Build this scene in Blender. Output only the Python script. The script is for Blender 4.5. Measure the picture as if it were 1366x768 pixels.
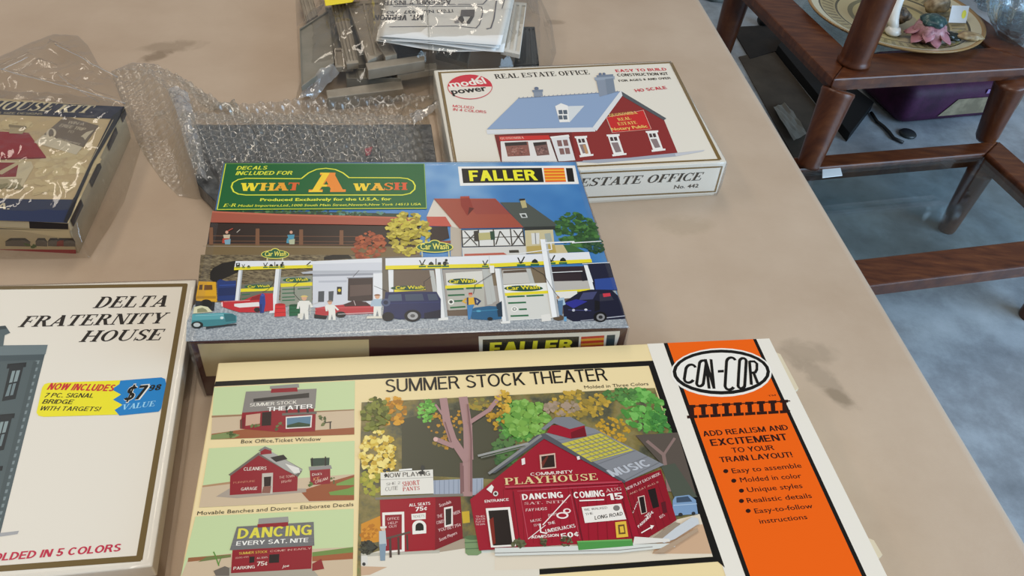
import bpy, bmesh, math, random
from mathutils import Vector, Matrix, noise

for _o in list(bpy.data.objects):
    bpy.data.objects.remove(_o, do_unlink=True)
SC = bpy.context.scene
COL = SC.collection

# ------------------------------------------------------------------ camera, world, light, exposure
cam_data = bpy.data.cameras.new('camera')
cam = bpy.data.objects.new('camera', cam_data); COL.objects.link(cam)
cam_data.sensor_width = 36.0
cam_data.lens = 1056.453 / 1366 * 36.0
cam_data.clip_start = 0.01
RX, UX, FX = Vector((0.99462179, 0.0721357, 0.07432321)), Vector((-0.10357364, 0.69272199, 0.71372876)), Vector((0, 0.7175881, -0.69646775))
m3 = Matrix((RX, UX, -FX)).transposed()
cam.matrix_world = Matrix.Translation((0, 0, 1.24)) @ m3.to_4x4()
SC.camera = cam
SC.view_settings.view_transform = 'Standard'
SC.view_settings.look = 'None'
SC.view_settings.gamma = 1.0
SC.view_settings.use_curve_mapping = False
SC.view_settings.exposure = 0.0
SC.cycles.max_bounces = 12
SC.cycles.transparent_max_bounces = 24
SC.cycles.caustics_reflective = False
SC.cycles.caustics_refractive = False

W = bpy.data.worlds.new('world'); SC.world = W; W.use_nodes = True
W.node_tree.nodes['Background'].inputs[0].default_value = (0.92, 0.95, 1.0, 1)
W.node_tree.nodes['Background'].inputs[1].default_value = 0.22

def area(name, loc, target, sx, sy, watts, col):
    d = bpy.data.lights.new(name, 'AREA'); d.shape = 'RECTANGLE'; d.size = sx; d.size_y = sy; d.energy = watts; d.color = col
    o = bpy.data.objects.new(name, d); COL.objects.link(o); o.location = loc
    o.rotation_euler = (Vector(target) - Vector(loc)).to_track_quat('-Z', 'Y').to_euler()
    return o
# daylight through the open shop door to the right, and three ceiling strip lights
area('door_daylight', (3.2, -0.1, 1.3), (1.2, 0.6, 0.0), 2.6, 2.4, 150, (0.50, 0.74, 1.0))
area('ceiling_strip_light', (-0.6, 2.6, 3.1), (-0.6, 2.6, 0), 0.35, 2.4, 24, (1.0, 0.90, 0.76))
area('ceiling_strip_light', (0.3, -0.9, 3.1), (0.3, -0.9, 0), 0.35, 2.4, 33, (1.0, 0.94, 0.84))
area('ceiling_strip_light', (-2.2, 0.9, 3.1), (-2.2, 0.9, 0), 0.35, 2.4, 24, (1.0, 0.90, 0.76))

# ------------------------------------------------------------------ helpers
def lin(h):
    v = [int(h[i:i+2], 16) / 255 for i in (0, 2, 4)]
    return tuple(c / 12.92 if c <= 0.04045 else ((c + 0.055) / 1.055) ** 2.4 for c in v) + (1,)
MATS = {}
def new_mat(name):
    m = bpy.data.materials.new(name); m.use_nodes = True; MATS[name] = m
    return m, m.node_tree.nodes, m.node_tree.links, m.node_tree.nodes['Principled BSDF']
def plain(name, hexc, rough=0.5, spec=0.5, metal=0.0, coat=0.0):
    if name in MATS: return MATS[name]
    m, n, l, b = new_mat(name)
    b.inputs['Base Color'].default_value = lin(hexc); b.inputs['Roughness'].default_value = rough
    b.inputs['Specular IOR Level'].default_value = spec; b.inputs['Metallic'].default_value = metal; b.inputs['Coat Weight'].default_value = coat
    return m
def noisy(name, cols, scale, rough=0.5, spec=0.4, detail=6, stretch=(1, 1, 1), bump=0.0, bscale=None, nrough=0.6, dist=0.0):
    """noise -> colour ramp; cols = [(pos, hex), ...]"""
    if name in MATS: return MATS[name]
    m, n, l, b = new_mat(name)
    tc = n.new('ShaderNodeTexCoord'); mp = n.new('ShaderNodeMapping'); mp.inputs['Scale'].default_value = stretch
    l.new(tc.outputs['Object'], mp.inputs['Vector'])
    nz = n.new('ShaderNodeTexNoise'); nz.inputs['Scale'].default_value = scale; nz.inputs['Detail'].default_value = detail; nz.inputs['Roughness'].default_value = nrough; nz.inputs['Distortion'].default_value = dist
    l.new(mp.outputs['Vector'], nz.inputs['Vector'])
    r = n.new('ShaderNodeValToRGB'); els = r.color_ramp.elements
    while len(els) < len(cols): els.new(0.5)
    for e, (p, h) in zip(els, cols): e.position = p; e.color = lin(h)
    l.new(nz.outputs['Fac'], r.inputs['Fac']); l.new(r.outputs['Color'], b.inputs['Base Color'])
    b.inputs['Roughness'].default_value = rough; b.inputs['Specular IOR Level'].default_value = spec
    if bump:
        nb = n.new('ShaderNodeTexNoise'); nb.inputs['Scale'].default_value = bscale or scale * 4; nb.inputs['Detail'].default_value = 4
        l.new(mp.outputs['Vector'], nb.inputs['Vector'])
        bp = n.new('ShaderNodeBump'); bp.inputs['Strength'].default_value = bump; bp.inputs['Distance'].default_value = 0.002
        l.new(nb.outputs['Fac'], bp.inputs['Height']); l.new(bp.outputs['Normal'], b.inputs['Normal'])
    return m
def film(name, haze=0.06, gloss=1.0, rough=0.08, bump=0.6, bscale=60, tint='ffffff'):
    """thin clear plastic: straight-through transparency, fresnel gloss, a little haze"""
    if name in MATS: return MATS[name]
    m, n, l, b = new_mat(name); n.remove(b)
    out = n['Material Output']
    tr = n.new('ShaderNodeBsdfTransparent'); tr.inputs[0].default_value = lin(tint)
    gl = n.new('ShaderNodeBsdfGlossy'); gl.inputs['Roughness'].default_value = rough; gl.inputs[0].default_value = (1, 1, 1, 1)
    df = n.new('ShaderNodeBsdfDiffuse'); df.inputs[0].default_value = (0.85, 0.85, 0.85, 1)
    tl = n.new('ShaderNodeBsdfTranslucent'); tl.inputs[0].default_value = (0.85, 0.85, 0.85, 1)
    tc = n.new('ShaderNodeTexCoord'); nz = n.new('ShaderNodeTexNoise'); nz.inputs['Scale'].default_value = bscale; nz.inputs['Detail'].default_value = 3
    l.new(tc.outputs['Object'], nz.inputs['Vector'])
    bp = n.new('ShaderNodeBump'); bp.inputs['Strength'].default_value = bump; bp.inputs['Distance'].default_value = 0.004
    l.new(nz.outputs['Fac'], bp.inputs['Height']); l.new(bp.outputs['Normal'], gl.inputs['Normal'])
    fr = n.new('ShaderNodeLayerWeight'); l.new(bp.outputs['Normal'], fr.inputs['Normal'])
    pw = n.new('ShaderNodeMath'); pw.operation = 'POWER'; pw.inputs[1].default_value = 4.0; l.new(fr.outputs['Facing'], pw.inputs[0])
    mu = n.new('ShaderNodeMath'); mu.operation = 'MULTIPLY_ADD'; mu.inputs[1].default_value = 0.8 * gloss; mu.inputs[2].default_value = 0.04 * gloss; mu.use_clamp = True; l.new(pw.outputs[0], mu.inputs[0])
    a = n.new('ShaderNodeMixShader'); a.inputs[0].default_value = 0.5; l.new(df.outputs[0], a.inputs[1]); l.new(tl.outputs[0], a.inputs[2])
    c = n.new('ShaderNodeMixShader'); c.inputs[0].default_value = haze; l.new(tr.outputs[0], c.inputs[1]); l.new(a.outputs[0], c.inputs[2])
    d = n.new('ShaderNodeMixShader'); l.new(mu.outputs[0], d.inputs[0]); l.new(c.outputs[0], d.inputs[1]); l.new(gl.outputs[0], d.inputs[2])
    l.new(d.outputs[0], out.inputs['Surface'])
    return m
def ink(key):
    if key == 'skyprint': return noisy('printed_sky', [(0.35, '2f6bab'), (0.55, '4c86bd'), (0.72, '8db3d4')], 9, 0.3, 0.3, 3)
    if key == 'forest': return noisy('printed_forest', [(0.3, '3c3c2e'), (0.42, '5c5b46'), (0.52, '7d7040'), (0.6, '8a7c50'), (0.7, '5e7a40')], 60, 0.3, 0.3, 5)
    if key == 'asphalt': return noisy('printed_asphalt', [(0.35, '848c94'), (0.5, '9ca2a8'), (0.65, 'b8bec2')], 700, 0.3, 0.3, 3)
    if key == 'stone': return noisy('printed_stone', [(0.35, '3e3424'), (0.5, '6e6048'), (0.65, '8e8060')], 260, 0.3, 0.3, 4, (1, 3, 1))
    return plain('ink_' + key, key, 0.34, 0.3)

def mesh_obj(name, verts, faces, mats, parent=None, midx=None, smooth=False, loc=None):
    me = bpy.data.meshes.new(name); me.from_pydata([tuple(v) for v in verts], [], faces); me.update()
    for m in (mats if isinstance(mats, (list, tuple)) else [mats]): me.materials.append(m)
    if midx: me.polygons.foreach_set('material_index', midx)
    if smooth: me.polygons.foreach_set('use_smooth', [True] * len(me.polygons))
    o = bpy.data.objects.new(name, me); COL.objects.link(o)
    if parent: o.parent = parent
    if loc is not None: o.location = loc
    return o
def from_bm(name, bm, mats, parent=None, smooth=False, loc=None):
    bmesh.ops.recalc_face_normals(bm, faces=bm.faces)
    me = bpy.data.meshes.new(name); bm.to_mesh(me); bm.free()
    for m in (mats if isinstance(mats, (list, tuple)) else [mats]): me.materials.append(m)
    if smooth: me.polygons.foreach_set('use_smooth', [True] * len(me.polygons))
    o = bpy.data.objects.new(name, me); COL.objects.link(o)
    if parent: o.parent = parent
    if loc is not None: o.location = loc
    return o
def thing(name, loc, label, cat, group=None):
    o = bpy.data.objects.new(name, None); COL.objects.link(o); o.location = loc; o.empty_display_size = 0.02
    return tag(o, label, cat, group)
def tag(o, label, cat, group=None, kind=None):
    o['label'] = label; o['category'] = cat
    if group: o['group'] = group
    if kind: o['kind'] = kind
    return o
def prism(bm, quad, z0, z1, bev=0.0, seg=2, mi=0, bottom_bev=False):
    """extruded polygon (list of xy), optional bevelled edges"""
    vb = [bm.verts.new((p[0], p[1], z0)) for p in quad]; vt = [bm.verts.new((p[0], p[1], z1)) for p in quad]
    n = len(quad); fs = [bm.faces.new(vt), bm.faces.new(vb[::-1])]
    for i in range(n): fs.append(bm.faces.new((vb[i], vb[(i+1) % n], vt[(i+1) % n], vt[i])))
    for f in fs: f.material_index = mi
    if bev:
        es = [e for e in set(e for f in fs for e in f.edges) if bottom_bev or not all(v in vb for v in e.verts)]
        bmesh.ops.bevel(bm, geom=es, offset=bev, segments=seg, profile=0.5, affect='EDGES')
def tube(bm, pts, r, n=8, cap=True):
    """round bar along pts; r number or list"""
    rings = []
    for i, p in enumerate(pts):
        p = Vector(p); a = Vector(pts[max(i-1, 0)]); b = Vector(pts[min(i+1, len(pts)-1)]); d = (b - a).normalized()
        s = d.cross(Vector((0, 0, 1)));  s = s.normalized() if s.length > 1e-4 else Vector((1, 0, 0))
        t = d.cross(s); rr = r[i] if isinstance(r, (list, tuple)) else r
        rings.append([bm.verts.new(p + (s * math.cos(k * 2 * math.pi / n) + t * math.sin(k * 2 * math.pi / n)) * rr) for k in range(n)])
    for A, B in zip(rings, rings[1:]):
        for k in range(n): bm.faces.new((A[k], A[(k+1) % n], B[(k+1) % n], B[k]))
    if cap: bm.faces.new(rings[0][::-1]); bm.faces.new(rings[-1])
def lathe(bm, prof, n=32, c=(0, 0, 0), flute=0.0, nf=0):
    rings = []
    for r, z in prof:
        if r < 1e-6: rings.append([bm.verts.new((c[0], c[1], c[2] + z))]); continue
        rings.append([bm.verts.new((c[0] + r * (1 + flute * math.cos(nf * k * 2 * math.pi / n)) * math.cos(k * 2 * math.pi / n), c[1] + r * (1 + flute * math.cos(nf * k * 2 * math.pi / n)) * math.sin(k * 2 * math.pi / n), c[2] + z)) for k in range(n)])
    for A, B in zip(rings, rings[1:]):
        if len(A) == 1 and len(B) == 1: continue
        for k in range(n):
            k2 = (k + 1) % n
            if len(A) == 1: bm.faces.new((A[0], B[k], B[k2]))
            elif len(B) == 1: bm.faces.new((A[k], A[k2], B[0]))
            else: bm.faces.new((A[k], A[k2], B[k2], B[k]))

# ------------------------------------------------------------------ lettering
def _rect(x0, y0, x1, y1): return [(x0, y0), (x1, y0), (x1, y1), (x0, y1)]
def _dg(x0, y0, x1, y1, t): return [(x0 - t/2, y0), (x0 + t/2, y0), (x1 + t/2, y1), (x1 - t/2, y1)]
def _ring(cx, cy, rx, ry, tx, ty, a0, a1, n=16):
    out = []
    for i in range(n):
        p, q = [math.radians(a0 + (a1 - a0) * k / n) for k in (i, i + 1)]
        out.append([(cx + rx * math.cos(p), cy + ry * math.sin(p)), (cx + rx * math.cos(q), cy + ry * math.sin(q)),
                    (cx + (rx - tx) * math.cos(q), cy + (ry - ty) * math.sin(q)), (cx + (rx - tx) * math.cos(p), cy + (ry - ty) * math.sin(p))])
    return out
def serif_glyph(ch, heavy=False):
    """capital letters with thick stems, thin hairlines and bracketless serifs; returns (advance, polygons)"""
    T, N, S = (0.3, 0.12, 0.13) if heavy else (0.21, 0.08, 0.07)
    stem = lambda x: [_rect(x, 0, x + T, 1)]
    ser = lambda x0, x1, y: [_rect(x0, y, x1, y + S)]
    two = lambda x: ser(x - .09, x + T + .09, 0) + ser(x - .09, x + T + .09, 1 - S)
    L = {
     'A': (.95, [_dg(.16, 0, .5, 1, .2 if heavy else .1), _dg(.8, 0, .47, 1, .32 if heavy else .24), _rect(.25, .27, .75, .38 if heavy else .35)] + ser(.0, .38 if heavy else .32, 0) + ser(.58, 1.0, 0) + (ser(.26, .68, 1 - S) if heavy else [])),
     'C': (.88, _ring(.46, .5, .42, .5, .2, .07, 50, 310, 22) + [_rect(.72, .66, .8, 1), _rect(.72, .0, .8, .3)]),
     'D': (.95, stem(.12) + two(.12) + _ring(.42, .5, .46, .5, .21, .07, -90, 90, 16) + [_rect(.3, 0, .44, S), _rect(.3, 1 - S, .44, 1)]),
     'E': (.86, stem(.12) + two(.12) + [_rect(.2, 0, .8, S), _rect(.2, 1 - S, .74, 1), _rect(.3, .47, .58, .54), _rect(.52, .37, .58, .64), _rect(.73, 0, .8, .28), _rect(.68, .74, .74, 1)]),
     'F': (.8, stem(.12) + two(.12) + [_rect(.2, 1 - S, .74, 1), _rect(.3, .47, .58, .54), _rect(.52, .37, .58, .64), _rect(.68, .72, .74, 1)]),
     'G': (.95, _ring(.46, .5, .42, .5, .2, .07, 50, 300, 22) + [_rect(.72, .66, .8, 1), _rect(.66, .04, .86, .42)] + ser(.56, .94, .4)),
     'H': (1.08, stem(.12) + stem(.74) + two(.12) + two(.74) + [_rect(.3, .46, .76, .54)]),
     'I': (.45, stem(.12) + two(.12)),
     'K': (1.0, stem(.12) + two(.12) + [_dg(.34, .42, .78, 1, .1), _dg(.82, 0, .46, .56, .22)] + ser(.62, .98, 0) + ser(.64, .94, 1 - S)),
     'L': (.82, stem(.12) + two(.12) + [_rect(.2, 0, .76, S), _rect(.69, 0, .76, .32)]),
     'M': (1.22, [_rect(.14, 0, .22, 1), _rect(.86, 0, .86 + T, 1), _dg(.56, 0, .24, 1, .2), _dg(.58, 0, .88, 1, .09)] + ser(.04, .34, 0) + ser(.78, 1.16, 0) + ser(.04, .28, 1 - S) + ser(.88, 1.16, 1 - S)),
     'N': (1.04, [_rect(.14, 0, .22, 1), _rect(.8, 0, .88, 1), _dg(.82, 0, .22, 1, .24)] + ser(.04, .34, 0) + ser(.66, 1.0, 1 - S) + ser(.02, .26, 1 - S)),
     'O': (.98, _ring(.48, .5, .44, .5, .21, .07, 0, 360, 28)),
     'P': (.86, stem(.12) + two(.12) + _ring(.42, .74, .38, .26, .2, .07, -90, 90, 12) + [_rect(.3, .48, .44, .55), _rect(.3, 1 - S, .44, 1)]),
     'R': (.98, stem(.12) + two(.12) + _ring(.42, .75, .36, .25, .2, .07, -90, 90, 12) + [_rect(.3, .5, .44, .57), _rect(.3, 1 - S, .44, 1), _dg(.8, 0, .5, .54, .22)] + ser(.68, .98, 0)),
     'S': (.78, _ring(.39, .74, .3, .26, .17, .07, 20, 230, 14) + _ring(.39, .27, .32, .27, .18, .07, -150, 60, 14) + [_dg(.58, .38, .2, .64, .24), _rect(.62, .7, .68, 1), _rect(.07, 0, .13, .3)]),
     'T': (.9, [_rect(.345, 0, .345 + T, 1), _rect(.05, 1 - S, .85, 1), _rect(.05, .7, .11, 1), _rect(.79, .7, .85, 1)] + ser(.24, .66, 0)),
     'U': (1.02, [_rect(.12, .32, .12 + T, 1), _rect(.78, .32, .86, 1)] + ser(.02, .44, 1 - S) + ser(.68, .98, 1 - S) + _ring(.49, .34, .37, .34, .2, .08, 180, 270, 8) + _ring(.49, .34, .37, .34, .08, .08, 270, 360, 8)),
     'V': (1.0, [_dg(.5, 0, .2, 1, .23), _dg(.5, 0, .82, 1, .09)] + ser(.02, .42, 1 - S) + ser(.66, .98, 1 - S)),
     'W': (1.4, [_dg(.42, 0, .18, 1, T), _dg(.44, 0, .68, 1, N), _dg(.94, 0, .7, 1, T), _dg(.96, 0, 1.2, 1, N)] + ser(.0, .38, 1 - S) + ser(.5, .86, 1 - S) + ser(1.06, 1.36, 1 - S)),
     'Y': (.98, [_rect(.39, 0, .39 + T, .48), _dg(.48, .42, .2, 1, .22), _dg(.52, .42, .8, 1, .09)] + ser(.27, .72, 0) + ser(.02, .4, 1 - S) + ser(.64, .96, 1 - S)),
     'B': (.9, stem(.12) + two(.12) + _ring(.42, .76, .34, .24, .19, .07, -90, 90, 10) + _ring(.42, .27, .4, .27, .2, .07, -90, 90, 10) + [_rect(.3, .48, .44, .55), _rect(.3, 1 - S, .44, 1), _rect(.3, 0, .44, S)]),
     'Q': (.98, _ring(.48, .5, .44, .5, .21, .07, 0, 360, 28) + [_dg(.82, -.16, .5, .2, .2)]),
     '-': (.45, [_rect(.06, .4, .4, .5)]), ' ': (.42, []), '.': (.35, [_rect(.08, 0, .26, .17)]),
    }
    L['U'] = (1.02, L['U'][1]); L['hl'] = (1.0, [_dg(.16, 0, .45, 1, .2), _rect(.25, .27, .5, .38), _rect(.0, 0, .38, S), _rect(.26, 1 - S, .44, 1)])
    return L.get(ch, L['-'])
def sans_glyph(ch, t):
    """grotesque capitals and figures drawn with strokes of thickness t (cap height 1); returns (advance, polygons) or None"""
    h = t * .86; g = .07                     # horizontals a little lighter; side bearing
    V = lambda x, y0=0, y1=1: [_rect(x, y0, x + t, y1)]
    Hh = lambda x0, x1, y: [_rect(x0, y, x1, y + h)]
    ring = lambda cx, cy, rx, ry, a0, a1, n=18: _ring(cx, cy, rx, ry, t, h, a0, a1, n)
    D = lambda x0, y0, x1, y1, k=1.12: [_dg(x0, y0, x1, y1, t * k)]
    w = .68
    def bowl(x0, x1, y0, y1):                # D-shaped half loop with flat top and bottom
        r = (y1 - y0) / 2; xm = max(x1 - r, x0 + .01)
        return [_rect(x0, y0, xm + .005, y0 + h), _rect(x0, y1 - h, xm + .005, y1)] + _ring(xm, (y0 + y1) / 2, x1 - xm, r, t, h, -90, 90, 12)
    if ch == 'A': return (.76 + g, [_dg(t * .6, 0, .38, 1, t * 1.12), _dg(.76 - t * .6, 0, .38, 1, t * 1.12)] + Hh(.2, .56, .26))
    if ch == 'B': return (w + g, V(0) + bowl(t * .5, .62, .5 - h / 2, 1) + bowl(t * .5, .66, 0, .5 + h / 2))
    if ch == 'C': return (.76 + g, ring(.38, .5, .38, .5, 42, 318, 26))
    if ch == 'D': return (.72 + g, V(0) + bowl(t * .5, .72, 0, 1))
    if ch == 'E': return (.62 + g, V(0) + Hh(t * .5, .6, 0) + Hh(t * .5, .6, 1 - h) + Hh(t * .5, .55, .5 - h / 2))
    if ch == 'F': return (.58 + g, V(0) + Hh(t * .5, .57, 1 - h) + Hh(t * .5, .5, .48 - h / 2))
    if ch == 'G': return (.8 + g, ring(.39, .5, .39, .5, 42, 345, 26) + [_rect(.74 - t, 0, .74, .5), _rect(.42, .5 - h, .74, .5)])
    if ch == 'H': return (.72 + g, V(0) + V(.72 - t) + Hh(t * .5, .72 - t * .5, .5 - h / 2))
    if ch == 'I': return (t + g, V(0))
    if ch == 'J': return (.54 + g, V(.52 - t, .3) + ring(.26, .3, .26, .3, 180, 360, 12))
    if ch == 'K': return (.72 + g, V(0) + [_dg(t * .9, .34, .6, 1, t * 1.3), _dg(.66, 0, .27, .6, t * 1.2)])
    if ch == 'L': return (.56 + g, V(0) + Hh(t * .5, .55, 0))
    if ch == 'M': return (.86 + g, V(0) + V(.86 - t) + [_dg(.43, 0, t * .55, 1, t * 1.1), _dg(.43, 0, .86 - t * .55, 1, t * 1.1)])
    if ch == 'N': return (.72 + g, V(0) + V(.72 - t) + [_dg(.72 - t * .6, 0, t * .6, 1, t * 1.2)])
    if ch in 'O0': return ((.8 if ch == 'O' else .58) + g, ring(.4, .5, .4, .5, 0, 360, 30) if ch == 'O' else ring(.28, .5, .28, .5, 0, 360, 26))
    if ch == 'P': return (.64 + g, V(0) + bowl(t * .5, .64, .43, 1))
    if ch == 'Q': return (.8 + g, ring(.4, .5, .4, .5, 0, 360, 30) + [_dg(.74, -.02, .5, .26, t * 1.1)])
    if ch == 'R': return (.7 + g, V(0) + bowl(t * .5, .64, .45, 1) + [_dg(.64, 0, .42, .5, t * 1.1)])
    if ch == 'S': return (.66 + g, _ring(.33, .735, .3, .265, t, h, 25, 250, 16) + _ring(.33, .265, .33, .265, t, h, -155, 70, 16) + [[(.08, .58), (.13, .58 + t * .5), (.6, .44), (.53, .44 - t * .6)]])
    if ch == 'T': return (.64 + g, [_rect(.32 - t / 2, 0, .32 + t / 2, 1)] + Hh(0, .64, 1 - h))
    if ch == 'U': return (.7 + g, V(0, .3) + V(.7 - t, .3) + ring(.35, .32, .35, .32, 180, 360, 14))
    if ch == 'V': return (.7 + g, [_dg(.35, 0, t * .55, 1, t * 1.12), _dg(.35, 0, .7 - t * .55, 1, t * 1.12)])
    if ch == 'W': return (1.0 + g, [_dg(.26, 0, t * .55, 1, t * 1.1), _dg(.26, 0, .5, 1, t), _dg(.74, 0, .5, 1, t), _dg(.74, 0, 1 - t * .55, 1, t * 1.1)])
    if ch == 'X': return (.7 + g, [_dg(t * .6, 0, .7 - t * .6, 1, t * 1.2), _dg(.7 - t * .6, 0, t * .6, 1, t * 1.2)])
    if ch == 'Y': return (.7 + g, [_rect(.35 - t / 2, 0, .35 + t / 2, .45), _dg(.35, .36, t * .55, 1, t * 1.15), _dg(.35, .36, .7 - t * .55, 1, t * 1.15)])
    if ch == 'Z': return (.64 + g, Hh(0, .62, 0) + Hh(0, .62, 1 - h) + [_dg(t * .7, 0, .62 - t * .7, 1, t * 1.2)])
    if ch == '1': return (.42 + g, V(.22) + [[(.22, 1), (.3, .86), (0, .66), (0, .8)]])
    if ch == '2': return (.58 + g, _ring(.28, .72, .28, .28, t, h, -35, 170, 14) + Hh(0, .57, 0) + [_dg(t * .7, h * .5, .46, .56, t * 1.2)])
    if ch == '3': return (.58 + g, _ring(.28, .74, .26, .26, t, h, -90, 160, 14) + _ring(.28, .27, .29, .27, t, h, -160, 90, 14))
    if ch == '4': return (.6 + g, V(.6 - t - .1) + Hh(0, .62, .22) + [_dg(t * .5, .24, .5 - t * .4, 1, t * .9)])
    if ch == '5': return (.58 + g, Hh(.06, .54, 1 - h) + [_rect(.04, .44, .04 + t * .9, 1)] + _ring(.27, .31, .3, .31, t, h, -160, 140, 16))
    if ch == '6': return (.58 + g, _ring(.28, .31, .29, .31, t, h, 0, 360, 20) + _ring(.34, .5, .35, .5, t, h, 60, 185, 12))
    if ch == '7': return (.56 + g, Hh(0, .56, 1 - h) + [_dg(.17, 0, .5, 1 - h * .5, t * 1.1)])
    if ch == '8': return (.58 + g, _ring(.28, .74, .26, .26, t, h, 0, 360, 18) + _ring(.28, .28, .29, .28, t, h, 0, 360, 18))
    if ch == '9': return (.58 + g, _ring(.28, .69, .29, .31, t, h, 0, 360, 20) + _ring(.22, .5, .35, .5, t, h, -120, 5, 12))
    if ch == '$': return (.66 + g, sans_glyph('S', t)[1] + [_rect(.33 - t * .3, -.12, .33 + t * .3, 1.12)])
    if ch == chr(162): return (.5 + g, _ring(.25, .4, .25, .34, t * .8, h * .8, 40, 320, 16) + [_rect(.22, -.06, .3, .86)])
    if ch == '.': return (t + g, [_rect(0, 0, t * 1.1, t * 1.1)])
    if ch == ',': return (t + g, [[(0, t), (t, t), (t * .5, -t * .8), (0, -t * .8)]])
    if ch == '!': return (t + g, [_rect(0, .3, t, 1), _rect(0, 0, t, t)])
    if ch == '-': return (.36 + g, Hh(.02, .32, .36))
    if ch == "'": return (t + g, [_rect(0, .7, t * .8, 1)])
    if ch == ' ': return (.34, [])
    return None
SANS = {}
def sans_shape(st):
    """the built-in typeface as flat triangles, scaled to capital height 1; returns (verts, faces, x0, x1)"""
    key = st
    if key in SANS: return SANS[key]
    def grab(s):
        cu = bpy.data.curves.new('lettering', 'FONT'); cu.body = s; cu.size = 1; cu.resolution_u = 2; cu.fill_mode = 'BOTH'
        o = bpy.data.objects.new('lettering', cu); COL.objects.link(o)
        dg = bpy.context.evaluated_depsgraph_get(); e = o.evaluated_get(dg); me = e.to_mesh()
        v = [(p.co.x, p.co.y) for p in me.vertices]; f = [tuple(p.vertices) for p in me.polygons]
        e.to_mesh_clear(); bpy.data.objects.remove(o); bpy.data.curves.remove(cu); return v, f
    if 'cap' not in SANS:
        v, f = grab('H'); SANS['cap'] = max(p[1] for p in v)
    cap = SANS['cap']; v, f = grab(st); v = [(x / cap, y / cap) for x, y in v]
    xs = [p[0] for p in v] or [0, 1]
    SANS[key] = (v, f, min(xs), max(xs)); return SANS[key]

class Surface:
    """flat printed face of a box: origin, unit x (along the lettering), unit y (down the page)"""
    def __init__(s, O, X, Y): s.O, s.X, s.Y = Vector(O), Vector(X).normalized(), Vector(Y).normalized(); s.N = s.X.cross(-s.Y)
    def at(s, x, y, lift=0.0): return s.O + s.X * (x / 1000) + s.Y * (y / 1000) + s.N * lift

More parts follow.
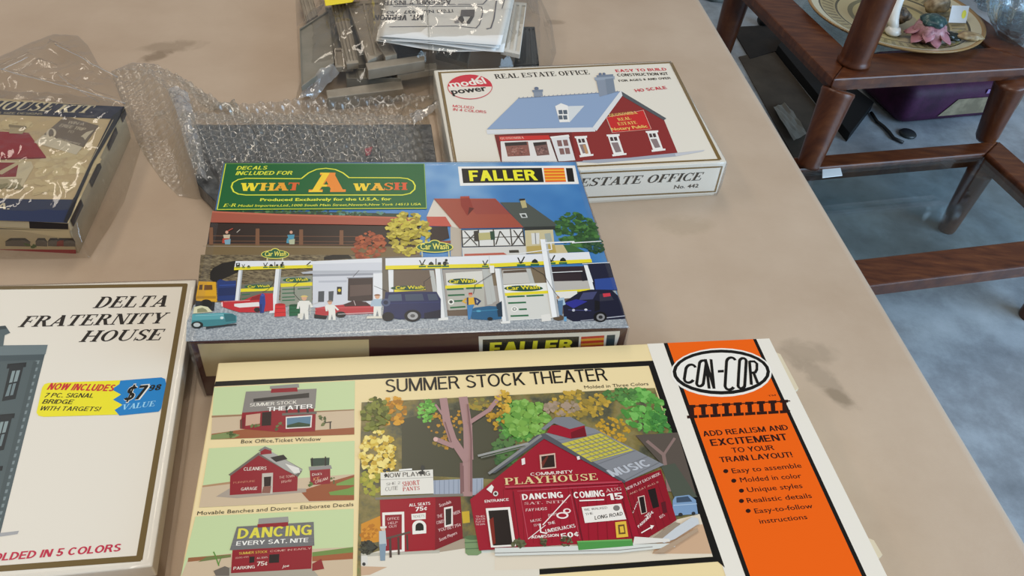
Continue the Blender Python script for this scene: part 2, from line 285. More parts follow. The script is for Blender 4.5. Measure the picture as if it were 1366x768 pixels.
def print_on(surf, items, root_loc, parents, clip=None, step=0.00003, base=0.00012):
    """lay the printed shapes on a face, stacked in order; one mesh per named part"""
    placed = []; parts = {}
    def put(part, matkey, polys=None, tri=None):
        pts = [p for q in polys for p in q] if polys else tri[0]
        if clip:
            if polys: polys = [[(min(max(x, clip[0]), clip[2]), min(max(y, clip[1]), clip[3])) for x, y in q] for q in polys]
            pts = [p for q in polys for p in q] if polys else pts
        if not pts: return
        xs = [p[0] for p in pts]; ys = [p[1] for p in pts]; bb = (min(xs), min(ys), max(xs), max(ys))
        lay = 0
        for b, ly in placed:
            if b[0] < bb[2] and b[2] > bb[0] and b[1] < bb[3] and b[3] > bb[1]: lay = max(lay, ly + 1)
        placed.append((bb, lay))
        d = parts.setdefault(part, dict(v=[], f=[], mi=[], mats=[]))
        m = ink(matkey)
        if m not in d['mats']: d['mats'].append(m)
        k = d['mats'].index(m); z = base + step * lay
        if polys:
            for j, q in enumerate(polys):
                i = len(d['v']); d['v'] += [surf.at(x, y, z + (j % 5) * .000004) - root_loc for x, y in q]; d['f'].append(tuple(range(i, i + len(q)))); d['mi'].append(k)
        else:
            i = len(d['v']); nc = tri[2]; d['v'] += [surf.at(x, y, z + (j // nc) * .000004) - root_loc for j, (x, y) in enumerate(tri[0])]
            for f in tri[1]: d['f'].append(tuple(j + i for j in f)); d['mi'].append(k)
    for it in items:
        kind, part = it[0], it[1]
        if kind == 'p':
            c = it[3]; put(part, it[2], [[(c[i], c[i+1]) for i in range(0, len(c), 2)]])
        elif kind == 'l':
            w = it[3] / 2; c = it[4]; P = [Vector((c[i], c[i+1])) for i in range(0, len(c), 2)]; qs = []
            for j, (a, b) in enumerate(zip(P, P[1:])):
                d = (b - a)
                if d.length < 1e-6: continue
                d.normalize(); n = Vector((-d.y, d.x)) * w; e = d * w * .6; a2 = a - e if j else a; b2 = b + e if j < len(P) - 2 else b
                qs.append([tuple(a2 + n), tuple(b2 + n), tuple(b2 - n), tuple(a2 - n)])
            put(part, it[2], qs)
        elif kind == 'e':
            cx, cy, ax, ay, bx, by, a0, a1 = it[3]; n = 28 if max(abs(ax), abs(by)) > 4 else 14
            put(part, it[2], [[(cx + ax * math.cos(t) + bx * math.sin(t), cy + ay * math.cos(t) + by * math.sin(t)) for t in [math.radians(a0 + (a1 - a0) * k / n) for k in range(n + (a1 - a0 < 360))]]])
        elif kind == 'b':
            cx, cy, rx, ry = it[3]; rnd = random.Random(it[6]); groups = {}
            for j in range(int(it[4] * (2.0 if it[4] > 12 else 1))):
                t = rnd.uniform(0, 6.283); q = math.sqrt(rnd.random()); x, y = cx + rx * q * math.cos(t), cy + ry * q * math.sin(t)
                r = it[5] * (.78 if it[4] > 12 else 1) * rnd.uniform(.4, 1.1); ph = rnd.uniform(0, 6)
                put(part, it[2][rnd.randrange(len(it[2]))], [[(x + r * (1 + .13 * math.sin(3 * a + ph) + .10 * math.sin(5 * a + 2 * ph)) * math.cos(a), y + r * (1 + .13 * math.sin(3 * a + ph) + .10 * math.sin(5 * a + 2 * ph)) * math.sin(a)) for a in [k * 6.2832 / 13 for k in range(13)]]])
        elif kind == 't':
            _, _, mk, st, x, y, ang, L, H, font, sh, bold = it
            ca, sa = math.cos(ang), math.sin(ang)
            if font in ('h', 'hl', 'x') and not any(ch.islower() for ch in st):
                adv = 0; polys = []
                for ch in st:
                    w, ps = serif_glyph('hl' if font == 'hl' else ch, font == 'x'); polys += [[(px + adv, py) for px, py in q] for q in ps]; adv += w
                k = L / adv
                fx = lambda px, py: (x + (px * k + sh * py * H) * ca - py * H * sa, y - ((px * k + sh * py * H) * sa + py * H * ca))
                put(part, mk, [[fx(*p) for p in q] for q in polys])
            elif font == 's' and len(st) and all(sans_glyph(ch, .1) for ch in st):
                tk = .105 + bold * 1.25; adv = 0; polys = []
                for ch in st:
                    w, ps = sans_glyph(ch, tk); polys += [[(px + adv, py) for px, py in q] for q in ps]; adv += w
                k = L / max(adv - .07, .05)
                fx = lambda px, py: (x + (px * k + sh * py * H) * ca - py * H * sa, y - ((px * k + sh * py * H) * sa + py * H * ca))
                put(part, mk, [[fx(*p) for p in q] for q in polys])
            else:
                v, f, x0, x1 = sans_shape(st); k = L / max(x1 - x0, 1e-6); bo = bold if font == 's' else .05; bo *= .75
                fx = lambda px, py: (x + ((px - x0) * k + sh * py * H) * ca - py * H * sa, y - (((px - x0) * k + sh * py * H) * sa + py * H * ca))
                pts = []; fcs = []
                e = bo * min(1.0, H / k)          # heavier weights: the letter repeated a hair to each side
                for dx, dy in (((0, 0),) if bo < .005 else ((-e, 0), (e, 0), (0, bo * .6), (0, -bo * .6), (-e * .7, bo * .5), (e * .7, -bo * .5))):
                    i0 = len(pts); pts += [fx(px + dx, py + dy) for px, py in v]; fcs += [tuple(i + i0 for i in q) for q in f]
                put(part, mk, tri=(pts, fcs, max(len(v), 1)))
    out = {}
    for part, d in parts.items():
        out[part] = mesh_obj(part.split('#')[0], d['v'], d['f'], d['mats'], parents[part] if part in parents else parents[None], d['mi'])
    return out

# ------------------------------------------------------------------ printed artwork (millimetres on each box face)
ART = {}
ART['C'] = [
 ('p','border_print','e8e2d6',[320.2,0.1,420.8,0.0,426.9,288.2,323.5,277.7]),
 ('p','border_print','14120f',[0.6,17.6,320.6,17.4,323.5,179.6,323.6,184.0,317.8,176.4,316.1,22.2,0.2,22.0]),
 ('p','border_print','14120f',[318.1,176.5,323.4,179.8,172.8,178.0,2.0,176.7,2.0,171.4,173.1,174.7]),
 ('p','picture_panel','c3d3a0',[-0.0,22.9,97.4,22.9,97.8,69.5,4.3,66.9]),
 ('p','picture_panel','cbb598',[2.5,47.2,97.4,48.3,97.8,69.5,4.3,66.9]),
 ('p','picture_panel','9c7a5a',[2.2,47.4,97.4,48.3,97.4,49.3,2.4,49.0]),
 ('p','picture_panel','9a5836',[4.2,62.4,26.0,60.0,67.7,64.2,97.7,63.8,97.8,69.5,4.3,66.9]),
 ('p','picture_panel','7e8d58',[4.2,63.3,14.6,61.6,22.7,64.6,19.1,66.8,4.3,66.9]),
 ('p','picture_panel','8e1a26',[22.0,45.3,70.0,44.1,70.5,65.1,51.0,64.7,22.1,59.5]),
 ('p','picture_panel','86807a',[22.5,28.1,70.9,28.6,70.7,46.0,49.4,45.3,22.0,46.3]),
 ('p','picture_panel','3a3632',[28.3,34.8,65.9,32.0,66.1,36.3,28.6,37.5]),
 ('p','picture_panel','8e1a26',[39.7,26.6,57.2,25.5,57.9,30.4,39.5,30.3]),
 ('p','picture_panel','8d8b86',[38.5,24.3,58.1,23.4,58.7,26.7,38.7,26.8]),
 ('p','picture_panel','8e1a26',[48.8,49.6,71.3,49.6,71.7,65.2,51.0,64.7]),
 ('p','picture_panel','6d665e',[48.7,48.6,71.9,48.6,72.0,50.7,48.9,50.6]),
 ('p','picture_panel','e6e0d8',[51.4,51.8,69.0,51.5,69.0,61.8,52.1,61.8]),
 ('p','picture_panel','5b7f94',[52.2,52.9,68.3,52.5,68.1,61.0,52.8,60.9]),
 ('p','picture_panel','33482f',[52.7,58.9,60.3,56.9,68.2,59.0,68.1,61.0,52.8,60.9]),
 ('p','picture_panel','2a1815',[35.3,46.9,41.5,46.6,42.1,58.2,36.0,58.2]),
 ('p','picture_panel','c9a48c',[24.8,48.5,34.2,47.6,34.7,56.2,25.4,57.5]),
 ('p','picture_panel','741420',[21.3,52.3,24.1,50.0,25.2,59.5,22.1,59.2]),
 ('p','picture_panel','2d2a28',[50.3,42.8,51.7,42.6,52.5,48.3,51.1,48.2]),
 ('p','picture_panel','2d2a28',[58.4,43.3,59.8,43.2,60.6,48.9,59.2,48.8]),
 ('p','picture_panel','2d2a28',[64.5,43.7,65.9,43.6,66.7,49.3,65.2,49.2]),
 ('t','picture_panel','e8e2d6','SUMMER STOCK',26.4,41.5,0.0157,31.4,2.88,'s',0,0.03),
 ('t','picture_panel','f4f0ea','THEATER',38.5,46.4,0.0249,30.6,3.63,'s',0,0.04),
 ('b','picture_panel',['4f5a36','6d7446'],[75.3,56.5,2.8,4.0],10,1.21,1),
 ('b','picture_panel',['4f5a36','6d7446'],[47.6,59.5,2.4,3.0],8,1.19,2),
 ('b','picture_panel',['5a6a3a','48582e'],[16.8,64.2,3.1,2.5],8,1.17,3),
 ('b','picture_panel',['5a6a3a','6e7a46'],[31.7,57.9,2.4,2.0],6,0.99,33),
 ('l','picture_panel','3a322c',0.81,[77.4,58.6,82.4,58.0]),
 ('l','picture_panel','3a322c',0.81,[81.4,57.9,81.6,63.9]),
 ('l','picture_panel','5d4638',0.8,[22.2,52.3,23.0,59.3]),
 ('p','picture_panel','c3d3a0',[4.1,73.8,98.1,74.6,98.5,119.5,4.4,117.2]),
 ('p','picture_panel','cbb598',[4.1,101.7,69.8,101.1,98.1,100.5,98.5,119.5]),
 ('p','picture_panel','cbb598',[4.1,101.7,98.1,100.5,98.5,119.5,4.4,117.2]),
 ('p','picture_panel','b08a66',[4.1,101.7,21.2,100.2,21.4,101.8,4.2,103.0]),
 ('p','picture_panel','96522f',[64.7,110.4,83.2,105.0,98.3,101.0,98.5,119.5,70.7,118.1]),
 ('p','picture_panel','6f9446',[82.6,112.6,94.7,110.9,98.3,109.5,98.4,116.0,83.6,114.9]),
 ('p','picture_panel','789a4e',[87.1,106.8,98.2,102.8,98.3,108.6,87.1,108.2]),
 ('p','picture_panel','a89a8c',[13.4,110.4,20.9,105.2,68.4,108.9,68.5,111.5,26.4,112.5]),
 ('p','picture_panel','8e1a26',[20.1,94.2,36.3,80.8,62.5,98.7,62.9,110.2,21.7,110.0]),
 ('p','picture_panel','6b645c',[19.1,95.0,36.2,79.4,43.8,79.0,65.2,94.4,64.6,96.6,62.6,100.1,36.4,81.7,20.3,96.0]),
 ('p','picture_panel','a9a6a0',[36.2,79.9,43.8,79.0,65.3,94.9,61.1,98.2,54.2,94.1]),
 ('p','picture_panel','2f2a28',[43.9,83.9,52.3,82.4,55.1,85.9,48.0,87.7]),
 ('p','picture_panel','e0dcd4',[53.8,89.3,62.7,93.3,63.9,97.0,60.1,97.2]),
 ('p','picture_panel','8e1a26',[37.1,76.6,43.8,76.9,44.7,81.0,37.5,81.4]),
 ('p','picture_panel','7d7a76',[36.0,78.0,39.8,75.0,44.9,77.9,43.4,78.5,40.0,76.9,37.3,79.0]),
 ('p','picture_panel','c2b8ac',[40.0,95.7,46.8,95.7,47.8,111.2,41.1,110.7]),
 ('p','picture_panel','2c1d1a',[41.4,98.5,45.9,98.4,46.2,105.4,42.1,105.5]),
 ('p','picture_panel','8a5a4c',[41.7,105.5,46.5,105.5,46.3,110.6,41.1,110.2]),
 ('t','picture_panel','e8e2d6','CLEANERS',28.1,92.8,-0.0282,14.3,2.49,'s',0,0.03),
 ('t','picture_panel','e8e2d6','GARAGE',28.1,107.3,-0.0126,9.9,2.18,'s',0,0.02),
 ('t','picture_panel','c98a6c','FURNITURE',22.9,101.9,0.0222,13.3,1.33,'s',0.0,0.0),
 ('t','picture_panel','d8b4a4','THE TOWN',51.0,100.5,0.0663,9.4,1.8,'s',0.0,0.0),
 ('t','picture_panel','d8b4a4','Works',52.2,104.1,0.1603,6.5,2.0,'s',0.3,0.0),
 ('p','picture_panel','8e1a26',[69.8,95.2,82.8,95.3,83.3,106.5,70.9,106.7]),
 ('p','picture_panel','8f8c88',[68.9,92.9,83.1,92.6,84.0,95.4,69.5,95.7]),
 ('p','picture_panel','33463a',[69.7,86.5,82.1,86.7,82.0,92.5,70.5,92.6]),
 ('l','picture_panel','28221e',0.78,[70.9,86.1,71.2,92.6]),
 ('l','picture_panel','28221e',0.78,[79.4,85.8,79.7,92.8]),
 ('t','picture_panel','e8e2d6',"Dick's",71.6,99.9,0.072,6.1,1.81,'s',0.0,0.0),
 ('t','picture_panel','f0b070','ICE',72.6,103.5,0.159,3.8,2.0,'s',0.2,0.0),
 ('t','picture_panel','f4e0d0','CREAM',73.8,105.8,0.3096,8.2,1.94,'s',0.2,0.0),
 ('b','picture_panel',['5a7a3a','48622e'],[70.4,105.5,1.9,2.2],8,0.95,4),
 ('b','picture_panel',['5a6a3a','48582e'],[84.7,104.4,1.5,2.7],6,0.95,5),
 ('p','picture_panel','c3d3a0',[3.2,123.3,98.4,125.6,98.7,171.8,0.6,163.2]),
 ('p','picture_panel','cbb598',[3.3,150.9,32.4,149.2,98.5,151.4,98.7,171.8,0.6,163.2]),
 ('p','picture_panel','96623e',[3.2,150.2,27.3,150.0,27.6,151.9,3.3,152.8]),
 ('p','picture_panel','6f8a46',[74.5,152.8,98.5,151.4,98.6,154.9,74.6,155.9]),
 ('p','picture_panel','a05c38',[74.6,155.5,98.6,154.9,98.5,159.1,74.8,158.6]),
 ('p','picture_panel','6f7a46',[13.7,150.5,27.4,150.3,27.6,151.9,9.1,153.3]),
 ('p','picture_panel','a8a090',[18.9,163.0,27.5,158.2,75.0,163.1,80.5,170.2,19.1,164.8]),
 ('p','picture_panel','8e1a26',[27.9,147.5,74.2,147.8,74.5,163.2,28.8,162.0]),
 ('p','picture_panel','6e6d6d',[28.7,132.3,74.3,132.8,75.5,148.6,26.3,147.4]),
 ('l','picture_panel','7d7c7c',0.27,[28.3,134.6,74.6,135.2]),
 ('l','picture_panel','7d7c7c',0.27,[27.9,137.2,74.7,137.9]),
 ('l','picture_panel','7d7c7c',0.27,[27.5,139.7,74.9,140.5]),
 ('l','picture_panel','7d7c7c',0.26,[27.1,142.2,75.0,143.1]),
 ('l','picture_panel','7d7c7c',0.26,[26.7,144.7,75.1,145.7]),
 ('p','picture_panel','97948e',[41.0,127.8,58.6,127.8,59.3,131.8,41.0,131.5]),
 ('p','picture_panel','8e1a26',[40.7,131.7,58.9,131.7,59.1,134.6,40.9,133.9]),
 ('t','picture_panel','dfd34a','DANCING',29.7,140.5,-0.0208,44.2,6.82,'s',0,0.07),
 ('t','picture_panel','f2efe8','EVERY SAT. NITE',29.6,144.8,-0.0286,42.2,2.75,'s',0,0.04),
 ('p','picture_panel','201414',[38.3,152.6,41.2,152.7,41.3,156.4,38.5,156.6]),
 ('p','picture_panel','201414',[49.6,152.2,55.4,152.3,55.6,157.7,49.8,157.6]),
 ('t','picture_panel','d8b84a','SUMMER STOCK',31.9,150.7,-0.0147,16.3,1.54,'s',0,0.03),
 ('t','picture_panel','e8e2d6','75¢',43.0,158.8,0.0046,6.2,2.65,'s',0,0.04),
 ('t','picture_panel','e8e2d6','PARKING',29.9,160.1,0.0042,12.2,1.88,'s',0,0.03),
 ('t','picture_panel','d8b4a4','COME IN EARLY',49.9,150.7,-0.0039,23.8,1.16,'s',0.0,0.0),
 ('t','picture_panel','d8b4a4','DOORS OPEN',30.3,153.2,0.0171,7.4,0.96,'s',0.0,0.0),
 ('t','picture_panel','e8e2d6','ALL SEATS',42.6,154.3,0.006,6.2,0.96,'s',0.0,0.0),
 ('t','picture_panel','e8e2d6','Joe',57.7,161.2,0.112,3.8,1.51,'s',0.3,0.03),
 ('p','picture_panel','6b6258',[18.7,159.7,24.8,157.3,27.5,158.6,28.1,163.5,20.5,162.8]),
 ('l','picture_panel','5a8a3a',0.69,[21.4,156.8,18.4,150.0,17.1,147.6]),
 ('l','picture_panel','5a8a3a',0.52,[21.0,156.2,22.0,151.4]),
 ('p','picture_panel','8e2a2a',[74.9,160.1,80.0,157.5,82.0,163.9,75.1,164.6]),
 ('t','caption_lettering','14120f','Box Office,Ticket Window',24.0,71.4,-0.0301,51.7,2.89,'s',0.0,0.0),
 ('t','caption_lettering#2','14120f','Movable Benches and Doors – Elaborate Decals',3.9,122.4,-0.0141,94.3,2.52,'s',0.0,0.0),
 ('p','picture_panel','forest',[102.3,42.7,315.3,43.5,318.1,176.5,200.2,175.2,101.0,174.0]),
 ('p','picture_panel','4f4d3c',[129.8,59.1,156.3,53.4,210.1,51.9,202.4,113.2,128.8,103.2]),
 ('b','picture_panel',['c98a2c','d69c34','a87426'],[124.0,52.5,9.0,12.5],30,2.61,1),
 ('b','picture_panel',['6e7430','82863a','585c26'],[112.0,54.1,9.6,14.9],50,2.59,2),
 ('b','picture_panel',['9a9a3c','b0a63e'],[110.1,106.1,6.7,10.8],24,2.42,24),
 ('b','picture_panel',['d8b84a','e4cc66','c4a038','eeda84'],[113.9,86.4,11.9,18.7],80,2.49,3),
 ('b','picture_panel',['6fae4a','7fc257','5c9a3c'],[147.2,52.8,6.9,9.6],36,2.03,4),
 ('b','picture_panel',['b08030','8c7434','c08c30'],[161.4,68.6,14.0,17.0],26,2.0,5),
 ('b','picture_panel',['8a8440','a48c3a'],[183.2,50.1,10.3,5.6],20,2.06,55),
 ('b','picture_panel',['5f9c46','78b45a','4a8438'],[208.2,66.9,13.5,17.4],70,3.06,6),
 ('b','picture_panel',['3a5c38','44683c'],[197.0,92.5,7.9,9.2],26,2.56,66),
 ('b','picture_panel',['a8822c','c0942e'],[196.6,61.2,8.2,12.5],26,2.05,67),
 ('p','picture_panel','9fa8b8',[148.9,109.1,181.6,109.8,180.4,122.2,148.3,121.0]),
 ('l','picture_panel','7c8698',0.38,[150.0,109.1,149.5,119.8]),
 ('l','picture_panel','7c8698',0.38,[153.0,109.3,152.4,120.0]),
 ('l','picture_panel','7c8698',0.38,[156.1,109.4,155.4,120.3]),
 ('l','picture_panel','7c8698',0.38,[159.1,109.5,158.4,120.5]),
 ('l','picture_panel','7c8698',0.38,[162.1,109.6,161.3,120.7]),
 ('l','picture_panel','7c8698',0.38,[165.1,109.8,164.3,121.0]),
 ('l','picture_panel','7c8698',0.38,[168.2,109.9,167.3,121.2]),
 ('l','picture_panel','7c8698',0.38,[171.2,110.0,170.3,121.4]),
 ('l','picture_panel','7c8698',0.38,[174.3,110.1,173.2,121.7]),
 ('l','picture_panel','7c8698',0.38,[177.3,110.3,176.2,121.9]),
 ('l','picture_panel','7c8698',0.38,[180.4,110.4,179.2,122.1]),
 ('l','picture_panel','83605f',7.84,[169.4,122.4,171.1,97.4]),
 ('l','picture_panel','a98583',6.35,[170.2,122.5,172.6,93.0]),
 ('l','picture_panel','a98583',5.42,[172.0,96.4,163.7,78.4,160.7,63.7,159.4,42.9]),
 ('l','picture_panel','a98583',6.21,[173.2,95.3,174.8,67.1,173.5,42.7]),
 ('l','picture_panel','a98583',3.23,[175.7,65.9,191.0,55.7,200.1,44.0]),
 ('l','picture_panel','a98583',3.53,[164.3,84.3,152.5,77.6]),
 ('e','picture_panel','d8b0a8',[152.12,77.54,1.57,0.11,-0.1,1.89,0.0,360.0]),
 ('l','picture_panel','83605f',1.13,[172.7,119.5,176.2,79.3,176.2,49.6]),
 ('l','picture_panel','83605f',0.98,[162.6,80.7,159.3,63.6]),
 ('l','picture_panel','83605f',0.94,[167.8,119.1,169.0,99.5]),
 ('l','picture_panel','a98583',1.62,[158.1,57.3,153.5,48.1]),
 ('p','picture_panel','d08c28',[103.0,136.5,115.5,131.5,115.4,149.2,103.2,150.1]),
 ('b','picture_panel',['d89430','b87420'],[108.4,142.8,5.3,5.4],18,1.77,7),
 ('p','picture_panel','caa832',[165.6,133.1,170.4,132.9,170.1,141.0,165.7,141.2]),
 ('p','picture_panel','ded6c6',[103.3,157.6,115.3,154.9,168.2,154.6,210.8,160.7,208.2,183.2,103.5,175.7]),
 ('p','picture_panel','a89884',[145.1,154.6,165.8,151.5,168.0,157.8,146.6,159.4]),
 ('p','picture_panel','c9a88a',[103.3,164.1,118.7,165.9,108.5,169.9,103.4,170.0]),
 ('p','picture_panel','b8b4a6',[103.2,155.8,150.2,157.9,150.1,159.7,103.3,158.0]),
 ('p','picture_panel','cfd4cc',[175.0,159.2,210.7,161.5,210.4,163.7,174.7,161.8]),
 ('p','picture_panel','2a2622',[103.2,148.2,108.4,148.2,113.6,152.9,108.4,157.1,103.2,155.8]),
 ('b','picture_panel',['4a4a3a','3a3a2e'],[106.3,152.6,3.8,4.5],16,1.39,8),
 ('p','picture_panel','9b1626',[114.6,120.6,149.7,121.5,147.4,157.6,115.3,156.8]),
 ('p','picture_panel','7e1220',[149.7,121.5,165.7,122.4,164.9,151.4,147.4,157.6]),
 ('p','picture_panel','807a70',[111.5,118.9,149.5,119.4,167.7,120.4,167.6,122.1,149.4,121.5,111.9,120.6]),
 ('p','picture_panel','e4e0d6',[115.1,101.0,149.1,101.2,148.7,119.1,115.2,117.8]),
 ('l','picture_panel','b0aca4',0.37,[115.1,106.5,149.0,107.1]),
 ('b','picture_panel',['40403c'],[119.1,100.7,1.9,3.1],6,1.32,118),
 ('b','picture_panel',['40403c'],[142.1,100.8,1.9,3.1],6,1.33,240),
 ('p','picture_panel','ecebe6',[127.0,99.1,135.5,99.0,135.5,100.4,127.0,100.4]),
 ('t','picture_panel','3c3a38','NOW PLAYING',117.9,105.2,-0.0167,29.3,3.28,'s',0,0.01),
 ('t','picture_panel','b83030','SHORT',128.9,112.5,0.0543,11.4,3.43,'h',0,0.05),
 ('t','picture_panel','b83030','PANTS',129.0,115.9,0.0173,11.1,2.76,'h',0,0.05),
 ('t','picture_panel','6a6662','CUTIE',118.0,115.0,0.0523,8.1,2.75,'s',0.1,0.0),
 ('t','picture_panel','6a6662','SHE 2',118.6,111.0,0.0638,9.1,1.92,'s',0.1,0.0),
 ('t','picture_panel','f2ece6','ALL SEATS',132.8,127.0,0.028,13.4,2.06,'s',0,0.05),
 ('t','picture_panel','f2ece6','75¢',136.5,130.6,0.0526,7.7,2.85,'s',0.1,0.07),
 ('p','picture_panel','ece6de',[116.0,129.8,129.6,130.2,129.2,157.0,116.2,156.9]),
 ('p','picture_panel','8e1424',[117.6,131.7,128.1,132.0,127.5,155.6,117.8,155.7]),
 ('t','picture_panel','eac8c4','OFFICE',119.0,135.4,-0.0018,7.5,1.8,'s',0.0,0.0),
 ('t','picture_panel','eac8c4','HELP',119.7,138.3,0.0222,5.7,1.59,'s',0.0,0.0),
 ('t','picture_panel','eac8c4','OUT',120.0,140.7,0.0362,5.0,1.57,'s',0.0,0.0),
 ('p','picture_panel','e8e4dc',[134.0,132.2,143.0,132.1,142.8,136.4,134.1,136.3]),
 ('t','picture_panel','7a6a66','TICKETS',134.9,135.1,0.03,7.3,1.61,'s',0.0,0.0),
 ('e','picture_panel','ece8e0',[138.6,141.01,4.29,0.35,-0.16,4.14,0.0,360.0]),
 ('p','picture_panel','ece8e0',[134.3,140.7,142.9,141.0,142.7,146.1,134.3,146.2]),
 ('e','picture_panel','1c1814',[138.76,141.42,2.5,0.21,-0.11,2.76,0.0,360.0]),
 ('p','picture_panel','1c1814',[136.3,141.2,141.3,141.4,141.2,144.0,136.2,144.0]),
 ('p','picture_panel','e8e0d8',[154.6,129.4,160.2,128.8,159.4,142.3,154.1,143.1]),
 ('p','picture_panel','2c2420',[155.5,130.7,159.2,130.2,158.4,141.1,155.0,141.8]),
 ('t','picture_panel','e6c8c6','Scandals',151.9,128.8,0.2962,7.9,2.13,'s',0.15,0.02),
 ('t','picture_panel','e6c8c6','THE',150.0,136.4,0.1614,3.4,2.17,'s',0.15,0.02),
 ('t','picture_panel','e6c8c6','COMEDY',149.4,140.7,0.2055,5.6,2.12,'s',0.15,0.02),
 ('t','picture_panel','e6c8c6','WEEK',160.3,135.2,0.2742,4.7,2.11,'s',0.15,0.02),
 ('t','picture_panel','e6c8c6','75¢',160.4,144.0,0.2978,4.3,2.03,'s',0.15,0.02),
 ('t','picture_panel','e6c8c6','YOU BET',150.2,145.9,0.1949,10.0,2.1,'s',0.15,0.02),
 ('t','picture_panel','e6c8c6','Scott Players',150.6,152.2,0.3591,11.8,1.95,'s',0.15,0.02),
 ('b','picture_panel',['3e4038'],[108.7,151.5,3.1,2.7],10,1.4,9),
 ('l','picture_panel','53585a',2.46,[116.1,147.4,116.3,161.7]),
 ('p','picture_panel','b9c2c4',[114.0,142.3,117.9,142.1,118.5,152.3,114.0,152.5]),
 ('p','picture_panel','7f94a4',[114.1,151.0,118.2,151.0,117.4,161.8,114.6,161.6]),
 ('e','picture_panel','d8b8a0',[116.49,140.77,1.42,0.12,-0.01,1.77,0.0,360.0]),
 ('p','picture_panel','e0dcd2',[114.7,139.4,118.6,139.4,118.6,140.6,114.7,140.6]),
 ('l','picture_panel','5c4a42',1.41,[118.5,147.6,133.1,144.5]),
 ('l','picture_panel','4a3a34',1.41,[120.6,147.7,120.8,160.2]),
 ('l','picture_panel','4a3a34',1.24,[125.6,147.4,125.7,158.8]),
 ('l','picture_panel','4a3a34',1.07,[130.9,146.3,131.0,156.2]),
 ('p','picture_panel','7b9468',[166.0,150.7,175.8,150.8,175.4,161.9,172.8,163.2,167.2,162.7,165.6,161.1]),
 ('e','picture_panel','56704a',[170.84,151.34,4.83,0.4,-0.14,1.55,0.0,360.0]),
 ('l','picture_panel','5a7250',0.71,[165.7,154.4,175.8,154.7]),
 ('l','picture_panel','5a7250',0.71,[165.8,158.4,175.4,158.8]),
 ('p','picture_panel','d8d4cc',[103.3,157.6,107.0,157.6,107.4,163.5,103.3,163.5]),
 ('e','picture_panel','3a3a3a',[105.03,162.94,1.02,0.09,0.01,1.1,0.0,360.0]),
 ('b','picture_panel',['7aa848','8ab85a','689a40'],[217.7,66.0,14.9,16.9],70,3.57,11),
 ('b','picture_panel',['b0923a','c4a040','98823a'],[256.0,55.1,22.4,12.6],60,2.86,12),
 ('b','picture_panel',['a8927e','98866e'],[242.3,56.6,12.2,6.5],20,2.84,14),
 ('b','picture_panel',['5ea048','78b85c','4c8c3c'],[301.9,63.1,15.4,19.0],90,3.29,13),
 ('b','picture_panel',['4c7840','5c8c48'],[288.7,48.3,12.5,5.7],30,2.5,130),
 ('b','picture_panel',['c89a30','b8902c'],[275.8,78.4,12.0,10.8],30,2.0,15),
 ('b','picture_panel',['567a44'],[200.0,89.2,9.5,11.3],26,2.67,16),
 ('b','picture_panel',['c8a03a','d8b044'],[201.8,49.0,6.0,10.0],16,2.21,18),
 ('b','picture_panel',['4a8a40','3f7a3a'],[311.1,76.1,6.1,14.8],24,2.64,17),
 ('p','picture_panel','5a5048',[290.6,84.2,321.3,84.0,320.1,133.1,304.0,110.3]),
 ('l','picture_panel','8a726c',2.65,[302.7,129.7,306.4,101.5,297.5,89.4]),
 ('l','picture_panel','8a726c',1.77,[306.4,101.5,318.0,88.5]),
 ('p','picture_panel','4e5448',[302.1,110.2,312.4,108.7,320.4,135.2,304.8,136.1]),
 ('p','picture_panel','ded2be',[236.4,160.1,275.4,163.0,300.9,150.0,318.4,147.0,318.2,176.4,206.0,174.9,182.3,173.4,183.8,159.1]),
 ('p','picture_panel','cba888',[292.1,155.2,318.4,154.4,318.1,174.5,280.5,171.3]),
 ('p','picture_panel','7b99bc',[303.2,136.4,305.5,133.7,315.2,133.2,318.7,137.2,317.2,147.3,301.7,147.2,301.1,144.0]),
 ('p','picture_panel','3e4f64',[306.2,134.5,314.2,134.1,316.0,138.2,305.3,138.2]),
 ('l','picture_panel','a8c0d8',0.56,[302.5,140.0,318.6,140.1]),
 ('e','picture_panel','2e3034',[305.58,146.76,1.48,0.12,-0.33,1.18,0.0,360.0]),
 ('e','picture_panel','2e3034',[314.31,146.66,1.3,0.1,-0.35,1.18,0.0,360.0]),
 ('p','picture_panel','9c142a',[171.5,125.3,227.6,81.4,273.5,120.5,275.3,163.5,230.3,161.2,174.0,160.4]),
 ('p','picture_panel','8c1424',[274.2,120.5,301.4,112.8,301.9,150.5,275.3,163.4]),
 ('l','picture_panel','7c101c',0.29,[193.6,119.5,190.6,157.2]),
 ('l','picture_panel','7c101c',0.29,[199.8,118.6,196.4,157.6]),
 ('l','picture_panel','7c101c',0.29,[206.0,117.7,202.1,158.0]),
 ('l','picture_panel','7c101c',0.3,[212.3,116.8,207.8,158.4]),
 ('l','picture_panel','7c101c',0.3,[218.6,115.9,213.6,158.8]),
 ('l','picture_panel','7c101c',0.3,[224.9,115.4,219.3,159.3]),
 ('l','picture_panel','7c101c',0.3,[230.8,117.3,225.1,159.7]),
 ('l','picture_panel','7c101c',0.3,[236.7,119.1,230.9,160.1]),
 ('l','picture_panel','7c101c',0.3,[242.6,120.9,236.7,160.5]),
 ('l','picture_panel','7c101c',0.3,[248.4,122.8,242.5,160.9]),
 ('l','picture_panel','7c101c',0.3,[254.3,124.6,248.3,161.3]),
 ('l','picture_panel','7c101c',0.3,[260.2,126.5,254.2,161.7]),
 ('l','picture_panel','7c101c',0.3,[266.0,128.3,260.0,162.1]),
 ('l','picture_panel','7c101c',0.3,[271.8,130.1,265.9,162.6]),
 ('l','picture_panel','701020',0.3,[277.5,121.4,278.2,161.7]),
 ('l','picture_panel','701020',0.3,[282.1,119.8,283.1,159.3]),
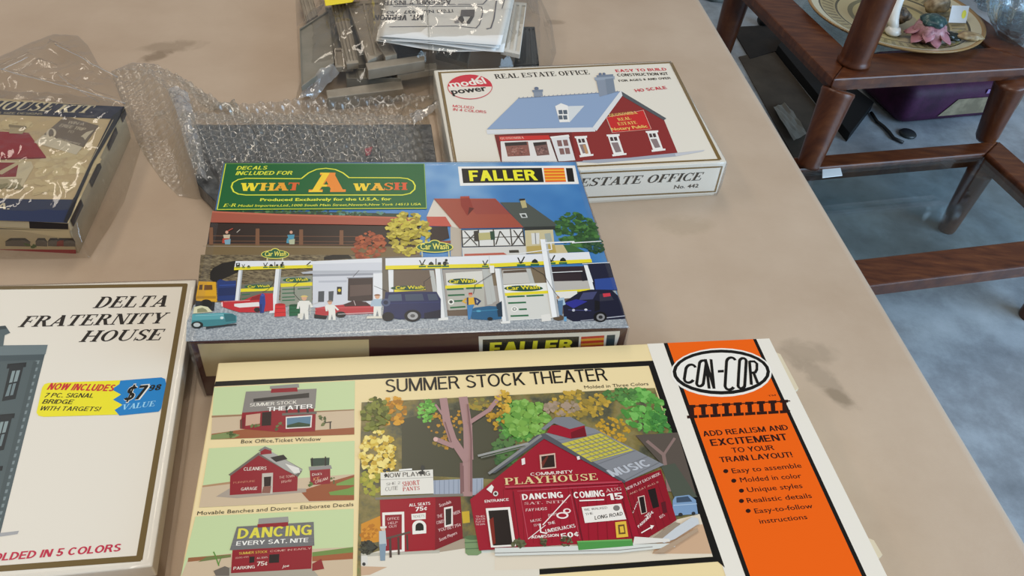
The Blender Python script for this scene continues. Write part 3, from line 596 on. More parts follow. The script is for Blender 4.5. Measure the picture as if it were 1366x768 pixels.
 ('l','picture_panel','701020',0.31,[286.7,118.2,287.9,156.8]),
 ('l','picture_panel','701020',0.31,[291.4,116.6,292.9,154.3]),
 ('l','picture_panel','701020',0.31,[296.1,115.0,297.8,151.7]),
 ('p','picture_panel','84868c',[223.7,79.0,234.9,77.4,257.3,74.7,262.9,77.0,304.6,109.5,274.6,120.7]),
 ('l','picture_panel','6c6e74',0.35,[233.6,84.8,266.2,80.6]),
 ('l','picture_panel','6c6e74',0.35,[242.3,91.9,273.5,86.0]),
 ('l','picture_panel','6c6e74',0.35,[250.7,98.8,280.7,91.4]),
 ('l','picture_panel','6c6e74',0.34,[259.1,105.6,287.8,96.8]),
 ('l','picture_panel','6c6e74',0.34,[267.4,112.4,294.9,102.1]),
 ('l','picture_panel','6c6e74',0.34,[275.5,119.1,301.9,107.3]),
 ('p','picture_panel','54565c',[221.7,79.3,227.7,78.8,275.3,119.9,274.0,121.5,226.1,82.9,189.4,107.4,185.7,107.1]),
 ('l','picture_panel','8a8a88',1.85,[185.3,107.5,224.6,80.0]),
 ('l','picture_panel','9a9a96',1.69,[179.5,93.3,214.9,85.8]),
 ('l','picture_panel','77786e',0.94,[181.3,95.0,212.6,88.3]),
 ('p','picture_panel','c8bc4a',[237.3,87.8,266.1,81.1,286.1,96.6,255.1,103.6]),
 ('l','picture_panel','84868c',0.68,[240.0,90.3,268.9,84.1]),
 ('l','picture_panel','84868c',0.68,[243.1,92.8,271.8,86.4]),
 ('l','picture_panel','84868c',0.68,[246.1,95.3,274.7,88.7]),
 ('l','picture_panel','84868c',0.67,[249.2,97.8,277.6,91.0]),
 ('l','picture_panel','84868c',0.67,[252.2,100.3,280.5,93.3]),
 ('l','picture_panel','84868c',0.67,[255.2,102.7,283.3,95.5]),
 ('l','picture_panel','9a9a58',0.49,[242.5,87.3,260.0,102.2]),
 ('l','picture_panel','9a9a58',0.49,[246.0,86.5,263.1,101.3]),
 ('l','picture_panel','9a9a58',0.49,[249.5,85.7,266.3,100.4]),
 ('l','picture_panel','9a9a58',0.49,[253.0,84.9,269.4,99.5]),
 ('l','picture_panel','9a9a58',0.49,[256.5,84.0,272.5,98.6]),
 ('l','picture_panel','9a9a58',0.49,[260.1,83.2,275.7,97.7]),
 ('l','picture_panel','9a9a58',0.49,[263.7,82.4,278.9,96.8]),
 ('l','picture_panel','9a9a58',0.5,[267.2,81.6,282.1,95.9]),
 ('t','picture_panel','b8bcc4','MUSIC',267.5,116.3,0.2372,29.7,5.95,'s',-0.4,0.08),
 ('p','picture_panel','9c142a',[228.8,78.0,232.7,72.1,256.1,73.7,256.0,82.9,244.6,84.2]),
 ('p','picture_panel','741020',[245.5,79.1,255.9,75.1,255.7,83.1,245.0,84.2]),
 ('p','picture_panel','7c7e84',[224.9,74.9,236.8,65.6,247.5,65.9,256.9,73.8,245.2,76.3,234.9,70.8,227.7,76.0]),
 ('p','picture_panel','d0b0a0',[220.9,95.7,231.8,94.9,230.7,106.6,220.0,106.9]),
 ('p','picture_panel','2a1c18',[222.0,96.9,230.8,96.2,229.9,105.7,221.2,105.9]),
 ('p','picture_panel','6a2a20',[221.3,101.9,225.9,96.7,226.8,97.3,221.7,105.5]),
 ('p','picture_panel','e8dcd8',[208.3,97.9,210.7,97.2,210.4,102.0,208.0,102.7]),
 ('p','picture_panel','e8dcd8',[245.9,98.9,247.9,98.6,247.9,101.3,246.0,101.6]),
 ('t','picture_panel','e8d6ce','COMMUNITY',212.7,111.3,-0.0009,28.6,2.34,'s',0,0.04),
 ('t','picture_panel','e0c892','PLAYHOUSE',194.7,116.7,-0.0162,62.6,5.06,'h',0,0.02),
 ('p','picture_panel','b84050',[194.9,117.7,272.5,119.7,272.6,121.0,194.8,119.2]),
 ('l','picture_panel','701020',0.37,[194.7,119.6,272.5,121.4]),
 ('l','picture_panel','681020',0.74,[238.6,123.0,238.6,159.9]),
 ('l','picture_panel','681020',0.55,[199.8,121.6,199.5,158.9]),
 ('l','picture_panel','c86070',0.37,[202.5,121.8,270.0,122.5]),
 ('l','picture_panel','681020',0.56,[270.0,122.5,270.4,161.1]),
 ('l','picture_panel','c05060',0.37,[204.1,124.0,204.9,155.6]),
 ('l','picture_panel','b84a58',0.37,[237.0,124.5,237.1,158.3]),
 ('t','picture_panel','f0e8e2','DANCING',205.0,128.4,-0.0105,26.9,4.27,'s',0,0.08),
 ('t','picture_panel','d8a8a4','SAT. NITE',205.6,131.9,-0.0213,27.8,1.81,'h',0,0.02),
 ('t','picture_panel','e4ccc8','FAY HUGS',206.0,136.7,0.0061,13.8,1.97,'s',0.2,0.03),
 ('t','picture_panel','e4ccc8','BOYS',219.8,141.4,0.0865,5.9,1.73,'s',0.2,0.03),
 ('t','picture_panel','e4ccc8','MUSIC',208.2,144.4,0.0792,7.3,1.72,'s',0.0,0.0),
 ('t','picture_panel','e4ccc8','BY',209.9,147.4,0.0779,3.6,1.51,'s',0.0,0.0),
 ('t','picture_panel','f0e8e2','THE',218.9,147.2,0.1685,4.7,1.85,'s',0.1,0.03),
 ('t','picture_panel','f0e8e2','UMBERJACKS',216.7,152.4,0.117,19.4,2.41,'s',0,0.04),
 ('l','picture_panel','f0e8e2',0.89,[213.8,145.8,213.4,151.6,217.2,152.8]),
 ('t','picture_panel','f0e8e2','ADMISSION',207.0,155.4,0.0036,17.4,1.87,'s',0,0.05),
 ('t','picture_panel','f0e8e2','50¢',225.5,157.3,0.1057,12.1,3.49,'s',0.05,0.06),
 ('l','picture_panel','f0e0dc',0.71,[215.4,146.9,236.6,127.0]),
 ('l','picture_panel','f0e0dc',0.52,[204.9,155.6,217.2,147.1]),
 ('e','picture_panel','f0e0dc',[228.94,141.36,3.95,0.32,-0.4,2.34,0.0,360.0]),
 ('e','picture_panel','9c142a',[228.94,141.36,2.7,0.22,-0.23,1.37,0.0,360.0]),
 ('e','picture_panel','f0e0dc',[232.37,138.45,2.53,0.2,-0.31,1.77,0.0,360.0]),
 ('e','picture_panel','9c142a',[232.55,138.46,1.45,0.12,-0.17,0.99,0.0,360.0]),
 ('t','picture_panel','f0e8e2','COMING',238.7,130.0,0.0012,20.6,4.69,'s',0,0.08),
 ('l','picture_panel','f0e8e2',0.92,[241.7,131.9,258.0,132.4]),
 ('t','picture_panel','d8a8a4','AUG',260.2,127.2,0.0534,11.1,2.44,'h',0.0,0.0),
 ('t','picture_panel','f0e8e2','15',260.4,133.2,0.0181,10.6,4.86,'s',0,0.08),
 ('p','picture_panel','ece6de',[242.3,136.6,268.4,136.1,269.4,147.4,242.3,147.8]),
 ('t','picture_panel','3a3634','LONG ROAD',249.1,146.1,0.0891,18.7,2.48,'s',0.25,0.05),
 ('t','picture_panel','3a3634','WE WALKED',243.6,139.4,0.0251,15.3,1.58,'s',0.0,0.0),
 ('t','picture_panel','3a3634','THE',243.7,142.6,0.0714,5.2,1.54,'s',0.0,0.0),
 ('e','picture_panel','7c7672',[264.77,139.04,2.2,0.18,-0.44,1.99,0.0,360.0]),
 ('p','picture_panel','e0b840',[261.7,148.8,268.9,148.6,267.9,159.3,260.3,159.5]),
 ('p','picture_panel','6a4a28',[263.1,150.8,267.3,150.8,266.7,157.3,262.2,157.3]),
 ('p','picture_panel','e0b840',[263.9,152.1,266.3,151.9,266.1,156.1,263.5,156.3]),
 ('p','picture_panel','d8c0b4',[280.5,132.1,285.3,131.2,284.1,143.6,279.9,144.7]),
 ('p','picture_panel','201616',[281.3,132.6,284.7,132.0,283.6,143.4,280.4,144.1]),
 ('p','picture_panel','201616',[288.5,127.5,293.9,126.5,293.1,140.1,288.6,141.2]),
 ('p','picture_panel','5a1620',[294.9,137.4,298.2,136.6,297.1,144.7,294.3,145.4]),
 ('t','picture_panel','e6c8c6','NEW PLAY EACH WEEK',274.3,127.0,0.3716,27.5,1.95,'s',0.2,0.03),
 ('t','picture_panel','d8a090','AND SAT AUG 8',275.7,130.5,0.341,22.7,1.25,'s',0.2,0.0),
 ('t','picture_panel','f0e8e2','PARKING',276.1,153.9,0.6297,12.0,1.54,'s',0.2,0.05),
 ('t','picture_panel','f0e8e2','75¢',282.7,148.1,0.6092,7.2,2.12,'s',0.1,0.05),
 ('t','picture_panel','f0e8e2','CARS',274.9,143.5,0.9895,9.7,0.7,'s',0,0.03),
 ('l','picture_panel','f0e8e2',0.72,[276.8,157.4,285.1,153.6]),
 ('p','picture_panel','f0e8e2',[283.9,152.5,286.3,153.1,283.8,155.7]),
 ('t','picture_panel','e6c8c6','ADS',291.5,148.8,0.4869,4.4,1.79,'s',0,0.03),
 ('p','picture_panel','d6d8d2',[183.7,159.8,267.7,164.6,296.4,166.1,295.8,168.5,259.4,169.5,183.2,164.9]),
 ('l','picture_panel','8a8680',0.51,[183.4,163.1,259.9,167.7,281.6,167.3]),
 ('p','picture_panel','c8ccd0',[286.5,162.4,312.4,149.3,316.2,150.4,315.7,154.2,297.2,163.3,289.3,165.5]),
 ('p','picture_panel','9a8a78',[278.8,163.7,300.4,151.9,303.8,153.2,284.8,165.1]),
 ('p','picture_panel','b09880',[280.5,171.3,299.0,163.5,313.9,157.0,313.6,159.3,287.6,171.9]),
 ('p','picture_panel','4e9448',[235.1,159.6,269.9,161.0,269.5,165.6,234.9,165.6]),
 ('l','picture_panel','6cb060',0.88,[235.0,160.0,269.7,161.6]),
 ('p','picture_panel','e0dcd4',[271.8,159.7,293.6,163.0,293.5,164.9,269.5,164.8]),
 ('b','picture_panel',['58563c','6a6848','46442e'],[198.8,157.9,3.8,3.0],14,1.22,85),
 ('b','picture_panel',['58563c','6a6848','46442e'],[214.0,158.6,1.7,3.0],14,1.22,172),
 ('b','picture_panel',['58563c','6a6848','46442e'],[228.6,159.1,3.9,3.0],14,1.23,255),
 ('p','picture_panel','ece4dc',[180.8,132.7,196.3,132.9,196.8,159.9,181.4,159.4]),
 ('p','picture_panel','241a16',[182.3,134.5,194.8,134.7,194.8,158.6,182.9,158.3]),
 ('p','picture_panel','7c2418',[182.2,141.0,185.0,139.2,184.5,156.9,182.6,157.9]),
 ('t','picture_panel','f0e8e2','ENTRANCE',180.7,128.4,0.0145,15.6,1.87,'s',0,0.04),
 ('e','picture_panel','d8d4cc',[188.24,122.64,1.69,0.13,-0.21,1.9,0.0,360.0]),
 ('e','picture_panel','3a3028',[188.24,122.64,0.94,0.07,-0.11,1.05,0.0,360.0]),
 ('p','picture_panel','e8e4dc',[182.6,119.0,186.3,115.8,187.6,117.7,185.6,122.2]),
 ('b','picture_panel',['54563a','66684a'],[198.5,158.1,4.7,2.3],14,1.44,20),
 ('t','picture_panel','e6c8c6','THIS',174.0,138.3,-0.0123,5.9,1.21,'s',0.0,0.0),
 ('t','picture_panel','e6c8c6','SEASON',173.8,140.1,-0.0128,5.9,1.2,'s',0.0,0.0),
 ('t','picture_panel','e6c8c6','PLAY AT',173.7,141.9,-0.0133,5.9,1.2,'s',0.0,0.0),
 ('t','picture_panel','e6c8c6','THE BARN',173.5,143.7,-0.0137,5.8,1.19,'s',0.0,0.0),
 ('t','title_lettering','14120f','SUMMER STOCK THEATER',118.8,35.0,0.004,162.9,11.83,'s',0,0.025),
 ('t','colour_note_lettering','14120f','Molded in Three Colors',262.8,40.9,0.0063,48.6,2.85,'s',0.0,0.0),
 ('p','orange_band','ee6208',[334.6,-0.7,408.2,0.1,411.8,278.9,337.7,271.5]),
 ('p','orange_band','14120f',[333.5,-0.5,336.6,-0.6,338.1,271.5,335.2,271.3]),
 ('p','orange_band','14120f',[407.1,0.3,409.8,0.1,412.0,279.0,408.9,278.7]),
 ('e','maker_logo','ece8e0',[370.86,31.54,39.49,2.43,-7.58,23.39,0.0,360.0]),
 ('e','maker_logo','14120f',[370.96,31.23,38.0,2.34,-6.98,21.56,0.0,360.0]),
 ('e','maker_logo','ece8e0',[370.96,31.23,35.25,2.17,-5.98,18.48,0.0,360.0]),
 ('l','maker_logo','14120f',2.25,[351.6,26.2,351.6,25.6,351.5,25.1,351.3,24.6,351.1,24.2,350.8,23.9,350.4,23.6,350.0,23.4,349.5,23.3,349.0,23.3,348.5,23.3,347.9,23.5,347.3,23.7,346.8,24.0,346.2,24.4,345.7,24.8,345.2,25.3,344.7,25.9,344.3,26.4,343.9,27.1,342.0,31.6,340.1,36.2,339.9,36.8,339.9,37.3,339.9,37.9,339.9,38.4,340.1,38.9,340.3,39.3,340.6,39.6,340.9,39.9,341.4,40.1,341.8,40.2,342.3,40.3,342.8,40.2,343.4,40.1,343.9,39.9,344.5,39.6,345.0,39.3,345.6,38.9,346.1,38.4,346.5,37.9]),
 ('l','maker_logo','14120f',2.24,[357.3,32.3,361.3,22.7,361.4,22.2,361.5,21.7,361.4,21.2,361.3,20.8,361.2,20.5,360.9,20.2,360.6,20.0,360.3,19.8,359.9,19.8,359.4,19.8,359.0,19.9,358.5,20.0,358.1,20.3,357.6,20.6,357.2,21.0,356.8,21.4,356.4,21.9,356.1,22.4,352.1,31.9,348.2,41.3,348.1,41.8,348.1,42.2,348.1,42.7,348.2,43.0,348.4,43.4,348.6,43.7,348.9,43.9,349.3,44.0,349.7,44.1,350.1,44.1,350.5,44.0,351.0,43.8,351.4,43.6,351.9,43.3,352.3,42.9,352.7,42.5,353.0,42.1,353.3,41.6,357.3,32.3]),
 ('l','maker_logo','14120f',2.2,[356.2,46.9,361.9,19.2,360.0,46.5,366.4,18.9]),
 ('p','maker_logo','14120f',[368.4,29.8,373.2,29.8,372.4,32.3,367.6,32.3]),
 ('l','maker_logo','14120f',2.29,[385.2,21.0,385.2,20.4,385.1,19.9,384.9,19.5,384.7,19.1,384.4,18.8,384.0,18.5,383.6,18.3,383.1,18.2,382.7,18.2,382.1,18.3,381.6,18.4,381.1,18.6,380.6,18.9,380.0,19.3,379.5,19.7,379.1,20.2,378.7,20.7,378.3,21.3,378.0,21.8,373.5,33.6,369.2,45.0,369.1,45.5,369.1,46.1,369.1,46.6,369.2,47.1,369.3,47.5,369.6,47.9,369.8,48.2,370.2,48.4,370.6,48.6,371.0,48.7,371.4,48.8,371.9,48.7,372.4,48.6,372.9,48.4,373.5,48.2,374.0,47.9,374.4,47.5,374.9,47.1,375.3,46.6]),
 ('l','maker_logo','14120f',2.26,[389.0,34.2,393.7,22.4,393.8,21.9,393.8,21.4,393.8,20.9,393.6,20.5,393.5,20.2,393.2,19.9,392.9,19.6,392.5,19.5,392.1,19.4,391.7,19.4,391.2,19.5,390.8,19.7,390.3,20.0,389.9,20.3,389.4,20.7,389.0,21.1,388.7,21.6,388.4,22.1,383.7,33.9,379.3,45.4,379.2,45.9,379.2,46.3,379.2,46.8,379.3,47.2,379.5,47.5,379.8,47.8,380.1,48.0,380.4,48.1,380.8,48.2,381.2,48.2,381.7,48.1,382.1,47.9,382.5,47.7,383.0,47.4,383.4,47.0,383.8,46.6,384.1,46.2,384.4,45.7,389.0,34.2]),
 ('l','maker_logo','14120f',2.23,[389.8,45.4,396.3,22.6]),
 ('l','maker_logo','14120f',2.04,[396.2,22.9,400.0,23.1,401.3,25.5,399.2,31.1,397.0,33.8,393.2,34.2]),
 ('l','maker_logo','14120f',2.27,[395.5,34.3,395.2,44.5]),
 ('p','band_lettering','2a100a',[336.3,62.1,339.7,62.3,337.9,69.9,334.6,69.7]),
 ('p','band_lettering','2a100a',[335.3,60.6,341.4,60.7,340.6,63.3,334.6,63.1]),
 ('p','band_lettering','2a100a',[332.4,69.8,340.1,69.8,339.6,72.3,331.9,72.3]),
 ('p','band_lettering','2a100a',[345.1,62.1,348.5,62.3,346.6,69.9,343.3,69.7]),
 ('p','band_lettering','2a100a',[344.1,60.6,350.2,60.7,349.4,63.3,343.4,63.1]),
 ('p','band_lettering','2a100a',[341.1,69.9,348.8,69.8,348.3,72.3,340.6,72.4]),
 ('p','band_lettering','2a100a',[353.9,62.1,357.3,62.3,355.4,70.0,352.0,69.7]),
 ('p','band_lettering','2a100a',[353.0,60.6,359.0,60.7,358.2,63.3,352.2,63.2]),
 ('p','band_lettering','2a100a',[349.8,69.9,357.6,69.8,357.0,72.4,349.3,72.4]),
 ('p','band_lettering','2a100a',[362.8,62.1,366.2,62.4,364.1,70.0,360.8,69.8]),
 ('p','band_lettering','2a100a',[361.8,60.6,367.9,60.7,367.1,63.3,361.0,63.2]),
 ('p','band_lettering','2a100a',[358.6,69.9,366.4,69.9,365.8,72.4,358.0,72.4]),
 ('p','band_lettering','2a100a',[371.7,62.1,375.1,62.4,373.0,70.0,369.6,69.8]),
 ('p','band_lettering','2a100a',[370.7,60.6,376.9,60.7,376.0,63.3,369.9,63.2]),
 ('p','band_lettering','2a100a',[367.4,69.9,375.2,69.9,374.6,72.4,366.8,72.5]),
 ('p','band_lettering','2a100a',[380.6,62.1,384.0,62.4,381.8,70.0,378.5,69.8]),
 ('p','band_lettering','2a100a',[379.7,60.6,385.9,60.7,384.9,63.3,378.8,63.2]),
 ('p','band_lettering','2a100a',[376.2,70.0,384.1,69.9,383.4,72.4,375.6,72.5]),
 ('p','band_lettering','2a100a',[389.6,62.2,393.0,62.4,390.7,70.1,387.3,69.8]),
 ('p','band_lettering','2a100a',[388.7,60.6,394.9,60.7,393.9,63.3,387.8,63.2]),
 ('p','band_lettering','2a100a',[385.1,70.0,393.0,69.9,392.3,72.5,384.4,72.5]),
 ('p','band_lettering','2a100a',[398.6,62.2,402.0,62.4,399.6,70.1,396.3,69.9]),
 ('p','band_lettering','2a100a',[397.7,60.6,403.9,60.7,402.9,63.3,396.8,63.2]),
 ('p','band_lettering','2a100a',[394.0,70.0,401.9,70.0,401.2,72.5,393.3,72.5]),
 ('p','band_lettering','2a100a',[407.7,62.2,411.1,62.4,408.6,70.1,405.2,69.9]),
 ('p','band_lettering','2a100a',[406.8,60.6,413.0,60.8,412.0,63.3,405.8,63.2]),
 ('p','band_lettering','2a100a',[402.9,70.0,410.9,70.0,410.1,72.5,402.2,72.6]),
 ('l','band_lettering','2a100a',0.95,[334.2,62.0,414.1,62.0]),
 ('t','band_lettering','2a100a','™',399.1,58.1,0.0781,6.2,2.26,'s',0.0,0.0),
 ('t','band_lettering','2a100a','ADD REALISM AND',339.3,88.3,0.0192,64.1,4.54,'s',0,0.05),
 ('t','band_lettering','2a100a','EXCITEMENT',342.6,96.5,0.0175,57.0,5.5,'s',0,0.06),
 ('t','band_lettering','2a100a','TO YOUR',355.8,103.0,0.0039,30.8,4.12,'s',0,0.04),
 ('t','band_lettering','2a100a','TRAIN LAYOUT!',344.8,110.0,0.0092,52.9,4.3,'s',0,0.05),
 ('e','band_lettering','2a100a',[346.15,116.96,1.78,0.13,-0.52,1.6,0.0,360.0]),
 ('t','band_lettering','2a100a','Easy to assemble',350.5,119.0,0.0154,50.2,3.69,'s',0,0.02),
 ('e','band_lettering','2a100a',[349.27,124.68,1.76,0.14,-0.53,1.57,0.0,360.0]),
 ('t','band_lettering','2a100a','Molded in color',353.9,126.3,0.0031,43.6,3.64,'s',0,0.02),
 ('e','band_lettering','2a100a',[352.03,132.47,1.75,0.14,-0.53,1.53,0.0,360.0]),
 ('t','band_lettering','2a100a','Unique styles',356.2,134.0,0.0096,38.9,3.55,'s',0,0.02),
 ('e','band_lettering','2a100a',[349.46,139.94,1.73,0.14,-0.52,1.5,0.0,360.0]),
 ('t','band_lettering','2a100a','Realistic details',353.3,141.7,0.0052,45.3,3.48,'s',0,0.02),
 ('e','band_lettering','2a100a',[351.52,147.38,1.71,0.14,-0.52,1.47,0.0,360.0]),
 ('t','band_lettering','2a100a','Easy-to-follow',355.8,149.6,0.018,40.4,3.39,'s',0,0.02),
 ('t','band_lettering','2a100a','instructions',356.4,157.0,0.0227,32.9,3.31,'s',0,0.02),
]
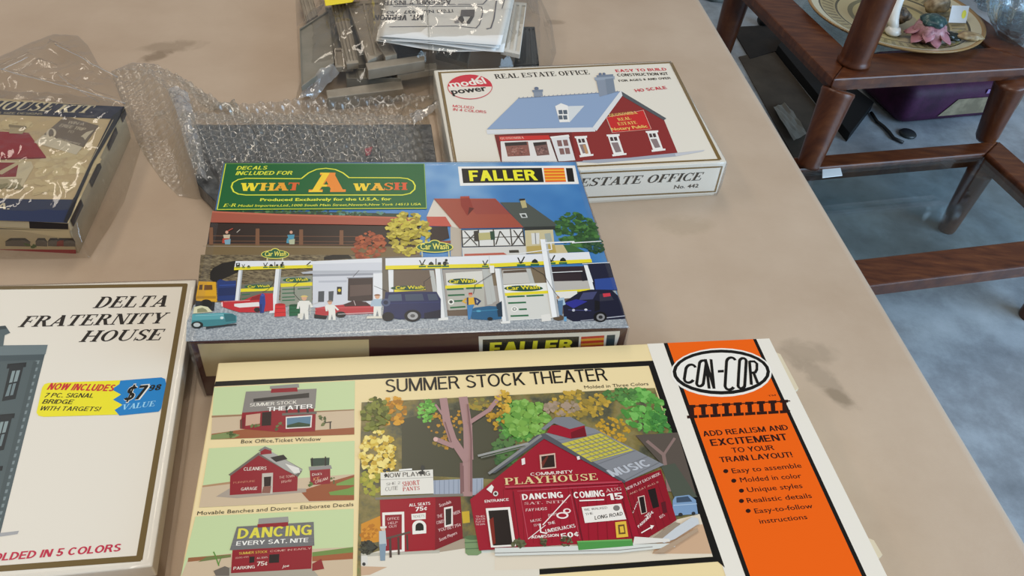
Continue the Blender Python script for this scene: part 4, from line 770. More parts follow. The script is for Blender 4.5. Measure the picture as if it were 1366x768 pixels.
ART['F'] = [
 ('p','picture_print','skyprint',[0.7,0.6,324.3,0.6,328.8,215.1,7.9,216.4]),
 ('p','picture_print','2c4030',[3.2,67.6,164.6,75.8,164.5,86.1,1.7,71.7]),
 ('b','picture_print',['3a5a34','2e4a30','547a4a'],[64.3,71.9,46.5,3.2],40,2.26,1),
 ('b','picture_print',['3c5c3c','5a8a7a'],[121.3,75.2,24.4,2.8],24,2.01,2),
 ('p','picture_print','2a1c16',[1.5,83.9,150.1,90.3,173.9,90.8,172.8,129.6,3.9,120.9]),
 ('p','picture_print','a45440',[1.2,69.9,53.3,74.4,174.1,81.8,173.8,92.6,1.8,84.6]),
 ('p','picture_print','c06850',[1.2,69.9,53.3,74.4,174.1,81.8,174.1,83.6,53.5,76.7,1.2,71.7]),
 ('p','picture_print','74603e',[2.8,111.9,122.4,117.0,173.1,119.2,172.7,133.8,3.9,129.0]),
 ('l','picture_print','6e4a34',0.8,[2.8,101.2,143.0,105.8]),
 ('l','picture_print','6e4a34',0.8,[3.8,107.6,143.1,112.3]),
 ('l','picture_print','6e4a34',1.06,[4.4,111.3,143.1,116.1]),
 ('p','picture_print','7a5238',[2.0,91.1,4.9,91.2,8.2,112.9,5.0,112.8]),
 ('p','picture_print','7a5238',[39.0,93.1,42.0,93.1,44.3,113.8,41.1,113.7]),
 ('p','picture_print','7a5238',[74.3,95.0,77.3,95.0,78.8,114.7,75.5,114.6]),
 ('p','picture_print','7a5238',[107.2,96.7,110.3,96.8,111.0,115.5,107.7,115.4]),
 ('l','picture_print','9a8a7a',0.66,[0.2,113.9,123.9,119.0]),
 ('e','picture_print','d0a088',[16.54,97.06,1.21,0.03,0.27,1.94,0.0,360.0]),
 ('p','picture_print','c4b49a',[14.1,100.4,19.6,100.1,19.9,105.8,15.6,105.7]),
 ('p','picture_print','b04030',[14.4,104.7,19.5,104.8,19.0,111.1,14.7,110.5]),
 ('p','picture_print','7aa0b0',[16.0,106.8,20.7,105.7,21.3,112.4,17.3,112.3]),
 ('e','picture_print','d0a088',[67.94,98.22,1.23,0.03,0.17,1.95,0.0,360.0]),
 ('p','picture_print','4a90a8',[65.2,101.6,70.9,101.3,70.9,107.1,66.5,107.0]),
 ('p','picture_print','4a90a8',[65.3,105.9,70.5,106.0,69.7,112.3,65.3,111.8]),
 ('p','picture_print','b0b496',[66.9,108.0,71.7,106.9,71.9,113.6,67.9,113.5]),
 ('l','picture_print','b04a3a',1.08,[17.4,95.8,20.8,92.8]),
 ('l','picture_print','c8c0b4',0.54,[24.4,97.7,26.6,93.8]),
 ('p','picture_print','stone',[0.3,124.2,128.2,127.8,129.1,168.4,91.5,182.2,6.2,182.7]),
 ('p','picture_print','6e655a',[128.3,132.0,174.2,129.0,172.5,189.0,129.5,187.4]),
 ('p','picture_print','17130f',[11.9,152.8,10.7,144.9,12.3,139.9,18.1,134.6,27.1,132.2,36.7,133.5,37.5,139.7,31.6,145.5,16.1,156.8]),
 ('p','picture_print','17130f',[96.3,129.4,103.1,127.1,115.6,127.4,118.6,131.7,96.5,133.2]),
 ('p','picture_print','asphalt',[2.4,196.8,4.5,179.9,35.6,176.4,171.4,181.4,170.2,223.0,5.0,219.1]),
 ('p','picture_print','asphalt',[152.0,172.0,327.0,170.1,331.9,220.1,151.7,220.4]),
 ('b','picture_print',['3e6a34','335a2e','4c7a3c','2a4c28'],[308.3,100.5,17.9,22.9],110,3.59,21),
 ('p','picture_print','3c6434',[283.1,119.9,300.6,120.3,310.7,129.2,284.5,129.8]),
 ('b','picture_print',['2c4c30','38583a'],[319.6,120.8,8.8,9.7],40,2.65,22),
 ('p','picture_print','c8bc94',[263.0,100.0,287.6,99.6,285.0,130.6,260.3,130.4]),
 ('p','picture_print','c8b88a',[284.5,119.9,293.3,120.1,295.9,130.9,284.3,131.0]),
 ('p','picture_print','4c524c',[245.5,61.8,268.7,62.2,291.0,91.5,290.2,96.0,262.6,97.7]),
 ('p','picture_print','2c302e',[262.8,96.1,290.2,95.6,289.6,100.1,262.5,100.8]),
 ('p','picture_print','b8ac7a',[263.6,59.2,268.6,58.3,268.8,69.4,264.4,70.5]),
 ('p','picture_print','2a2420',[263.2,57.2,268.5,56.8,268.2,59.2,263.2,60.1]),
 ('p','picture_print','c8ccc8',[260.8,77.8,266.9,77.5,267.6,83.6,262.2,83.9]),
 ('p','picture_print','3c4240',[262.4,79.3,265.7,79.1,266.5,82.6,263.2,82.8]),
 ('p','picture_print','d8d8d4',[267.9,104.5,275.0,104.3,273.4,118.5,266.9,119.0]),
 ('l','picture_print','7a7a78',0.73,[271.5,104.2,270.2,118.7]),
 ('p','picture_print','a0a8a0',[279.3,105.5,284.6,104.5,284.6,115.6,279.2,116.5]),
 ('p','picture_print','d6ccbe',[180.0,80.0,187.3,56.1,208.6,96.1,207.1,131.8,197.9,131.6,199.7,93.6,190.4,80.9]),
 ('p','picture_print','b8ac9c',[199.7,93.6,208.5,96.5,207.1,131.8,197.9,131.6]),
 ('p','picture_print','a04c3a',[187.1,55.6,241.8,56.4,262.4,96.8,207.3,96.9]),
 ('p','picture_print','96443a',[210.9,58.8,241.7,57.4,252.9,78.6,223.0,78.1]),
 ('p','picture_print','8e3026',[210.7,53.5,218.6,53.1,221.2,71.4,214.9,80.2,210.5,66.0]),
 ('p','picture_print','5a1c18',[217.5,68.5,221.9,69.8,215.5,79.8]),
 ('p','picture_print','a84434',[210.7,53.0,218.9,52.6,218.8,55.1,210.5,55.9]),
 ('p','picture_print','dcdcd8',[208.4,99.2,261.9,98.1,261.0,120.6,208.1,120.9]),
 ('l','picture_print','38342e',1.01,[208.6,99.2,262.2,98.1]),
 ('l','picture_print','38342e',1.0,[208.0,109.3,261.8,108.8]),
 ('l','picture_print','38342e',0.99,[208.1,120.5,261.0,120.2]),
 ('l','picture_print','38342e',1.01,[208.9,99.2,208.4,120.9]),
 ('l','picture_print','38342e',1.02,[223.2,99.1,222.0,120.9]),
 ('l','picture_print','38342e',1.02,[236.0,98.9,234.8,120.4]),
 ('l','picture_print','38342e',1.03,[250.7,98.8,249.8,120.3]),
 ('l','picture_print','38342e',1.03,[261.3,98.6,260.7,120.6]),
 ('l','picture_print','38342e',0.99,[209.3,118.0,222.7,100.8]),
 ('l','picture_print','38342e',1.0,[236.3,118.7,241.6,101.3]),
 ('l','picture_print','38342e',1.02,[241.6,101.3,248.2,119.0]),
 ('l','picture_print','38342e',1.01,[250.6,119.0,260.6,101.7]),
 ('l','picture_print','38342e',1.01,[211.2,100.6,220.5,119.3]),
 ('l','picture_print','38342e',1.03,[253.4,100.4,260.0,119.3]),
 ('p','picture_print','38342e',[219.1,100.8,222.8,100.4,222.2,114.0,218.5,113.9]),
 ('p','picture_print','b8b078',[222.8,103.5,232.7,102.9,232.6,112.1,222.6,112.7]),
 ('p','picture_print','2c4a38',[232.8,101.5,236.7,101.2,236.2,112.2,232.7,112.5]),
 ('p','picture_print','d0cec8',[207.8,121.4,261.2,121.0,260.2,133.3,207.6,133.1]),
 ('p','picture_print','b85a48',[209.2,129.4,241.7,128.6,244.3,131.2,209.0,131.9]),
 ('p','picture_print','3c3830',[246.6,125.8,254.6,125.6,254.8,129.0,246.5,129.2]),
 ('p','picture_print','b8a058',[262.0,121.5,286.0,119.9,286.0,129.8,261.5,130.4]),
 ('p','picture_print','c05444',[179.9,80.7,196.3,81.0,200.7,94.1,181.2,93.2]),
 ('p','picture_print','2c1c18',[182.6,94.4,197.1,94.0,198.0,109.1,181.8,117.3]),
 ('p','picture_print','8a4a3a',[184.8,113.1,199.0,112.3,198.8,115.6,184.6,116.5]),
 ('b','picture_print',['b0a030','c4b43c','98882a','d0c050'],[163.9,101.7,17.7,27.4],120,3.4,23),
 ('b','picture_print',['9c4a2a','b05a34','843c22'],[131.4,117.1,13.1,17.9],70,2.75,24),
 ('l','picture_print','c8c49a',1.06,[52.0,128.3,52.6,134.4]),
 ('l','picture_print','c8c49a',1.06,[63.9,128.7,64.5,134.7]),
 ('e','picture_print','e6dc60',[57.45,122.07,3.64,0.1,0.4,4.07,0.0,360.0]),
 ('e','picture_print','e6dc60',[57.78,125.45,10.97,0.3,0.53,5.38,0.0,360.0]),
 ('e','picture_print','1d5c3c',[57.47,122.29,2.91,0.08,0.33,3.39,0.0,360.0]),
 ('e','picture_print','1d5c3c',[57.78,125.45,10.35,0.28,0.44,4.49,0.0,360.0]),
 ('t','picture_print','e6dc60','Car Wash',49.8,127.5,-0.0062,16.5,5.61,'h',0.0,0.0),
 ('p','picture_print','d8a018',[3.9,154.8,16.6,155.8,20.6,176.8,17.1,180.4,6.2,179.0,4.6,171.6]),
 ('p','picture_print','5a3c14',[5.1,158.7,7.3,158.4,8.0,164.2,5.4,164.1]),
 ('p','picture_print','6a4416',[8.7,158.9,14.4,159.1,15.5,164.4,9.3,164.6]),
 ('p','picture_print','b08010',[4.8,170.7,18.9,171.2,19.4,174.0,5.2,173.5]),
 ('p','picture_print','20242c',[5.0,175.7,19.2,177.3,20.0,186.8,15.6,187.0,5.9,182.7]),
 ('e','picture_print','141414',[13.18,179.31,4.3,0.16,0.75,4.8,0.0,360.0]),
 ('p','picture_print','1c3470',[17.4,154.9,19.5,153.0,23.9,155.1,31.5,155.0,33.8,176.7,21.1,176.3]),
 ('p','picture_print','142858',[19.6,162.7,32.4,162.0,33.3,170.7,20.6,171.4]),
 ('l','picture_print','3050a0',0.78,[19.8,159.8,31.8,159.6]),
 ('p','picture_print','cfd2da',[87.9,136.0,142.4,134.1,142.7,187.9,138.8,193.2,91.2,185.9]),
 ('p','picture_print','dfe1e6',[82.9,134.9,142.3,132.4,142.4,137.6,85.2,138.2]),
 ('p','picture_print','b4b8c0',[79.7,147.4,89.1,145.7,142.4,146.9,142.5,149.4,81.2,149.1]),
 ('p','picture_print','9a9ea8',[88.8,149.7,135.6,149.6,135.6,152.4,89.0,152.5]),
 ('p','picture_print','b8bcc6',[93.8,157.4,115.3,157.3,115.4,159.7,94.0,159.4]),
 ('p','picture_print','3c2e2c',[116.3,155.2,135.4,154.8,135.7,180.5,122.8,181.5,116.8,179.8]),
 ('p','picture_print','5c4a44',[118.0,163.1,134.4,162.7,134.6,174.3,118.4,175.7]),
 ('l','picture_print','8a8e98',1.08,[115.3,154.9,135.6,154.8]),
 ('p','picture_print','4a4f55',[94.3,169.1,98.8,168.9,99.2,180.6,94.8,180.8]),
 ('p','picture_print','4a4f55',[102.0,169.4,105.9,169.1,105.9,179.9,102.6,180.4]),
 ('p','picture_print','20201e',[108.1,164.5,111.9,164.7,112.0,173.2,108.5,173.0]),
 ('e','picture_print','d8c030',[110.16,168.49,1.2,0.04,0.08,1.74,0.0,360.0]),
 ('p','picture_print','e4e6ea',[135.6,150.8,142.7,150.2,142.9,178.5,136.3,180.1]),
 ('p','picture_print','6a6a5c',[36.0,159.4,59.2,156.3,61.4,177.8,37.5,176.9]),
 ('p','picture_print','e6d62a',[36.0,164.0,60.7,162.9,60.8,166.8,36.3,167.5]),
 ('e','picture_print','1d5c3c',[48.81,162.14,10.22,0.35,0.26,2.32,0.0,360.0]),
 ('t','picture_print','e6d62a','Car Wash',41.0,163.2,0.0251,16.3,2.52,'h',0.0,0.0),
 ('p','picture_print','8e9284',[64.7,152.5,88.6,151.3,90.3,180.3,67.5,185.0]),
 ('p','picture_print','e6d62a',[65.3,159.6,89.1,158.8,89.4,162.7,65.7,163.5]),
 ('e','picture_print','1d5c3c',[77.21,156.08,10.67,0.35,0.22,2.76,0.0,360.0]),
 ('t','picture_print','e6d62a','Car Wash',69.2,157.6,0.0394,16.3,3.17,'h',0.0,0.0),
 ('l','picture_print','2c6a48',1.18,[67.0,166.2,76.6,166.0]),
 ('l','picture_print','2c6a48',1.18,[67.4,170.4,76.9,170.2]),
 ('l','picture_print','2c6a48',1.17,[67.8,174.6,77.2,174.4]),
 ('l','picture_print','2c6a48',1.17,[68.1,178.0,77.5,177.8]),
 ('l','picture_print','2c6a48',1.16,[37.6,170.5,43.7,170.0]),
 ('l','picture_print','2c6a48',1.16,[38.2,175.0,44.3,174.5]),
 ('l','picture_print','2c6a48',1.06,[78.5,165.9,88.0,165.4]),
 ('l','picture_print','1e1c1c',0.4,[62.8,152.5,56.3,165.9,52.6,168.6]),
 ('l','picture_print','1e1c1c',0.4,[81.7,155.0,75.6,162.7,76.3,171.3,82.2,180.0]),
 ('l','picture_print','1e1c1c',0.41,[124.5,146.4,120.0,153.9]),
 ('l','picture_print','1e1c1c',0.41,[136.5,164.7,146.6,170.9]),
 ('p','picture_print','e4e6e8',[31.8,142.5,34.9,142.6,37.0,178.0,33.6,177.1]),
 ('p','picture_print','e4e6e8',[60.0,142.8,64.3,142.9,66.1,189.5,61.4,190.6]),
 ('p','picture_print','e4e6e8',[147.3,146.0,151.4,146.2,151.3,173.0,148.0,172.9]),
 ('p','picture_print','b0b4b8',[33.8,142.6,34.9,142.6,37.0,178.0,36.0,177.6]),
 ('p','picture_print','b0b4b8',[62.8,142.9,64.3,142.9,66.1,189.5,64.6,190.0]),
 ('p','picture_print','dddfe2',[60.2,188.7,66.2,188.3,66.7,190.8,59.9,191.3]),
 ('p','picture_print','e2e4e8',[28.3,132.9,85.8,133.7,87.2,134.6,88.1,139.5,28.2,140.2]),
 ('p','picture_print','e6d62a',[28.2,139.8,88.1,139.1,88.3,142.8,28.4,143.4]),
 ('p','picture_print','2c6a40',[50.1,140.4,53.9,140.4,54.0,141.7,50.2,141.7]),
 ('l','picture_print','1c2420',0.61,[50.0,135.9,51.7,139.9,53.0,135.4]),
 ('l','picture_print','1c2420',0.53,[50.8,139.6,53.0,139.4]),
 ('p','picture_print','2c6a40',[54.4,140.4,58.1,140.4,58.3,141.7,54.5,141.7]),
 ('p','picture_print','1c2420',[54.7,139.9,54.9,138.2,55.9,137.1,57.2,138.2,57.7,140.0]),
 ('p','picture_print','2c6a40',[58.3,140.4,62.0,140.4,62.2,141.7,58.4,141.7]),
 ('l','picture_print','1c2420',0.53,[58.5,134.7,59.0,139.9]),
 ('p','picture_print','1c2420',[59.7,139.9,59.9,137.6,61.4,137.7,61.6,140.0]),
 ('p','picture_print','2c6a40',[62.7,140.4,66.5,140.4,66.6,141.7,62.8,141.7]),
 ('e','picture_print','1c2420',[64.08,138.77,1.14,0.03,0.16,1.72,0.0,360.0]),
 ('e','picture_print','1c2420',[64.6,136.21,0.76,0.02,0.11,1.15,0.0,360.0]),
 ('p','picture_print','1c2420',[64.9,137.1,66.2,138.8,65.7,140.0]),
 ('p','picture_print','2c6a40',[33.8,140.4,36.5,140.2,36.6,141.2,33.9,141.2]),
 ('l','picture_print','1c2420',0.43,[33.7,137.1,35.0,140.0,35.8,136.8]),
 ('l','picture_print','1c2420',0.37,[34.3,139.8,35.8,139.6]),
 ('p','picture_print','2c6a40',[37.8,140.5,40.5,140.4,40.6,141.4,37.9,141.4]),
 ('p','picture_print','1c2420',[38.0,140.1,38.2,138.9,38.9,138.1,39.8,138.9,40.2,140.1]),
 ('p','picture_print','1c2420',[28.9,135.3,31.8,135.2,32.4,139.5,29.5,139.8]),
 ('p','picture_print','c8ccd0',[29.7,136.2,31.3,136.0,31.4,137.4,29.9,137.6]),
 ('l','picture_print','2c6a40',0.8,[29.3,140.6,32.8,140.5]),
 ('l','picture_print','1c2420',0.95,[83.5,139.4,86.3,135.4]),
 ('l','picture_print','2c6a40',0.68,[83.8,140.6,87.1,140.3]),
 ('p','picture_print','c02832',[23.3,177.5,31.8,177.0,39.5,177.0,46.6,172.7,52.8,169.9,60.6,170.2,62.7,188.5,51.2,189.9,38.5,189.4,25.8,183.4]),
 ('p','picture_print','e6e0de',[33.6,180.4,51.2,179.2,53.0,183.7,37.9,184.6,33.9,183.0]),
 ('p','picture_print','8a1a22',[45.5,174.0,51.6,171.0,52.2,176.7,44.6,177.1]),
 ('e','picture_print','2a2426',[50.88,187.3,2.29,0.09,0.29,2.56,0.0,360.0]),
 ('p','picture_print','f0d0d0',[24.0,178.8,24.8,177.9,25.8,183.1,24.8,182.7]),
 ('l','picture_print','e8b0b0',0.38,[25.6,177.9,44.6,177.1]),
 ('p','picture_print','24408c',[51.5,172.3,54.8,171.5,56.3,180.9,56.0,190.4,53.3,190.7,51.7,180.7]),
 ('e','picture_print','3c50a0',[53.26,171.83,1.3,0.05,0.19,1.7,0.0,360.0]),
 ('p','picture_print','1a2e6c',[52.3,181.7,53.8,181.7,54.5,190.3,53.2,190.3]),
 ('p','picture_print','d42a2e',[63.4,182.7,70.8,182.2,72.4,194.6,64.1,195.0]),
 ('e','picture_print','b01c24',[67.08,182.42,3.74,0.14,0.12,1.3,0.0,360.0]),
 ('l','picture_print','a01a20',0.51,[63.7,186.7,71.4,186.4]),
 ('l','picture_print','a01a20',0.51,[63.9,190.7,71.9,190.5]),
 ('p','picture_print','15603c',[73.8,183.8,82.0,183.3,82.8,194.0,74.7,194.7]),
 ('e','picture_print','0e4a2c',[77.86,183.56,4.13,0.16,0.11,1.3,0.0,360.0]),
 ('l','picture_print','0c4428',0.51,[74.1,187.5,82.3,187.2]),
 ('l','picture_print','0c4428',0.51,[74.4,191.1,82.5,190.9]),
 ('p','picture_print','b8323a',[93.1,186.9,100.7,185.3,114.4,184.0,122.8,182.4,130.8,184.6,136.6,186.9,137.0,194.1,110.3,194.9,93.6,194.8]),
 ('p','picture_print','3a1c20',[113.7,184.0,121.4,180.0,130.7,181.8,134.8,186.1,115.1,186.1]),
 ('l','picture_print','d8c8c8',0.4,[121.4,180.0,122.9,185.3]),
 ('l','picture_print','e07078',0.39,[94.4,187.1,136.1,187.6]),
 ('e','picture_print','1c181a',[112.19,194.4,3.88,0.15,0.14,3.28,0.0,360.0]),
 ('p','picture_print','1c181a',[92.8,193.3,102.6,195.5,101.5,198.7,93.1,197.3]),
 ('l','picture_print','d8d4d4',0.52,[110.2,194.0,136.8,193.2]),
 ('e','picture_print','d8a888',[84.26,175.93,2.02,0.07,0.21,2.92,0.0,360.0]),
 ('p','picture_print','d8c070',[81.2,175.0,87.2,175.0,85.6,173.4,82.6,173.3]),
 ('p','picture_print','e6e4dc',[80.5,178.9,88.5,179.2,88.2,188.4,82.2,188.1]),
 ('l','picture_print','e6e4dc',1.76,[80.8,180.5,80.4,187.3]),
 ('l','picture_print','e6e4dc',1.76,[88.4,180.7,90.8,186.4]),
 ('p','picture_print','e6e4dc',[82.1,187.4,88.1,187.6,89.1,198.9,86.9,198.8,85.4,191.3,84.7,198.7,82.7,198.6]),
 ('e','picture_print','d8a888',[103.66,181.4,1.64,0.06,0.12,2.35,0.0,360.0]),
 ('p','picture_print','8a7060',[101.2,180.7,106.1,180.7,104.8,179.3,102.3,179.3]),
 ('p','picture_print','e6e4dc',[100.5,183.8,107.1,184.0,108.2,191.5,103.3,191.3]),
 ('l','picture_print','e6e4dc',1.43,[100.8,185.0,101.8,190.6]),
 ('l','picture_print','e6e4dc',1.43,[106.9,185.3,110.3,189.9]),
 ('p','picture_print','e6e4dc',[103.3,190.7,108.1,190.9,108.8,200.0,106.9,200.0,105.8,193.9,105.1,199.9,103.5,199.8]),
 ('e','picture_print','d8a888',[139.14,176.33,1.87,0.07,0.03,2.67,0.0,360.0]),
 ('p','picture_print','8a5a40',[136.3,175.5,141.9,175.5,140.5,174.0,137.7,173.9]),
 ('p','picture_print','a8bccc',[135.5,179.0,142.9,179.3,142.0,187.7,136.5,187.5]),
 ('l','picture_print','a8bccc',1.63,[135.7,180.5,134.9,186.8]),
 ('l','picture_print','a8bccc',1.63,[142.7,180.7,144.6,186.0]),
 ('p','picture_print','e6e4dc',[136.5,186.8,142.0,187.0,142.3,197.4,140.3,197.3,139.3,190.4,138.2,197.2,136.4,197.2]),
 ('p','picture_print','ded8c8',[131.7,197.0,146.7,197.6,148.0,199.8,131.3,199.5]),
 ('p','picture_print','e0dcd0',[80.9,192.8,84.4,192.0,84.6,197.5,81.2,196.8]),
 ('l','picture_print','cac6bc',0.52,[89.0,184.0,90.3,194.1]),
 ('l','picture_print','cac6bc',0.52,[87.4,189.4,93.9,189.3]),
 ('l','picture_print','cac6bc',0.39,[89.0,184.0,95.9,180.9]),
 ('p','picture_print','58a0a8',[5.1,189.9,27.2,189.3,33.7,190.6,37.1,193.3,37.6,199.6,21.8,203.2,6.4,201.9]),
 ('p','picture_print','d8d4b0',[5.2,182.7,9.7,181.4,15.0,183.0,19.1,188.2,5.6,189.5]),
 ('p','picture_print','8a8a68',[7.8,184.9,11.3,183.6,14.1,185.5,15.8,188.1,8.4,188.6]),
 ('p','picture_print','3c8088',[6.2,196.3,36.8,195.7,37.6,199.6,21.8,203.2,6.7,201.9]),
 ('l','picture_print','8cc4cc',0.5,[7.7,191.7,33.7,191.3]),
 ('e','picture_print','1c2424',[10.44,200.99,4.19,0.17,0.57,3.5,0.0,360.0]),
 ('e','picture_print','b8c0c0',[10.19,200.98,2.46,0.1,0.34,2.1,0.0,360.0]),
 ('p','picture_print','2a3034',[16.9,203.0,37.5,200.9,38.4,202.1,17.2,205.3]),
 ('e','picture_print','d0e0e0',[26.72,194.62,1.25,0.05,0.2,1.43,0.0,360.0]),
 ('p','picture_print','2c6a72',[27.4,190.7,33.7,190.6,36.5,193.2,36.9,198.2,30.0,198.6]),
 ('p','picture_print','6a5a4c',[152.1,147.1,309.6,146.7,299.9,200.4,151.8,198.3]),
 ('p','picture_print','a09a94',[190.5,147.3,233.8,147.6,232.4,190.2,191.7,192.5]),
 ('p','picture_print','7a6a54',[229.4,148.5,272.8,147.7,271.5,167.2,229.1,167.2]),
 ('p','picture_print','2e2228',[278.7,146.8,308.1,146.7,305.9,163.3,276.0,165.4]),
 ('p','picture_print','b8b4ae',[276.2,163.9,309.4,163.8,310.5,173.6,277.2,176.4]),
 ('p','picture_print','1a1c34',[310.2,143.5,329.4,144.1,328.7,176.2,310.1,175.6]),
 ('p','picture_print','2c4890',[312.5,162.5,330.4,161.0,328.9,175.2,310.8,175.6]),
 ('p','picture_print','1c1824',[302.6,152.8,307.7,153.0,306.5,163.7,302.0,164.4]),
 ('p','picture_print','cfccc8',[291.8,214.8,291.8,214.8,291.9,215.0]),
 ('p','picture_print','c4c2bc',[238.6,149.8,259.5,149.0,259.6,165.4,237.6,166.1]),
 ('p','picture_print','5a4c40',[239.2,150.5,258.0,149.4,258.4,152.5,238.9,153.3]),
 ('p','picture_print','b8bab6',[179.9,148.0,183.4,148.1,185.2,173.2,181.8,173.1]),
 ('p','picture_print','b8bab6',[222.3,147.9,226.6,148.0,227.2,187.2,223.0,188.4]),
 ('p','picture_print','b8bab6',[226.6,148.0,229.5,148.1,230.2,184.4,227.3,186.3]),
 ('p','picture_print','b8bab6',[258.2,148.3,261.8,148.4,263.1,165.9,259.4,166.8]),
 ('p','picture_print','d8d6ce',[192.7,151.5,222.2,149.9,220.7,191.7,193.0,192.9]),
 ('p','picture_print','b4b2a8',[193.0,167.6,222.4,167.0,220.7,191.7,193.0,192.9]),
 ('p','picture_print','e6d62a',[191.7,165.9,222.0,165.0,222.0,168.2,191.5,169.5]),
 ('e','picture_print','1d4a34',[205.52,161.62,11.69,0.39,-0.22,3.4,0.0,360.0]),
 ('t','picture_print','e6d62a','Car Wash',195.4,163.7,0.0345,20.7,4.4,'h',0.0,0.0),
 ('l','picture_print','246842',1.92,[192.8,170.3,205.9,170.0]),
 ('l','picture_print','246842',1.93,[207.8,169.6,220.3,169.3]),
 ('l','picture_print','246842',1.91,[193.2,176.9,206.2,176.6]),
 ('l','picture_print','246842',1.89,[194.2,183.5,204.4,183.1]),
 ('l','picture_print','246842',1.88,[194.2,190.3,206.0,189.6]),
 ('e','picture_print','e8e8e0',[195.23,184.12,2.43,0.09,-0.17,3.04,0.0,360.0]),
 ('e','picture_print','404844',[195.23,184.12,1.35,0.05,-0.09,1.71,0.0,360.0]),
 ('p','picture_print','e6d62a',[152.0,167.2,175.8,166.6,176.1,170.1,152.0,171.6]),
 ('e','picture_print','1d4a34',[162.85,167.72,13.6,0.47,-0.04,2.54,0.0,360.0]),
 ('t','picture_print','e6d62a','Car Wash',153.1,168.9,0.0205,21.4,3.53,'h',0.0,0.0),
 ('p','picture_print','e8e8e2',[237.6,166.7,273.2,165.3,273.1,204.0,237.6,205.7]),
 ('p','picture_print','d4d4ce',[238.4,178.9,272.8,177.8,273.0,203.1,237.4,205.0]),
 ('p','picture_print','e6d62a',[236.9,176.0,273.6,174.3,273.7,177.5,236.8,179.3]),
 ('e','picture_print','1d4a34',[253.37,171.22,15.42,0.53,-0.41,3.36,0.0,360.0]),
 ('t','picture_print','e6d62a','Car Wash',240.0,172.9,0.0334,26.3,4.34,'h',0.0,0.0),
 ('l','picture_print','246842',1.79,[239.2,180.3,253.2,179.9]),
 ('l','picture_print','246842',1.81,[254.5,179.9,268.3,179.4]),
 ('l','picture_print','246842',1.78,[239.3,187.1,253.4,186.8]),
 ('l','picture_print','246842',1.77,[247.0,194.2,253.1,194.1]),
 ('l','picture_print','246842',1.75,[239.7,201.0,253.6,200.8]),
 ('e','picture_print','e8e8e0',[243.53,193.69,2.72,0.1,-0.34,3.0,0.0,360.0]),
 ('e','picture_print','404844',[243.53,193.69,1.5,0.06,-0.19,1.69,0.0,360.0]),
 ('e','picture_print','e8e8e0',[243.53,193.69,0.95,0.04,-0.13,1.13,0.0,360.0]),
 ('p','picture_print','e6d62a',[277.4,174.8,309.8,173.2,309.8,175.6,277.8,177.2]),
 ('l','picture_print','246842',1.69,[284.1,177.8,296.3,177.1]),
 ('p','picture_print','e2e0da',[277.3,176.0,295.8,175.5,295.2,182.9,277.4,184.2]),
 ('p','picture_print','e6e8e8',[184.5,146.1,190.1,146.3,191.9,201.3,185.7,201.8]),
 ('p','picture_print','e6e8e8',[232.6,147.5,237.8,147.7,237.7,207.2,232.8,207.7]),
 ('p','picture_print','e6e8e8',[306.5,145.6,309.8,145.7,310.8,165.5,307.3,167.4]),
 ('p','picture_print','e6e8e8',[306.6,146.6,309.9,146.7,310.1,175.6,306.9,175.9]),
 ('p','picture_print','b4b8ba',[188.4,146.2,190.1,146.3,191.9,201.3,189.6,201.6]),
 ('p','picture_print','b4b8ba',[236.4,147.7,237.8,147.7,237.7,207.2,235.8,207.5]),
 ('p','picture_print','e4e4e0',[184.9,200.7,192.1,200.2,192.2,203.1,184.5,203.6]),
 ('p','picture_print','e4e4e0',[231.5,206.5,238.9,205.8,238.6,208.7,231.7,208.7]),
 ('p','picture_print','e2e0da',[263.3,200.8,270.7,199.6,270.2,207.0,263.0,207.8]),
 ('p','picture_print','e2e4e8',[145.1,133.0,229.4,132.4,313.8,129.9,313.8,140.0,228.4,143.4,145.2,143.4]),
 ('p','picture_print','e6d62a',[145.1,141.8,228.6,141.8,314.3,138.7,314.1,143.0,228.2,146.4,145.2,146.3]),
 ('l','picture_print','c8ccd0',0.44,[229.4,132.4,228.5,146.4]),
 ('p','picture_print','e6e6e2',[228.6,144.3,232.4,144.4,231.8,153.1,228.4,153.0]),
 ('p','picture_print','2c6a40',[171.7,142.8,177.3,142.8,177.2,144.6,171.6,144.6]),
 ('l','picture_print','1c2420',0.91,[172.4,136.1,174.2,142.0,177.0,135.4]),
 ('l','picture_print','1c2420',0.79,[172.8,141.6,176.2,141.3]),
 ('p','picture_print','2c6a40',[178.7,142.9,184.3,142.9,184.3,144.7,178.6,144.7]),
 ('p','picture_print','1c2420',[179.3,142.1,180.0,139.6,181.7,138.0,183.3,139.7,183.8,142.2]),
 ('p','picture_print','2c6a40',[184.3,143.0,190.0,142.9,189.9,144.8,184.3,144.8]),
 ('l','picture_print','1c2420',0.8,[185.8,134.6,185.5,142.2]),
 ('p','picture_print','1c2420',[186.6,142.2,187.3,138.9,189.6,139.0,189.5,142.3]),
 ('p','picture_print','2c6a40',[190.3,143.1,195.9,143.0,195.8,144.9,190.2,144.9]),
 ('e','picture_print','1c2420',[192.66,140.64,1.7,0.05,-0.12,2.51,0.0,360.0]),
 ('e','picture_print','1c2420',[193.98,136.89,1.14,0.03,-0.09,1.69,0.0,360.0]),
 ('p','picture_print','1c2420',[194.2,138.2,195.8,140.7,194.8,142.4]),
 ('p','picture_print','2c6a40',[222.6,144.1,227.8,144.1,227.7,145.8,222.5,145.8]),
 ('l','picture_print','1c2420',0.83,[223.7,138.1,225.0,143.4,227.9,137.4]),
 ('l','picture_print','1c2420',0.72,[223.8,143.0,226.9,142.7]),
 ('p','picture_print','2c6a40',[251.2,143.3,258.2,143.3,257.9,145.5,251.0,145.5]),
 ('l','picture_print','1c2420',1.12,[252.9,135.1,254.5,142.4,258.6,134.3]),
 ('l','picture_print','1c2420',0.97,[252.8,141.8,257.0,141.4]),
